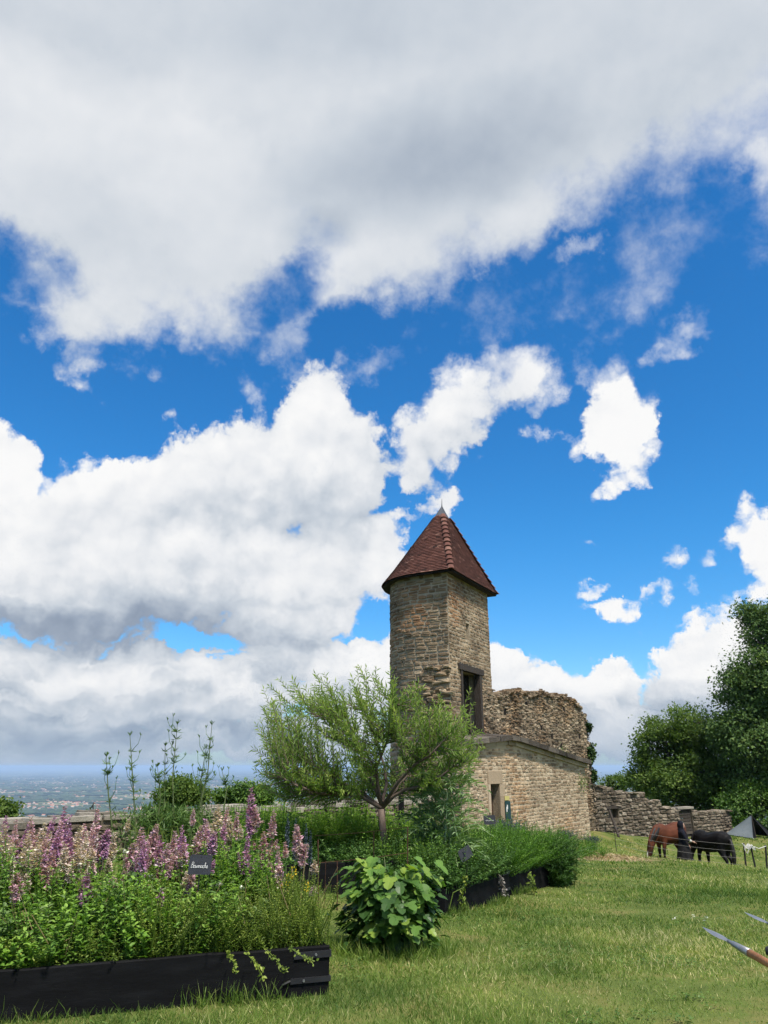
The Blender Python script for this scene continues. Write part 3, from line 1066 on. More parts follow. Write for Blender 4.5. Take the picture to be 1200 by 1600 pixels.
def build_house():
    sm = line_map(HP, h_dir, h_nrm)
    t = empty('stone_outbuilding', (HP.x, HP.y, -1.0), 'low sandstone building with sloping stone coping and small doorway beside the tower', 'building')
    s_end = s_at(sm, H_LEN, 913, 1.7)
    s_pk = s_at(sm, H_LEN, 795, 2.6)
    z_pk, z_end, z_0 = z_at(sm, s_pk, 1163), z_at(sm, s_end, 1200), z_at(sm, 0, 1172)
    zt = lambda s: np.interp(s, [0, s_pk, s_end], [z_0, z_pk, z_end])
    zb = lambda s: G(*sm(s)[:2]) - .3
    d0, d1 = s_at(sm, H_LEN, 768.5, -.5), s_at(sm, H_LEN, 783, -.5)
    dz1 = z_at(sm, (d0 + d1) / 2, 1225)
    dz0 = G(*sm(d0)[:2]) - .05
    op = [(d0, d1, dz0, dz1)]
    mb = MB()
    core_face(mb, sm, 0, s_end, zb, zt, .8, op, .5, 0, .6)
    # end return and back
    for s in (0, s_end):
        x, y, nx, ny = sm(s)
        mb.add([(x, y, -3), (x - nx * 1.1, y - ny * 1.1, -3), (x - nx * 1.1, y - ny * 1.1, zt(s)), (x, y, zt(s))], [(0, 1, 2, 3)], .5)
    mb.build('core', M_HOUSE_MORTAR, t)
    spec = courses(sm, 0, s_end, zb, lambda s: zt(s) - .06, (.235, .115), .018, [(d0 - .16, d1 + .02, dz0, dz1 + .42)], top_noise=.0, jit=1.0)
    ret = line_map(HP, -h_nrm, -h_dir)
    spec += courses(ret, 0, .6, zb, lambda s: z_0 - .06, (.27, .135), .026, (), top_noise=0)
    lay_stones(t, spec, M_HOUSE, 'house')
    fb = fbox_on(HP, h_dir, h_nrm)
    # doorway: dressed jambs, big lintel, dark brown plank door set deep
    for (a, b, z0, z1) in ((d0 - .15, d0, dz0, dz1 * .5 + dz0 * .5), (d0 - .15, d0, dz1 * .5 + dz0 * .5 + .004, dz1), (d1, d1 + .30, dz0, dz1 - .42), (d1, d1 + .36, dz1 - .416, dz1)):
        mb = MB(); fb(mb, a, b, z0, z1, -.4, .035, random.random()); mb.build('jamb_stone', M_DRESSED, t)
    mb = MB(); fb(mb, d0 - .15, d1 + .22, dz1 + .004, dz1 + .42, -.4, .042, .4); mb.build('lintel_stone', M_DRESSED, t)
    door = empty('door', (*sm(d0)[:2], dz0)); door.parent = t; door.location = Vector((*sm(d0)[:2], dz0)) - t.location
    nn = 4
    w = (d1 - d0) / nn
    for k in range(nn):
        mb = MB(); fb(mb, d0 + k * w + .006, d0 + (k + 1) * w - .006, dz0, dz1, -.33 + .008 * (k % 2), -.28, random.random()); mb.build('plank', M_DOORWOOD, door)
    mb = MB(); fb(mb, d0 - .05, d1 + .05, dz0 - .1, dz1 + .1, -.5, -.42); mb.build('doorway_shade_sheet', M_BLACK_IN, t)  # near-black sheet painting the darkness behind the door
    # coping: two courses of flat slabs, each slab a piece; the lower moulded course in paler stone
    x = 0.0
    while x < s_end + .1:
        w = random.uniform(.55, .95)
        a, b = x, min(x + w, s_end + .12)
        for (z0, z1, o1, mt, nm) in ((.0, .15, .10, M_DRESSED, 'moulding_stone'), (.155, .32, .27, M_SLATE_STONE, 'coping_slab')):
            mb = MB()
            za, zb_ = zt(a), zt(b)
            q = []
            for s, zz in ((a + .006, za), (b - .006, zb_)):
                X, Y, nx, ny = sm(s)
                o_ = o1 + random.uniform(-.03, .03)
                for dz, oo in ((z0, -.9), (z0, o_), (z1 + random.uniform(-.01, .02), o_), (z1 + .10, -.9)):
                    q.append((X + nx * oo, Y + ny * oo, zz + dz))
            mb.add(q, [(0, 1, 2, 3), (7, 6, 5, 4), (1, 5, 6, 2), (2, 6, 7, 3), (0, 4, 5, 1)], random.random())
            mb.build(nm, mt, t)
        x += w
    return sm, zt, s_end, fb, d0, d1, dz0, dz1


HOUSE = build_house()


def build_ruin():
    """thick curtain wall with its broken crest, end torn off in a slope"""
    off = .95
    P = HP - h_nrm * off + h_dir * 3.1
    Q = HQ - h_nrm * off + h_dir * .6
    L = (Q - P).length
    sm = line_map(P, h_dir, h_nrm)
    t = empty('ruined_wall', (P.x, P.y, -1.2), 'thick ruined rubble wall with broken crest and ivy behind the low building', 'wall')
    prof_px = [(745, 1070), (768, 1074), (780, 1084), (796, 1083), (812, 1077), (830, 1083), (850, 1080), (868, 1086), (884, 1085), (897, 1090), (908, 1102), (917, 1120), (925, 1143), (932, 1168), (938, 1195), (942, 1225), (947, 1262), (950, 1300)]
    ks, kz = [], []
    for px, py in prof_px:
        s = s_at(sm, L, px, 3.0)
        ks.append(s); kz.append(z_at(sm, s, py))
    zt = lambda s: float(np.interp(s, ks, kz)) + .05 * math.sin(s * 9) + .04 * math.sin(s * 23 + 1)
    zb = lambda s: G(*sm(s)[:2]) - .3
    mb = MB()
    N = 60
    TH = .85
    ss = np.linspace(0, L, N)
    front = [[(*sm(s)[:2], z) for z in np.linspace(zb(s), zt(s) - .12, 8)] for s in ss]
    back = [[(sm(s)[0] - h_nrm.x * TH, sm(s)[1] - h_nrm.y * TH, z) for z in np.linspace(zb(s), zt(s) - .25 + .12 * math.sin(s * 5), 8)] for s in ss]
    mb.grid(np.array(front), .5)
    mb.grid(np.array(back)[:, ::-1], .5)
    mb.grid(np.array([[f[-1], tuple((np.array(f[-1]) + np.array(b[-1])) / 2 + np.array((0, 0, random.uniform(-.05, .15)))), b[-1]] for f, b in zip(front, back)]), .5)
    mb.grid(np.array([front[-1], back[-1]]), .5)
    mb.build('core', M_RUIN_CORE, t, smooth=False)
    holes = []
    for px, py in ((846, 1136), (783, 1150), (884, 1108), (862, 1150), (905, 1150), (790, 1112), (875, 1165), (930, 1210), (918, 1180), (825, 1100)):
        s = s_at(sm, L, px, 3.0); z = z_at(sm, s, py)
        holes.append((s - .10, s + .10, z - .11, z + .11))
    spec = courses(sm, 0, L, zb, lambda s: zt(s) - .02, (.215, .115), .036, holes, rough=.4, top_noise=.06, jit=3.0, skip=.04)
    # crest: loose stones lying over the top
    for k in range(260):
        s = random.uniform(.9, L - .05)
        d = random.uniform(0, TH)
        x, y = sm(s)[0] - h_nrm.x * d, sm(s)[1] - h_nrm.y * d
        w = random.uniform(.16, .34)
        spec.append(((x, y, zt(s) - .10 + random.uniform(-.06, .06)), (h_dir.x, h_dir.y, 0), (h_nrm.x, h_nrm.y, 0), w, random.uniform(.10, .2), random.uniform(.12, .24), random.uniform(-.3, .3), random.uniform(0, .6)))
    # torn end: stones on the return
    for k in range(300):
        d = random.uniform(0, TH)
        z = random.uniform(-2.0, 4.2)
        s = L
        for q in np.linspace(L, 0, 80):
            if zt(q) >= z:
                s = q
                break
        x, y = sm(s)[0] - h_nrm.x * d, sm(s)[1] - h_nrm.y * d
        spec.append(((x, y, z), (-h_nrm.x, -h_nrm.y, 0), (h_dir.x, h_dir.y, 0), random.uniform(.18, .34), random.uniform(.10, .17), random.uniform(.08, .2), random.uniform(-.2, .2), random.uniform(.1, .8)))
    lay_stones(t, spec, M_RUIN, 'ruin', most=260)
    mb = MB()
    for (a, b, z0, z1) in holes:
        x, y, nx, ny = sm((a + b) / 2)
        mb2 = MB()
        q = []
        for s, z in ((a, z0), (b, z0), (b, z1), (a, z1)):
            X, Y = sm(s)[:2]
            q.append((X + nx * .012, Y + ny * .012, z))
        mb2.add(q, [(0, 1, 2, 3)])
        mb2.build('putlog_shade', M_BLACK_IN, t)  # flat near-black sheet, the hole's darkness painted on the wall face
    return sm, zt, L, t


RUIN = build_ruin()
RUIN_P = Vector(RUIN[0](0)[:2])


def build_field_wall():
    """low broken wall that runs on to the right behind the horses, with a barred wooden gate"""
    a, b, c = at(915, 1250, 35.6), at(1060, 1270, 40.0), at(1140, 1270, 43.0)
    pts = [Vector((a.x, a.y)), Vector((b.x, b.y)), Vector((c.x, c.y))]
    f, L = path_map(pts)
    x, y, nx, ny = f(1.0)
    sg = 1 if ny < 0 else -1
    sm = lambda s: (lambda q: (q[0], q[1], q[2] * sg, q[3] * sg))(f(s))
    t = empty('field_wall', (pts[0].x, pts[0].y, -2), 'low broken grey stone wall stepping down behind the grazing horses', 'wall')
    prof = [(915, 1226), (944, 1230), (962, 1233), (972, 1238), (984, 1240), (1008, 1240), (1012, 1251), (1030, 1252), (1036, 1262), (1050, 1264), (1062, 1268), (1082, 1267), (1100, 1270), (1126, 1267), (1140, 1268)]
    ks = [s_at(sm, L, p[0], -.5) for p in prof]
    kz = [z_at(sm, s, p[1]) for s, p in zip(ks, prof)]
    zt = lambda s: float(np.interp(s, ks, kz))
    zb = lambda s: G(*sm(s)[:2]) - .3
    g0, g1 = s_at(sm, L, 1060, -.5), s_at(sm, L, 1080, -.5)
    gz = zb(g0) + .3
    h0, h1 = s_at(sm, L, 950, -.5), s_at(sm, L, 966, -.5)
    hz1 = z_at(sm, h0, 1264)
    ops = [(h0, h1, hz1 - .42, hz1), (g0, g1, gz, zt(g0) + .02)]
    mb = MB()
    core_face(mb, sm, 0, L, zb, lambda s: zt(s) - .04, .35, ops, .5, 0, .5)
    TH = .55
    for s0, s1 in ((0, g0), (g1, L)):
        ss = np.linspace(s0, s1, 24)
        mb.grid(np.array([[(sm(s)[0] - sm(s)[2] * d, sm(s)[1] - sm(s)[3] * d, zt(s) - .04) for s in ss] for d in (0, TH)]), .5)
        mb.grid(np.array([[(sm(s)[0] - sm(s)[2] * TH, sm(s)[1] - sm(s)[3] * TH, z) for s in ss] if z is not None else [(sm(s)[0] - sm(s)[2] * TH, sm(s)[1] - sm(s)[3] * TH, zt(s) - .04) for s in ss] for z in (None, -3.5)]), .5)
    mb.build('core', M_FIELD_CORE, t)
    spec = courses(sm, 0, L, zb, zt, (.34, .155), .05, ops, rough=.4, top_noise=.05, jit=1.4)
    for k in range(60):
        s = random.uniform(0, L)
        if g0 < s < g1:
            continue
        x, y, nx, ny = sm(s)
        d = random.uniform(0, .4)
        spec.append(((x - nx * d, y - ny * d, zt(s) + .02), (-ny, nx, 0), (nx, ny, 0), random.uniform(.3, .6), random.uniform(.08, .13), random.uniform(.1, .25), random.uniform(-.1, .1), random.uniform(.6, 1)))
    lay_stones(t, spec, M_FIELD, 'field')
    mb = MB()
    x, y, nx, ny = sm((h0 + h1) / 2)
    fb = fbox_on(Vector(sm(h0)[:2]), Vector((-ny, nx)) if (Vector((-ny, nx)).x > 0) else Vector((ny, -nx)), Vector((nx, ny)))
    fb(mb, -.15, h1 - h0 + .2, hz1, hz1 + .13, -.35, .06)
    mb.build('lintel', M_DARKWOOD, t)
    mb = MB(); fb(mb, -.1, h1 - h0 + .1, hz1 - .5, hz1 + .05, -.4, -.3); mb.build('niche_back', M_FIELD, t)
    # gate
    p0 = sm(g0)
    gt = empty('barred_gate', (p0[0], p0[1], gz), 'dark wooden barred gate in a gap of the low stone wall', 'gate')
    x, y, nx, ny = sm((g0 + g1) / 2)
    dd = Vector((-ny, nx)) if (Vector((-ny, nx)).x > 0) else Vector((ny, -nx))
    fb = fbox_on(Vector(p0[:2]), dd, Vector((nx, ny)))
    W = g1 - g0
    ztop = zt(g0) + .08
    for s in (.02, W - .10):
        mb = MB(); fb(mb, s, s + .08, gz - .1, ztop, -.2, -.1); mb.build('post', M_DARKWOOD, gt)
    n = 8
    for k in range(n):
        z = gz + .12 + (ztop - gz - .25) * k / (n - 1)
        mb = MB(); fb(mb, .06, W - .06, z, z + .125, -.095, -.06, random.random()); mb.build('rail', M_DARKWOOD, gt)
    mb = MB(); fb(mb, -.15, W + .15, ztop, ztop + .1, -.35, .06, .8); tag(mb.build('cap_stone', M_COPING, t))
    # a beam leaning by the niche
    q0, q1 = at(952, 1266, 36.0), at(968, 1318, 35.2)
    q1.z = G(q1.x, q1.y)
    mb = MB(); mb.tube([q0, q1], [.06, .065], 6)
    tag(mb.build('leaning_beam', M_DARKWOOD), 'dark timber beam leaning against the low broken stone wall', 'beam')


build_field_wall()


def build_parapet():
    P, Q = WALL_P - (WALL_Q - WALL_P) * .25, WALL_Q + (WALL_Q - WALL_P) * .14
    d = (Q - P).normalized()
    n = Vector((d.y, -d.x))
    L = (Q - P).length
    sm = line_map(P, d, n)
    t = empty('parapet_wall', (P.x, P.y, -.3), 'low rough stone parapet with pale flat capping running past the flower beds', 'wall')
    ZT = .60
    zt = lambda s: ZT + .04 * math.sin(s * 1.7) + .03 * math.sin(s * 4.1)
    zb = lambda s: G(*sm(s)[:2]) - .2
    TH = 1.05
    mb = MB()
    core_face(mb, sm, 0, L, zb, lambda s: zt(s) - .05, .5, (), 0, 0, .5)
    ss = np.linspace(0, L, 40)
    mb.grid(np.array([[(sm(s)[0] - n.x * q, sm(s)[1] - n.y * q, zt(s) - .05) for s in ss] for q in (0, TH)]), .5)
    mb.grid(np.array([[(sm(s)[0] - n.x * TH, sm(s)[1] - n.y * TH, zt(s) - .05) for s in ss], [(sm(s)[0] - n.x * TH, sm(s)[1] - n.y * TH, -4) for s in ss]]), .5)
    mb.build('core', M_FIELD_CORE, t)
    spec = courses(sm, 0, L, zb, lambda s: zt(s) - .06, (.36, .14), .06, (), rough=.5, top_noise=.03, jit=1.5, tint=lambda s, z: random.random() * .8)
    lay_stones(t, spec, M_FIELD, 'parapet', most=150)
    # flat capping stones, two or three deep across the wall
    for row in range(3):
        s = random.uniform(-.4, 0)
        while s < L:
            w = random.uniform(.35, .85)
            d0 = -.10 + row * .40
            dep = .37
            th = random.uniform(.06, .12)
            z0 = zt(s + w / 2) - .05 + random.uniform(-.015, .02)
            k = 7
            top, bot = [], []
            for i in range(k):
                a = 2 * math.pi * i / k + .2
                ca, sa = math.cos(a), math.sin(a)
                mm = max(abs(ca), abs(sa))
                u = .5 * ca / mm * random.uniform(.88, .99)
                v = .5 * sa / mm * random.uniform(.86, .99)
                S, D = s + w / 2 + u * w, d0 + dep / 2 + v * dep
                x, y = P.x + d.x * S - n.x * D, P.y + d.y * S - n.y * D
                top.append((x, y, z0 + th + random.uniform(-.012, .012)))
                bot.append((x, y, z0 - .01))
            mb = MB()
            mb.add(bot + top, [tuple(range(k, 2 * k))] + [(i, (i + 1) % k, k + (i + 1) % k, k + i) for i in range(k)], random.uniform(.25, 1))
            mb.build('capping_stone', M_COPING, t)
            s += w + .01
    return sm, L


PARAPET = build_parapet()

# ------------------------------------------------------------------ vegetation helpers
LEAF_R = (np.array([(0, 0, 0), (-.5, .42, .10), (0, 1, -.04), (.5, .42, .10)]), [(0, 3, 2), (0, 2, 1)])
LEAF_O = (np.array([(0, 0, 0), (-.42, .28, .10), (-.40, .62, .08), (0, 1, -.10), (.40, .62, .08), (.42, .28, .10), (0, .5, 0)]),
          [(0, 5, 6), (5, 4, 6), (4, 3, 6), (3, 2, 6), (2, 1, 6), (1, 0, 6)])
LEAF_T = (np.array([(-.5, 0, 0), (.5, 0, 0), (0, 1, 0)]), [(0, 1, 2)])
BLADE = (np.array([(-.5, 0, 0), (.5, 0, 0), (.36, .55, .10), (-.36, .55, .10), (0, 1, .38)]), [(0, 1, 2, 3), (3, 2, 4)])


def unit(a):
    return a / np.maximum(np.linalg.norm(a, axis=-1, keepdims=True), 1e-9)


def frames(axis, nrm, length, width):
    y = unit(np.asarray(axis, float))
    x = unit(np.cross(y, np.asarray(nrm, float) + 1e-4))
    z = np.cross(x, y)
    L, W = np.asarray(length)[:, None], np.asarray(width)[:, None]
    return np.stack([x * W, y * L, z * L], axis=-1)


def rnd_dirs(n):
    return unit(RNG.normal(size=(n, 3)))


def fnoise(P, scale, seed=0):
    """cheap smooth value noise from sines, in about -1..1"""
    p = np.asarray(P) * scale + seed * 7.31
    a = np.sin(p[:, 0] * 1.7 + 1.3 * np.sin(p[:, 1] * 1.1 + p[:, 2])) + np.sin(p[:, 1] * 1.9 + 1.1 * np.sin(p[:, 2] * 1.3 - p[:, 0])) + np.sin(p[:, 2] * 2.1 + 1.2 * np.sin(p[:, 0] * .9 + p[:, 1]))
    return a / 3


G_DARK = [(0, (.040, .078, .019)), (.4, (.082, .142, .033)), (.75, (.138, .208, .050)), (1, (.20, .265, .078))]
M_LEAF_TREE = m_leaf('tree_leaves', G_DARK, .42, rough=.6, spec=.15, vary=.6)
M_LEAF_ASH = m_leaf('ash_leaves', [(0, (0.042, 0.079, 0.026)), (.5, (0.085, 0.150, 0.048)), (1, (0.192, 0.266, 0.080))], .25, rough=.65, spec=.12, vary=.6)
M_LEAF_BUSH = m_leaf('bush_leaves', [(0, (0.038, 0.083, 0.015)), (.5, (0.090, 0.180, 0.033)), (1, (0.180, 0.285, 0.068))], .35, vary=.9)
M_BARK = m_plain('bark', [(.2, (.04, .030, .022)), (.5, (.085, .066, .050)), (.9, (.15, .12, .095))], 9, .9, .2, bumps=(22, .9, .02), stretch=(1, 1, .25))
M_IVY = m_leaf('ivy_leaves', [(0, (0.012, 0.033, 0.009)), (.6, (0.033, 0.072, 0.018)), (1, (0.075, 0.128, 0.030))], .2)


def tree(name, label, base, lobes, nclump, per, leaf, mat, trunk_r, group=None, shoot=.42, cat='tree', top=None, gap=-.25):
    """lobes: (centre, radii). Leaves sit in clumps spread over the lobes; trunk forks into a limb for each lobe."""
    base = Vector(base)
    t = empty(name, base, label, cat, group)
    mb = MB()
    fork = base + (Vector(top) - base) * .35 if top else base + Vector((0, 0, (min(l[0][2] for l in lobes) - base.z) * .8))
    mb.tube([base - Vector((0, 0, .3)), base.lerp(fork, .5) + Vector((.05, 0, 0)), fork], [trunk_r * 1.25, trunk_r, trunk_r * .85], 8)
    for c, r in lobes:
        c = Vector(c)
        mid = fork.lerp(c, .5) + Vector((random.uniform(-.2, .2), random.uniform(-.2, .2), .2))
        mb.tube([fork, mid, c], [trunk_r * .6, trunk_r * .38, trunk_r * .18], 6)
        for k in range(7):
            d = Vector(rnd_dirs(1)[0])
            d.z = abs(d.z) * .6
            e = c + Vector((d.x * r[0], d.y * r[1], d.z * r[2])) * .9
            mb.tube([mid.lerp(c, random.uniform(.2, 1)), c.lerp(e, .5) + Vector((0, 0, .1)), e], [trunk_r * .16, trunk_r * .09, trunk_r * .03], 5)
    mb.build('trunk', M_BARK, t, smooth=True)
    C, O = [], []
    vol = np.array([(r[0] * r[1] * r[2]) ** (2 / 3) for c, r in lobes])
    for (c, r), v in zip(lobes, vol / vol.sum()):
        n = int(nclump * v)
        d = rnd_dirs(n)
        rad = RNG.uniform(.35, 1.08, n) ** .55
        C.append(np.array(c) + d * np.array(r) * rad[:, None])
        O.append(d)
    C, O = np.concatenate(C), np.concatenate(O)
    keep = fnoise(C, 1.1) > gap
    C, O = C[keep], O[keep]
    n = len(C)
    P = np.repeat(C, per, axis=0) + RNG.normal(size=(n * per, 3)) * np.array((1, 1, .62)) * shoot
    O2 = np.repeat(O, per, axis=0)
    ax = unit(O2 * .5 + RNG.normal(size=(n * per, 3)) * .7 + np.array((0, 0, -.25)))
    nr = unit(np.array((0, 0, 1.0)) + O2 * .5 + RNG.normal(size=(n * per, 3)) * .55)
    sz = leaf * RNG.uniform(.7, 1.35, n * per)
    ti = np.clip(np.repeat(RNG.uniform(.15, .75, n), per) + RNG.normal(size=n * per) * .16, 0, 1)
    mb = MB()
    mb.rep(*LEAF_R, frames(ax, nr, sz, sz * .62), P, ti)
    mb.build('crown', mat, t)
    return t


def ell(px, py, Y, rx, rz, ry=None):
    """lobe at a pixel: radii in pixels of the photograph turned into metres at that distance"""
    p = at(px, py, Y)
    k = (Y * math.cos(PITCH) + (p.z - EYE) * math.sin(PITCH)) / FPX
    return (tuple(p), (rx * k, ry or rx * k * .9, rz * k * .9))


def build_trees():
    p = at(1215, 1300, 47)
    tree('ash_tree', 'tall dark green ash tree rising at the field edge above the tent', (p.x, p.y, G(p.x, p.y)),
         [ell(1225, 985, 47, 60, 52), ell(1190, 1060, 46, 52, 55), ell(1165, 1075, 47, 42, 40), ell(1245, 1090, 48, 70, 60), ell(1185, 1150, 46, 62, 52), ell(1150, 1135, 47, 30, 36), ell(1250, 1180, 47, 70, 60), ell(1185, 960, 47, 26, 24), ell(1195, 1210, 47, 60, 40)],
         1150, 80, .19, M_LEAF_ASH, .32, shoot=.42, gap=-.42)
    p = at(1075, 1290, 51)
    tree('chestnut_tree', 'broad rounded green tree behind the low stone wall', (p.x, p.y, G(p.x, p.y)),
         [ell(1072, 1142, 51, 60, 40), ell(1040, 1172, 51, 46, 44), ell(1105, 1175, 51, 50, 45), ell(1025, 1215, 51, 45, 34), ell(1080, 1215, 50, 65, 40), ell(1125, 1220, 51, 45, 42), ell(1045, 1250, 50, 40, 22), ell(1100, 1255, 50, 55, 24), ell(1012, 1226, 52, 20, 18)],
         1000, 64, .19, M_LEAF_TREE, .30, shoot=.34, gap=-.3)
    p = at(1160, 1300, 45.5)
    tree('hazel_bush', 'bright green bush behind the grey tent', (p.x, p.y, G(p.x, p.y)),
         [ell(1150, 1262, 45.5, 26, 24), ell(1172, 1248, 45.5, 28, 30), ell(1200, 1238, 46, 34, 34), ell(1195, 1275, 45.5, 26, 30), ell(1150, 1285, 45, 18, 18)],
         300, 55, .15, M_LEAF_BUSH, .10, cat='bush', shoot=.26)
    p = at(1225, 1300, 43.5)
    tree('hazel_bush', 'yellow-green bush at the edge of the picture above the tent opening', (p.x, p.y, G(p.x, p.y)),
         [ell(1222, 1275, 43.5, 30, 30), ell(1250, 1255, 43.5, 30, 34), ell(1208, 1290, 43.5, 14, 14)], 190, 55, .15, M_LEAF_BUSH, .10, cat='bush', shoot=.26)
    p = at(966, 1240, 62)
    tree('far_tree', 'small hazy tree top just past the end of the ruined wall', (p.x, p.y, G(p.x, p.y)),
         [ell(962, 1222, 62, 17, 14), ell(985, 1226, 61, 20, 13), ell(948, 1232, 62, 14, 12), ell(1005, 1232, 60, 16, 10)], 120, 45, .2, M_LEAF_TREE, .16, shoot=.22)
    # shrubs on the slope beyond the parapet
    for (lab, px, Y, lobes) in (
            ('round dark bush beyond the parapet behind the fennel stalks', 285, 21.5, [ell(284, 1236, 21.5, 26, 20), ell(262, 1245, 21.5, 18, 13), ell(306, 1244, 21.5, 18, 13)]),
            ('loose green shrub beyond the parapet beside the willow', 380, 22.5, [ell(385, 1238, 22.5, 34, 17), ell(352, 1244, 22.5, 16, 12), ell(410, 1245, 22.5, 16, 12)]),
            ('dark bush behind the willow trunk beyond the parapet', 560, 26.5, [ell(560, 1222, 26.5, 36, 30), ell(520, 1238, 26.5, 30, 20), ell(592, 1215, 26.8, 22, 30)]),
            ('small bush at the edge of the picture beyond the parapet', 4, 18.0, [ell(2, 1272, 18, 14, 14), ell(-16, 1272, 18, 18, 16)]),
            ('thin sapling standing beyond the parapet among the fennel', 146, 20.0, [ell(146, 1262, 20, 8, 8), ell(142, 1270, 20, 9, 7)])):
        p = at(px, 1260, Y)
        tree('slope_shrub', lab, (p.x, p.y, G(p.x, p.y)), lobes, 170 if 'sapling' not in lab else 26, 46, .085, M_LEAF_BUSH if 'loose' in lab or 'sapling' in lab else M_LEAF_TREE, .05, 'shrubs beyond the parapet', shoot=.13, cat='shrub')
    # ivy over the torn end of the ruined wall: leaves clinging in a narrow curtain
    sm, zt, L, rt = RUIN
    n = 2600
    Z = RNG.uniform(.95, 3.75, n)
    prof = np.linspace(L, 0, 240)
    pz = np.array([zt(q) for q in prof])
    edge = np.array([prof[np.argmax(pz >= z)] for z in Z])
    s = edge + RNG.uniform(-.34, .16, n) * np.clip(.5 + .5 * np.sin(Z * 3.1 + 1), .35, 1)
    d = -RNG.uniform(.03, .17, n)
    P = np.stack([RUIN_P.x + h_dir.x * s - h_nrm.x * d, RUIN_P.y + h_dir.y * s - h_nrm.y * d, Z], -1)
    P = P[fnoise(P, 2.5, 3) > -.35]
    n = len(P)
    sz = RNG.uniform(.09, .17, n)
    iv = MB()
    iv.rep(*LEAF_R, frames(RNG.normal(size=(n, 3)) + np.array((0, 0, -1.0)), np.array((.6, -.3, .5)) + RNG.normal(size=(n, 3)) * .5, sz, sz * .85), P + RNG.normal(size=(n, 3)) * .05, RNG.uniform(0, 1, n))
    tag(iv.build('ivy', M_IVY), 'dark ivy hanging down the torn end of the ruined wall', 'ivy')
    # weeds rooted in the masonry joints
    hs = HOUSE[0]
    for lab, px, py, dens, sp in (('small green weed clump growing from the joint under the end of the stone coping', 907, 1222, 170, .16), ('weed tuft growing on the sloping coping of the low building', 880, 1176, 90, .12)):
        sq = s_at(hs, H_LEN, px, .5)
        zq = z_at(hs, sq, py)
        x, y = hs(sq)[:2]
        P = np.array((x, y, zq)) + RNG.normal(size=(dens, 3)) * np.array((sp, sp, sp * 1.2)) + np.array((h_nrm.x, h_nrm.y, 0)) * .12
        mb = MB()
        mb.rep(*LEAF_R, frames(rnd_dirs(dens) + np.array((0, 0, .4)), rnd_dirs(dens), RNG.uniform(.05, .1, dens), RNG.uniform(.02, .05, dens)), P, RNG.uniform(.2, .9, dens))
        tag(mb.build('wall_weed', M_LEAF_BUSH), lab, 'weed', kind='stuff')


build_trees()

# ------------------------------------------------------------------ the willow
M_WILLOW = m_leaf('willow_leaves', [(0, (0.082, 0.148, 0.031)), (.45, (0.155, 0.252, 0.055)), (.8, (0.265, 0.356, 0.094)), (1, (0.365, 0.434, 0.133))], .40, vary=1.5)
M_WILLOW_BARK = m_plain('willow_bark', [(.2, (.075, .052, .042)), (.5, (.14, .105, .085)), (.9, (.22, .175, .145))], 12, .85, .2, bumps=(30, .9, .015), stretch=(1, 1, .3))


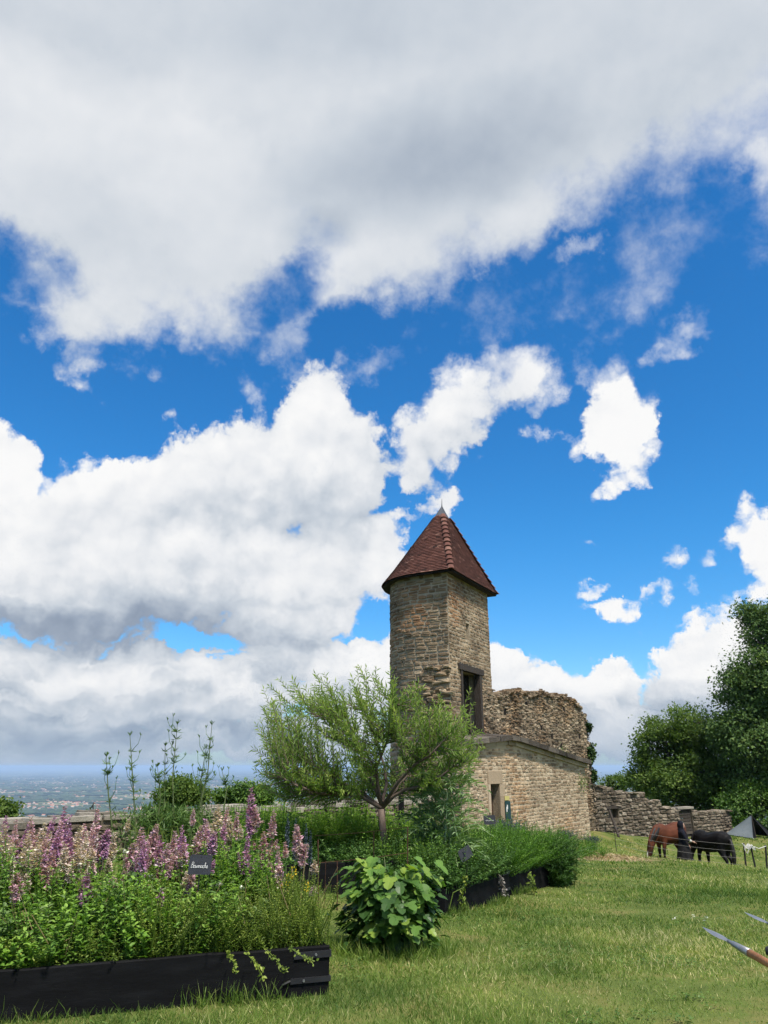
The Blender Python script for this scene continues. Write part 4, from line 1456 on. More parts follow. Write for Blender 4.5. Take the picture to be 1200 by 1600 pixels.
def build_willow():
    Y0 = 11.9
    b = at(601, 1338, Y0)
    b.z = .22
    t = empty('willow_tree', b, 'young willow tree with thin pale leaves and spreading branches in front of the tower', 'tree')
    fork = at(596, 1262, Y0)
    limbs_px = [
        [(596, 1262, 0), (572, 1243, .05), (545, 1228, .15), (520, 1212, .3), (490, 1196, .4), (455, 1180, .5)],
        [(594, 1262, 0), (566, 1246, -.1), (535, 1240, -.25), (500, 1240, -.5), (465, 1228, -.7), (430, 1210, -.8)],
        [(596, 1258, 0), (588, 1236, .05), (578, 1216, .1), (574, 1196, .1), (560, 1160, .15), (535, 1110, .2)],
        [(596, 1258, 0), (590, 1225, -.05), (588, 1200, -.1), (600, 1170, -.1), (612, 1140, -.15), (625, 1090, -.2)],
        [(598, 1262, 0), (615, 1244, -.1), (632, 1234, -.2), (660, 1228, -.35), (690, 1212, -.5), (725, 1185, -.6)],
        [(598, 1260, 0), (618, 1235, .15), (640, 1205, .3), (660, 1170, .4), (675, 1140, .5), (690, 1110, .6)],
        [(596, 1258, 0), (604, 1225, .3), (600, 1195, .5), (585, 1150, .7), (570, 1100, .8)],
        [(598, 1260, 0), (622, 1222, -.3), (648, 1195, -.5), (672, 1180, -.7), (700, 1150, -.9)],
    ]
    mb = MB()
    mb.tube([b - Vector((0, 0, .1)), at(600, 1310, Y0), at(597, 1285, Y0), fork + Vector((0, 0, -.02))], [.070, .058, .055, .060], 10)
    pts = []
    for lp in limbs_px:
        P = [at(x, y, Y0 + d) for x, y, d in lp]
        n = len(P)
        R_ = [.026 * (1 - .72 * k / (n - 1)) + .004 for k in range(n)]
        mb.tube(P, R_, 7)
        for k in range(1, n):
            for f in (0, .25, .5, .75):
                pts.append((P[k - 1].lerp(P[k], f), R_[k]))
    mb.build('trunk', M_WILLOW_BARK, t, smooth=True)
    poly = [(400, 1205), (403, 1150), (412, 1095), (440, 1076), (470, 1072), (520, 1066), (560, 1056), (600, 1060), (640, 1078), (680, 1097), (720, 1104), (752, 1135), (756, 1180), (738, 1215), (690, 1232), (640, 1236), (600, 1215), (560, 1236), (500, 1256), (440, 1252), (405, 1235)]

    def inside(x, y):
        c = False
        for i in range(len(poly)):
            (x1, y1), (x2, y2) = poly[i], poly[i - 1]
            if (y1 > y) != (y2 > y) and x < (x2 - x1) * (y - y1) / (y2 - y1) + x1:
                c = not c
        return c
    tw, LP, LA, LT = MB(), [], [], []
    rr = random.Random(3)
    tips = []
    while len(tips) < 640:
        x, y = rr.uniform(398, 757), rr.uniform(1055, 1258)
        if not inside(x, y):
            continue
        # open window near the middle where the sky shows through
        if ((x - 598) / 34) ** 2 + ((y - 1185) / 55) ** 2 < 1 and rr.random() < .8:
            continue
        tips.append(at(x, y, Y0 + rr.uniform(-1.25, 1.25) * (1 - .3 * abs(x - 580) / 180)))
    for k in range(26):     # long wands that stand clear of the crown
        x = rr.uniform(402, 750)
        yb = np.interp(x, [400, 412, 440, 520, 560, 600, 640, 680, 752], [1180, 1096, 1076, 1066, 1056, 1060, 1078, 1097, 1135])
        tips.append(at(x + rr.uniform(-8, 8), yb - rr.uniform(2, 16), Y0 + rr.uniform(-.9, .9)))
    tips.append(at(735, 1078, Y0 - .4)); tips.append(at(741, 1098, Y0 - .5)); tips.append(at(396, 1170, Y0)); tips.append(at(398, 1205, Y0 + .3)); tips.append(at(412, 1078, Y0))
    for p in tips:
        fd = (p - fork).normalized()
        s, r0 = min(pts, key=lambda q: (q[0] - p).length * (1 + 1.6 * (1 - (p - q[0]).normalized().dot(fd))) + .8 * max(0, q[0].z - p.z) + rr.uniform(0, .25))
        span = p - s
        if span.length > 1.5:
            s = s.lerp(p, .15)
        mid = s.lerp(p, .5) + Vector((span.x * .12, span.y * .12, -.10 * span.length))
        seg = [s, mid, p]
        tw.tube(seg, [.0075, .005, .002], 4, .5, cap=False)
        ln = min(.75, span.length * .85 + .2)
        n = int(ln / .023)
        for k in range(n):
            f = 1 - (k / n) * min(1, ln / max(span.length, .05))
            q = s.lerp(mid, f * 2) if f < .5 else mid.lerp(p, f * 2 - 1)
            d = (p - mid).normalized()
            a = k * 2.4 + rr.uniform(-.4, .4)
            side = d.cross(Vector((math.cos(a), math.sin(a), .3))).normalized()
            LP.append(tuple(q)); LA.append(tuple(d * .75 + side * .75 + Vector((0, 0, rr.uniform(-.25, .2)))))
            LT.append(min(1, max(0, .25 + .5 * f + rr.uniform(-.25, .25))))
    tw.build('twigs', M_WILLOW_BARK, t)
    LP, LA = np.array(LP), np.array(LA)
    n = len(LP)
    ln = RNG.uniform(.06, .13, n)
    mb = MB()
    mb.rep(*LEAF_R, frames(LA, np.array((0, -.3, 1.0)) + RNG.normal(size=(n, 3)) * .6, ln, ln * .20), LP, np.array(LT))
    mb.build('crown', M_WILLOW, t)


build_willow()

# ------------------------------------------------------------------ raised planting beds
M_BLACKBOARD = m_plain('black_stained_board', [(.1, (.0025, .0025, .003)), (.5, (.005, .0052, .006)), (.75, (.010, .0105, .012)), (.9, (.030, .027, .023)), (1, (.06, .05, .04))], 5, .75, .10, bumps=(26, .35, .006), stretch=(.5, .5, 3))
M_IRON = m_plain('black_iron', [(.2, (.006, .006, .008)), (.8, (.02, .021, .024))], 8, .6, .35)
M_BOLT = m_plain('steel_bolt', [(.2, (.25, .25, .26)), (.8, (.4, .4, .42))], 8, .4, .5, metal=.8)
M_SOIL = m_plain('dark_soil', [(.2, (.018, .012, .008)), (.6, (.04, .028, .018)), (1, (.075, .055, .038))], 12, .95, .1, bumps=(20, 1, .03))


def bed(label, corner, ang, length, depth, ztop, zbot, bracket=False):
    """corner = near end of the front face; the front runs along ang; the bed lies to the left of that direction"""
    e = Vector((math.cos(ang), math.sin(ang)))
    n = Vector((-e.y, e.x))
    t = empty('planter_box', (corner[0], corner[1], zbot), label, 'planter', 'black raised planter boxes')
    M = Matrix(((e.x, n.x, 0, corner[0]), (e.y, n.y, 0, corner[1]), (0, 0, 1, 0), (0, 0, 0, 1)))
    th = .045

    def b(name, lo, hi, mat, par=t):
        mb = MB()
        # boards with slightly eased and uneven upper edge
        x0, y0, z0 = lo
        x1, y1, z1 = hi
        k = max(2, int(max(x1 - x0, y1 - y0) / .3))
        along = (x1 - x0) > (y1 - y0)
        rows = []
        for i in range(k + 1):
            f = i / k
            dz = random.uniform(-.006, .006)
            if along:
                x = x0 + (x1 - x0) * f
                r = [(x, y0, z0), (x, y0, z1 - .008 + dz), (x, y0 + .008, z1 + dz), (x, y1 - .008, z1 + dz), (x, y1, z1 - .008 + dz), (x, y1, z0)]
            else:
                y = y0 + (y1 - y0) * f
                r = [(x1, y, z0), (x1, y, z1 - .008 + dz), (x1 - .008, y, z1 + dz), (x0 + .008, y, z1 + dz), (x0, y, z1 - .008 + dz), (x0, y, z0)]
            rows.append([tuple(M @ Vector(p)) for p in r])
        mb.grid(np.array(rows), .5)
        b0 = mb.n
        mb.add(rows[0], [(5, 4, 3, 2, 1, 0)])
        mb.add(rows[-1], [(0, 1, 2, 3, 4, 5)])
        return mb.build(name, mat, par)
    zm = zbot + (ztop - zbot) * .5
    b('front_board', (0, 0, zbot - .1), (length, th, ztop), M_BLACKBOARD)
    b('back_board', (0, depth - th, zbot - .1), (length, depth, ztop), M_BLACKBOARD)
    b('end_board', (.003, th + .002, zbot - .1), (th, depth - th - .002, ztop - .004), M_BLACKBOARD)
    b('end_board', (length - th, th + .002, zbot - .1), (length - .003, depth - th - .002, ztop - .004), M_BLACKBOARD)
    mb = MB()
    N = 14
    q = [[tuple(M @ Vector((th + (length - 2 * th) * i / N, th + (depth - 2 * th) * j / 6, ztop - .07 + random.uniform(-.02, .03)))) for i in range(N + 1)] for j in range(7)]
    mb.grid(np.array(q), .5)
    mb.build('soil', M_SOIL, t)
    if bracket:
        for z0, z1, ln in ((ztop - .075, ztop - .03, .28), (zbot + .09, zbot + .125, .30)):
            mb = MB()
            mb.box((length - ln, -.014, z0), (length + .006, -.001, z1), M)
            mb.box((length + .0005, -.012, z0 + .001), (length + .012, .25, z1 - .001), M)
            br = mb.build('bracket', M_IRON, t)
            mb = MB()
            c = M @ Vector((length - (.11 if ln < .29 else .20), -.014, (z0 + z1) / 2))
            d = M.to_3x3() @ Vector((0, -1, 0))
            mb.tube([c, c + d * .012], [.010, .008], 8)
            mb.build('bolt', M_BOLT, br)
        mb = MB()
        mb.tube([M @ Vector((length - .30, -.008, zbot + .11)), M @ Vector((length - .36, -.008, zbot + .09)), M @ Vector((length - .39, -.008, zbot + .03))], [.010, .009, .006], 6)
        mb.build('iron_hook', M_IRON, t)
    return M, length, depth, ztop - .06


# corners in metres
ang1 = math.atan2(.70, 2.14)
B1 = bed('long black planter box full of pink sage in the near corner of the lawn', (-.42 - 4.6 * math.cos(ang1), 6.3 - 4.6 * math.sin(ang1)), ang1, 4.6, 1.75, .295, -.03, True)
ang2 = math.atan2(2.0, 1.16)
B2 = bed('black planter box behind the broad-leaved bush with dense low herbs', (.80, 10.5), ang2, 2.35, 1.6, .07, -.32, True)
B3 = bed('black planter box overgrown by bright green herbs at the far end of the row', (2.02, 13.0), ang2 - .03, 2.45, 1.6, -.06, -.52)
B4 = bed('black planter box in which the young willow grows', (-2.3, 10.75), .20, 2.75, 1.7, .32, -.06)


def on_bed(B, n, u=(0, 1), v=(0, 1)):
    M, L, D, z = B
    U, V = RNG.uniform(u[0], u[1], n) * (L - .1) + .05, RNG.uniform(v[0], v[1], n) * (D - .1) + .05
    X = M[0][0] * U + M[0][1] * V + M[0][3]
    Y = M[1][0] * U + M[1][1] * V + M[1][3]
    return np.stack([X, Y, np.full(n, z)], -1)


def herb(name, label, mat, base, h, leaf, ratio, nodes, lean=.12, tmpl=LEAF_O, up=.45, stem_r=.003, cat='herbs', start=.15, pairs=2, tint=(.15, .85), droop=0.0, kind='stuff'):
    """many leafy stems: leaves in opposite pairs along each stem"""
    n = len(base)
    H = RNG.uniform(h[0], h[1], n) * (1 + .30 * fnoise(base, 2.6, len(label)) + .18 * fnoise(base, 6.5, n % 17))
    ln = RNG.normal(size=(n, 2)) * lean + np.stack([fnoise(base, 4.0, 3), fnoise(base, 4.0, 8)], -1) * lean
    mb = MB()
    st = MB()
    # stems as thin three-sided prisms
    tops = base + np.stack([ln[:, 0], ln[:, 1], H], -1)
    mats = frames(tops - base, RNG.normal(size=(n, 3)), np.linalg.norm(tops - base, axis=1), np.full(n, stem_r * 2))
    prism = (np.array([(-.5, 0, 0), (.5, 0, 0), (0, 0, .012), (-.3, 1, 0), (.3, 1, 0), (0, 1, .008)]), [(0, 1, 4, 3), (1, 2, 5, 4), (2, 0, 3, 5)])
    mb.rep(*prism, mats, base, np.full(n, .25))
    ph0 = RNG.uniform(0, 6.28, n)
    stemt = RNG.uniform(tint[0], tint[1], n)
    for j in range(nodes):
        f = start + (1 - start) * (j + RNG.uniform(0, .6, n)) / nodes
        P = base + np.stack([ln[:, 0] * f ** 1.6, ln[:, 1] * f ** 1.6, H * f], -1)
        for k in range(pairs):
            a = ph0 + j * 1.57 + k * 2 * math.pi / pairs + RNG.normal(size=n) * .3
            ax = np.stack([np.cos(a), np.sin(a), up + RNG.normal(size=n) * .25 - droop * (1 - f)], -1)
            L = leaf * RNG.uniform(.6, 1.25, n) * (1.12 - .55 * f)
            nr = np.stack([-.5 * np.cos(a), -.5 * np.sin(a), np.ones(n)], -1) + RNG.normal(size=(n, 3)) * .25
            mb.rep(*tmpl, frames(ax, nr, L, L * ratio), P, np.clip(stemt * .7 + .35 * f + RNG.normal(size=n) * .1, 0, 1))
    o = mb.build(name, mat)
    return tag(o, label, cat, kind=kind)


M_BALM = m_leaf('balm_leaves', [(0, (0.054, 0.114, 0.019)), (.35, (0.104, 0.220, 0.035)), (.7, (0.190, 0.333, 0.057)), (1, (0.324, 0.476, 0.104))], .35, vary=2.5)
M_FINE = m_leaf('fine_herb_leaves', [(0, (0.065, 0.109, 0.017)), (.4, (0.123, 0.196, 0.032)), (.75, (0.203, 0.275, 0.051)), (1, (0.304, 0.355, 0.087))], .35, vary=2.5)
M_SAGELEAF = m_leaf('sage_leaves', [(0, (0.048, 0.096, 0.029)), (.5, (0.096, 0.168, 0.056)), (1, (0.192, 0.264, 0.112))], .3, rough=.7, spec=.15, vary=2.0)
M_DEEP = m_leaf('deep_green_leaves', [(0, (0.033, 0.083, 0.021)), (.5, (0.070, 0.155, 0.037)), (1, (0.155, 0.269, 0.072))], .3, vary=2.0)
M_BRIGHT = m_leaf('bright_herb_leaves', [(0, (0.040, 0.099, 0.013)), (.4, (0.079, 0.191, 0.024)), (.75, (0.139, 0.284, 0.040)), (1, (0.224, 0.383, 0.066))], .38, vary=2.0)
M_GREYLEAF = m_leaf('grey_green_leaves', [(0, (0.070, 0.140, 0.056)), (.5, (0.150, 0.250, 0.110)), (1, (0.320, 0.420, 0.240))], .3, rough=.7, vary=2.0)
M_VERBENA = m_leaf('verbena_leaves', [(0, (.09, .19, .025)), (.4, (.16, .29, .042)), (.75, (.24, .39, .07)), (1, (.33, .47, .11))], .45, vary=2.0)
M_DRYSTEM = m_leaf('dry_stems', [(0, (.16, .12, .06)), (.5, (.30, .24, .13)), (1, (.42, .36, .22))], .2)
M_FENNEL = m_leaf('fennel_green', [(0, (0.048, 0.104, 0.022)), (.5, (0.096, 0.184, 0.045)), (1, (0.176, 0.272, 0.080))], .3)


def build_herbs():
    # near bed: taller balm in the middle, crisp low leaves at the front, fine yellow-green herb at its end
    herb('lemon_balm', 'leafy green balm filling the front of the near planter', M_BALM, on_bed(B1, 900, (.10, .86), (.02, .5)), (.18, .46), .068, .62, 10, .09)
    herb('borage_leaves', 'large rough borage leaves scattered through the near planter', M_SAGELEAF, on_bed(B1, 110, (.3, .95), (.1, .8)), (.25, .5), .12, .42, 7, .12, droop=.2, stem_r=.005)
    herb('dry_stems', 'thin straw-coloured dead stems among the herbs of the near planter', M_DRYSTEM, on_bed(B1, 150, (.1, 1.0), (.05, .9)), (.25, .62), .03, .2, 5, .22, tmpl=LEAF_R, droop=.8)
    herb('lemon_balm', 'taller green balm in the middle of the near planter below the pink spikes', M_BALM, on_bed(B1, 1150, (.16, .96), (.40, 1)), (.38, .66), .058, .58, 12, .07)
    herb('sage_leaves', 'broad grey-green sage leaves at the back of the near planter', M_SAGELEAF, on_bed(B1, 260, (.0, .9), (.40, 1)), (.35, .66), .13, .62, 6, .10, droop=.4, stem_r=.005)
    herb('sage_leaves', 'broad sage leaves low in the corner of the near planter', M_SAGELEAF, on_bed(B1, 190, (.0, .52), (.05, .6)), (.18, .42), .11, .62, 6, .10, droop=.4, stem_r=.005)
    herb('oregano', 'fine yellow-green oregano at the bracketed end of the near planter', M_FINE, on_bed(B1, 2300, (.70, 1.01), (.0, .9)), (.18, .50), .026, .5, 18, .10, tmpl=LEAF_R)
    herb('oregano', 'yellow-green seedlings along the rim of the near planter', M_FINE, on_bed(B1, 520, (.1, .75), (.0, .16)), (.08, .24), .03, .6, 7, .06)
    # willow bed: soft bright leaves
    herb('verbena', 'bright soft green herb below the willow in its planter', M_VERBENA, on_bed(B4, 600, (.30, 1.06), (.58, 1.0)), (.3, .6), .095, .30, 10, .14, droop=.2)
    n = 1100
    base = np.stack([RNG.uniform(-2.4, 1.0, n), RNG.uniform(13.7, 15.2, n), np.zeros(n)], -1)
    base[:, 2] = ground_np(base[:, 0], base[:, 1])
    herb('verbena', 'tall bright green herb massed behind the willow trunk', M_VERBENA, base, (.62, 1.05), .11, .30, 12, .16, droop=.2)
    herb('angelica', 'dark leafy herb along the front of the willow planter', M_DEEP, on_bed(B4, 420, (.05, 1.0), (-.02, .5)), (.10, .34), .07, .45, 8, .16, droop=.4)
    herb('lemon_balm', 'green leaves at the shaded end of the willow planter', M_BALM, on_bed(B4, 500, (.0, .45), (.3, 1.0)), (.35, .70), .07, .5, 9, .1)
    # right-hand beds
    herb('mint', 'dense dark green mint spilling over the middle planter', M_DEEP, on_bed(B2, 1900, (-.02, 1.02), (-.06, 1.0)), (.14, .58), .052, .6, 12, .15, droop=.4)
    herb('mint', 'lighter mint shoots in the middle planter beside the tall thistle', M_BALM, on_bed(B2, 700, (.1, 1.0), (.05, 1.0)), (.35, .75), .055, .5, 11, .13)
    herb('tarragon', 'bright green narrow-leaved tarragon heaped in the far planter', M_BRIGHT, on_bed(B3, 2400, (-.05, 1.04), (-.06, 1.0)), (.18, .66), .07, .24, 13, .22, droop=.4, tmpl=LEAF_R)
    herb('tarragon', 'dark shaggy herb hanging over the end of the far planter', M_DEEP, on_bed(B3, 800, (.74, 1.12), (-.22, .55)), (-.10, .55), .085, .24, 14, .28, droop=1.0, tmpl=LEAF_R)
    M_, L_, D_, z_ = B3
    n = 620
    u, v = L_ + RNG.uniform(-.50, .22, n), RNG.uniform(-.26, .6, n)
    keep = (u > L_ + .02) | (v < -.02)
    u, v = u[keep], v[keep]
    base = np.stack([M_[0][0] * u + M_[0][1] * v + M_[0][3], M_[1][0] * u + M_[1][1] * v + M_[1][3], np.zeros(len(u))], -1)
    base[:, 2] = ground_np(base[:, 0], base[:, 1])
    herb('catmint', 'dark shaggy clump standing on the grass round the end of the far planter', M_DEEP, base, (.25, .68), .09, .26, 14, .16, droop=.5, tmpl=LEAF_R)
    # behind: long grass and weeds between the beds and the building
    n = 900
    base = np.stack([RNG.uniform(2.6, 6.4, n), RNG.uniform(17.5, 23.5, n), np.zeros(n)], -1)
    keep = (base[:, 0] < 3.2 + (base[:, 1] - 17.5) * .62) & (base[:, 0] > (base[:, 1] - 15.0) * .22)
    base = base[keep]
    base[:, 2] = ground_np(base[:, 0], base[:, 1])
    herb('tall_weeds', 'tall green weeds between the planters and the low building', M_BRIGHT, base, (.25, .75), .10, .20, 11, .16, tmpl=LEAF_R, droop=.2, cat='weeds')
    n = 420
    base = np.stack([RNG.uniform(-6, 1.6, n), RNG.uniform(13.2, 20.0, n), np.zeros(n)], -1)
    keep = base[:, 1] < 14.1 + (base[:, 0] + 6.97) * 1.18 - .6
    base = base[keep]
    base[:, 2] = ground_np(base[:, 0], base[:, 1])
    herb('tall_weeds', 'weeds growing at the foot of the parapet', M_BALM, base, (.2, .6), .09, .35, 9, .16, droop=.2, cat='weeds')


build_herbs()

# ------------------------------------------------------------------ clary sage: every flower spike is a plant of its own
M_SPIKE = m_leaf('sage_blossom', [(0, (0.259, 0.213, 0.146)), (.25, (0.494, 0.289, 0.370)), (.5, (0.635, 0.389, 0.560)), (.75, (0.729, 0.539, 0.717)), (1, (0.894, 0.828, 0.874))], .3, rough=.6, vary=30.0)
M_SPIKE_PURPLE = m_leaf('sage_blossom_purple', [(0, (0.212, 0.151, 0.157)), (.3, (0.423, 0.201, 0.403)), (.6, (0.553, 0.289, 0.582)), (.85, (0.635, 0.426, 0.717)), (1, (0.823, 0.702, 0.851))], .3, rough=.6, vary=30.0)
M_SPIKE_PALE = m_leaf('sage_blossom_pale', [(0, (0.376, 0.339, 0.224)), (.3, (0.588, 0.464, 0.448)), (.6, (0.706, 0.577, 0.627)), (1, (0.917, 0.891, 0.874))], .3, rough=.6, vary=30.0)
M_STEM = m_plain('green_stem', [(.2, (.06, .085, .03)), (.8, (.12, .15, .06))], 10, .7, .2)


def spike_mesh(seed, mat, thin=False):
    rr = np.random.default_rng(seed)
    mb = MB()
    W = 15
    for k in range(W):
        f = k / (W - 1)
        r = .135 * (1 - .62 * f ** 1.4) * (.75 if f < .08 else 1) * rr.uniform(.85, 1.15)
        m = 9 if f < .8 else 5
        a = rr.uniform(0, 6.28) + np.arange(m) * 6.283 / m + rr.normal(size=m) * .25
        P = np.stack([np.cos(a) * r * .25, np.sin(a) * r * .25, np.full(m, f * .95) + rr.normal(size=m) * .015], -1)
        ax = np.stack([np.cos(a), np.sin(a), .45 + rr.normal(size=m) * .3], -1)
        L = r * rr.uniform(.8, 1.35, m)
        ti = np.clip(.15 + .6 * (1 - f) * rr.uniform(.3, 1.4, m) + rr.normal(size=m) * .2, 0, 1)
        mb.rep(*LEAF_R, frames(ax, np.array((0, 0, 1.0)) + rr.normal(size=(m, 3)) * .5, L, L * .65), P, ti)
        # lower lip and bracts
        ax2 = np.stack([np.cos(a + .3), np.sin(a + .3), -.25 + rr.normal(size=m) * .2], -1)
        mb.rep(*LEAF_R, frames(ax2, np.array((0, 0, 1.0)) + rr.normal(size=(m, 3)) * .5, L * .7, L * .6), P, np.clip(ti + .25, 0, 1))
    mb.tube([(0, 0, -.05), (0, 0, .97)], [.016, .006], 4, .1, cap=False)
    return mb.mesh('flower_spike', mat)


def build_sages():
    mats = {'pink': M_SPIKE, 'purple': M_SPIKE_PURPLE, 'pale': M_SPIKE_PALE}
    meshes = {c: [spike_mesh(40 + k + 10 * q, m) for k in range(4)] for q, (c, m) in enumerate(mats.items())}
    sm = MB()
    sm.tube([(0, 0, 0), (.012, .0, .5), (0, 0, 1)], [.006, .005, .004], 5)
    stem = sm.mesh('stem', M_STEM)
    # pixel x, top y, bottom y, distance, colour
    S = [(6, 1290, 1345, 6.9, 'pale'), (22, 1282, 1336, 7.3, 'pink'), (36, 1300, 1352, 6.8, 'pale'), (48, 1278, 1328, 7.4, 'pink'), (58, 1288, 1345, 7.0, 'pale'),
         (70, 1276, 1335, 7.3, 'purple'), (80, 1296, 1352, 6.8, 'purple'), (92, 1262, 1322, 7.4, 'purple'), (101, 1276, 1338, 7.0, 'purple'), (112, 1292, 1346, 6.9, 'pale'),
         (122, 1288, 1338, 7.2, 'pink'), (14, 1318, 1364, 6.6, 'pale'), (48, 1322, 1366, 6.6, 'pale'), (76, 1330, 1368, 6.6, 'pink'), (96, 1320, 1364, 6.6, 'pale'), (132, 1300, 1350, 6.9, 'pale'),
         (24, 1365, 1402, 6.3, 'pink'), (147, 1258, 1312, 7.4, 'pink'), (161, 1296, 1328, 7.0, 'purple'), (117, 1326, 1360, 6.6, 'pale'), (129, 1322, 1350, 6.7, 'pale'),
         (134, 1364, 1402, 6.3, 'purple'), (144, 1326, 1348, 6.8, 'pale'), (176, 1370, 1386, 6.6, 'pink'), (194, 1360, 1378, 6.7, 'pink'), (197, 1280, 1300, 7.3, 'pale'),
         (215, 1294, 1352, 7.0, 'pink'), (223, 1308, 1362, 6.8, 'purple'), (236, 1288, 1328, 7.2, 'pink'), (250, 1306, 1352, 7.0, 'purple'), (258, 1318, 1356, 6.8, 'pink'), (268, 1300, 1348, 7.1, 'pink'),
         (288, 1292, 1348, 7.0, 'purple'), (282, 1318, 1352, 6.8, 'pink'), (300, 1264, 1290, 7.6, 'pink'), (314, 1284, 1330, 7.2, 'pink'), (321, 1280, 1322, 7.3, 'purple'), (330, 1300, 1334, 7.0, 'purple'),
         (338, 1258, 1300, 7.6, 'pale'), (349, 1262, 1306, 7.6, 'pink'), (357, 1276, 1312, 7.5, 'pale'), (391, 1232, 1290, 7.7, 'purple'), (384, 1306, 1356, 7.1, 'purple'), (400, 1262, 1292, 7.7, 'pink'),
         (252, 1386, 1416, 6.4, 'purple'), (287, 1362, 1390, 6.6, 'pale'), (298, 1360, 1392, 6.6, 'pink'), (376, 1288, 1312, 7.5, 'pale'), (424, 1268, 1308, 7.8, 'pink'), (437, 1322, 1384, 7.0, 'pink'),
         (467, 1288, 1334, 7.7, 'pink'), (491, 1344, 1366, 7.3, 'pale'), (489, 1384, 1402, 6.9, 'pale'), (446, 1316, 1340, 7.3, 'pink'), (60, 1308, 1352, 6.8, 'pink'), (232, 1376, 1392, 6.6, 'pale'), (205, 1318, 1348, 7.2, 'pink')]
    S += [(12, 1300, 1352, 7.1, 'pink'), (30, 1290, 1345, 7.0, 'purple'), (54, 1296, 1350, 7.2, 'pink'), (66, 1300, 1352, 6.9, 'pale'), (86, 1284, 1340, 7.1, 'pink'), (106, 1300, 1352, 6.8, 'purple'),
          (140, 1290, 1340, 7.2, 'pink'), (154, 1300, 1345, 7.0, 'pink'), (172, 1302, 1345, 7.2, 'pale'), (242, 1298, 1344, 7.3, 'pink'), (276, 1298, 1340, 7.3, 'purple'), (306, 1290, 1330, 7.3, 'pink'), (366, 1270, 1312, 7.6, 'pink'),
          (3, 1276, 1325, 7.5, 'purple'), (344, 1288, 1325, 7.4, 'purple'), (411, 1300, 1340, 7.4, 'pink')]
    ordinal = ['leftmost', 'second', 'third', 'fourth', 'fifth', 'sixth', 'seventh', 'eighth', 'ninth', 'tenth', 'eleventh', 'twelfth', 'thirteenth', 'fourteenth', 'fifteenth', 'sixteenth', 'seventeenth', 'eighteenth', 'nineteenth', 'twentieth'] + \
        ['twenty-' + q for q in ('first', 'second', 'third', 'fourth', 'fifth', 'sixth', 'seventh', 'eighth', 'ninth')] + ['thirtieth'] + ['thirty-' + q for q in ('first', 'second', 'third', 'fourth', 'fifth', 'sixth', 'seventh', 'eighth', 'ninth')]
    look = {'pink': 'pink-mauve', 'purple': 'deep purple', 'pale': 'pale faded'}
    rank = {}
    for c in look:
        for r_, q in enumerate(sorted(q for q in S if q[4] == c)):
            rank[q] = ('%s clary sage spike nearest the left end of the near planter' % look[c]) if r_ == 0 else ('%s %s clary sage spike from the left in the near planter' % (ordinal[r_], look[c]))
    txt = {'pink': 'clary sage with pink-mauve flower spike standing in the near planter', 'purple': 'clary sage with deep purple flower spike standing in the near planter',
           'pale': 'clary sage with pale fading pink-white flower spike in the near planter'}
    for k, (px, y0, y1, Y, c) in enumerate(S):
        top, bot = at(px, y0, Y), at(px, y1, Y)
        ln = (top - bot).length * 1.05
        lean = Vector((random.uniform(-.16, .16), random.uniform(-.10, .12), 1)).normalized()
        root = Vector((bot.x - lean.x * .4 + random.uniform(-.03, .03), bot.y + .05, B1[3]))
        t = empty('clary_sage', root, rank[(px, y0, y1, Y, c)], 'flower', 'clary sage with %s spikes' % c)
        d = bot - root
        st = bpy.data.objects.new('stem', stem)
        COL.objects.link(st)
        st.parent = t
        st.rotation_euler = d.to_track_quat('Z', 'Y').to_euler()
        st.scale = (1, 1, d.length)
        fs = bpy.data.objects.new('flower_spike', meshes[c][k % 4])
        COL.objects.link(fs)
        fs.parent = t
        fs.location = d
        fs.rotation_euler = (lean.to_track_quat('Z', 'Y').to_matrix() @ Matrix.Rotation(random.uniform(0, 6.28), 3, 'Z')).to_euler()
        w = random.uniform(.9, 1.4) * (.32 if ln > .16 else .22)
        fs.scale = (w, w, ln)
        for q in range(random.choice((1, 2, 2, 3)) if ln > .16 else 0):      # side branches with smaller spikes
            a = random.uniform(0, 6.28)
            o = Vector((math.cos(a), math.sin(a), 0))
            f2 = bpy.data.objects.new('flower_spike', meshes[c][(k + q + 1) % 4])
            COL.objects.link(f2)
            f2.parent = t
            f2.location = d * random.uniform(.72, .95) + o * .02
            f2.rotation_euler = (lean * 1.0 + o * random.uniform(.25, .6)).to_track_quat('Z', 'Y').to_euler()
            f2.scale = (w * .7, w * .7, ln * random.uniform(.5, .85))
    # bluish seed heads behind
    M_BLUE = m_leaf('blue_spike', [(0, (.03, .05, .06)), (.5, (.06, .085, .12)), (1, (.12, .15, .20))], .2)
    bm_ = [spike_mesh(90 + k, M_BLUE) for k in range(2)]
    for k, (px, y0, y1, Y) in enumerate([(448, 1268, 1330, 8.4), (460, 1276, 1345, 8.4), (484, 1296, 1350, 8.5), (477, 1284, 1340, 8.6)]):
        top, bot = at(px, y0, Y), at(px, y1, Y)
        root = Vector((bot.x, Y, G(bot.x, Y)))
        t = empty('blue_spire', root, '%s slender grey-blue plant spire from the left, before the willow planter' % ('first', 'second', 'fourth', 'third')[k], 'flower', 'grey-blue spires')
        d = bot - root
        for nm, me, loc, sc, rot in (('stem', stem, Vector(), (1, 1, d.length), d.to_track_quat('Z', 'Y').to_euler()), ('flower_spike', bm_[k % 2], d, (.2, .2, (top - bot).length), Euler((0, 0, k)))):
            o = bpy.data.objects.new(nm, me)
            COL.objects.link(o)
            o.parent = t
            o.location, o.scale, o.rotation_euler = loc, sc, rot
    # yellow flowers near the end of the bed
    M_YEL = m_leaf('yellow_petals', [(0, (.45, .28, .01)), (.5, (.70, .50, .02)), (1, (.80, .65, .05))], .2)
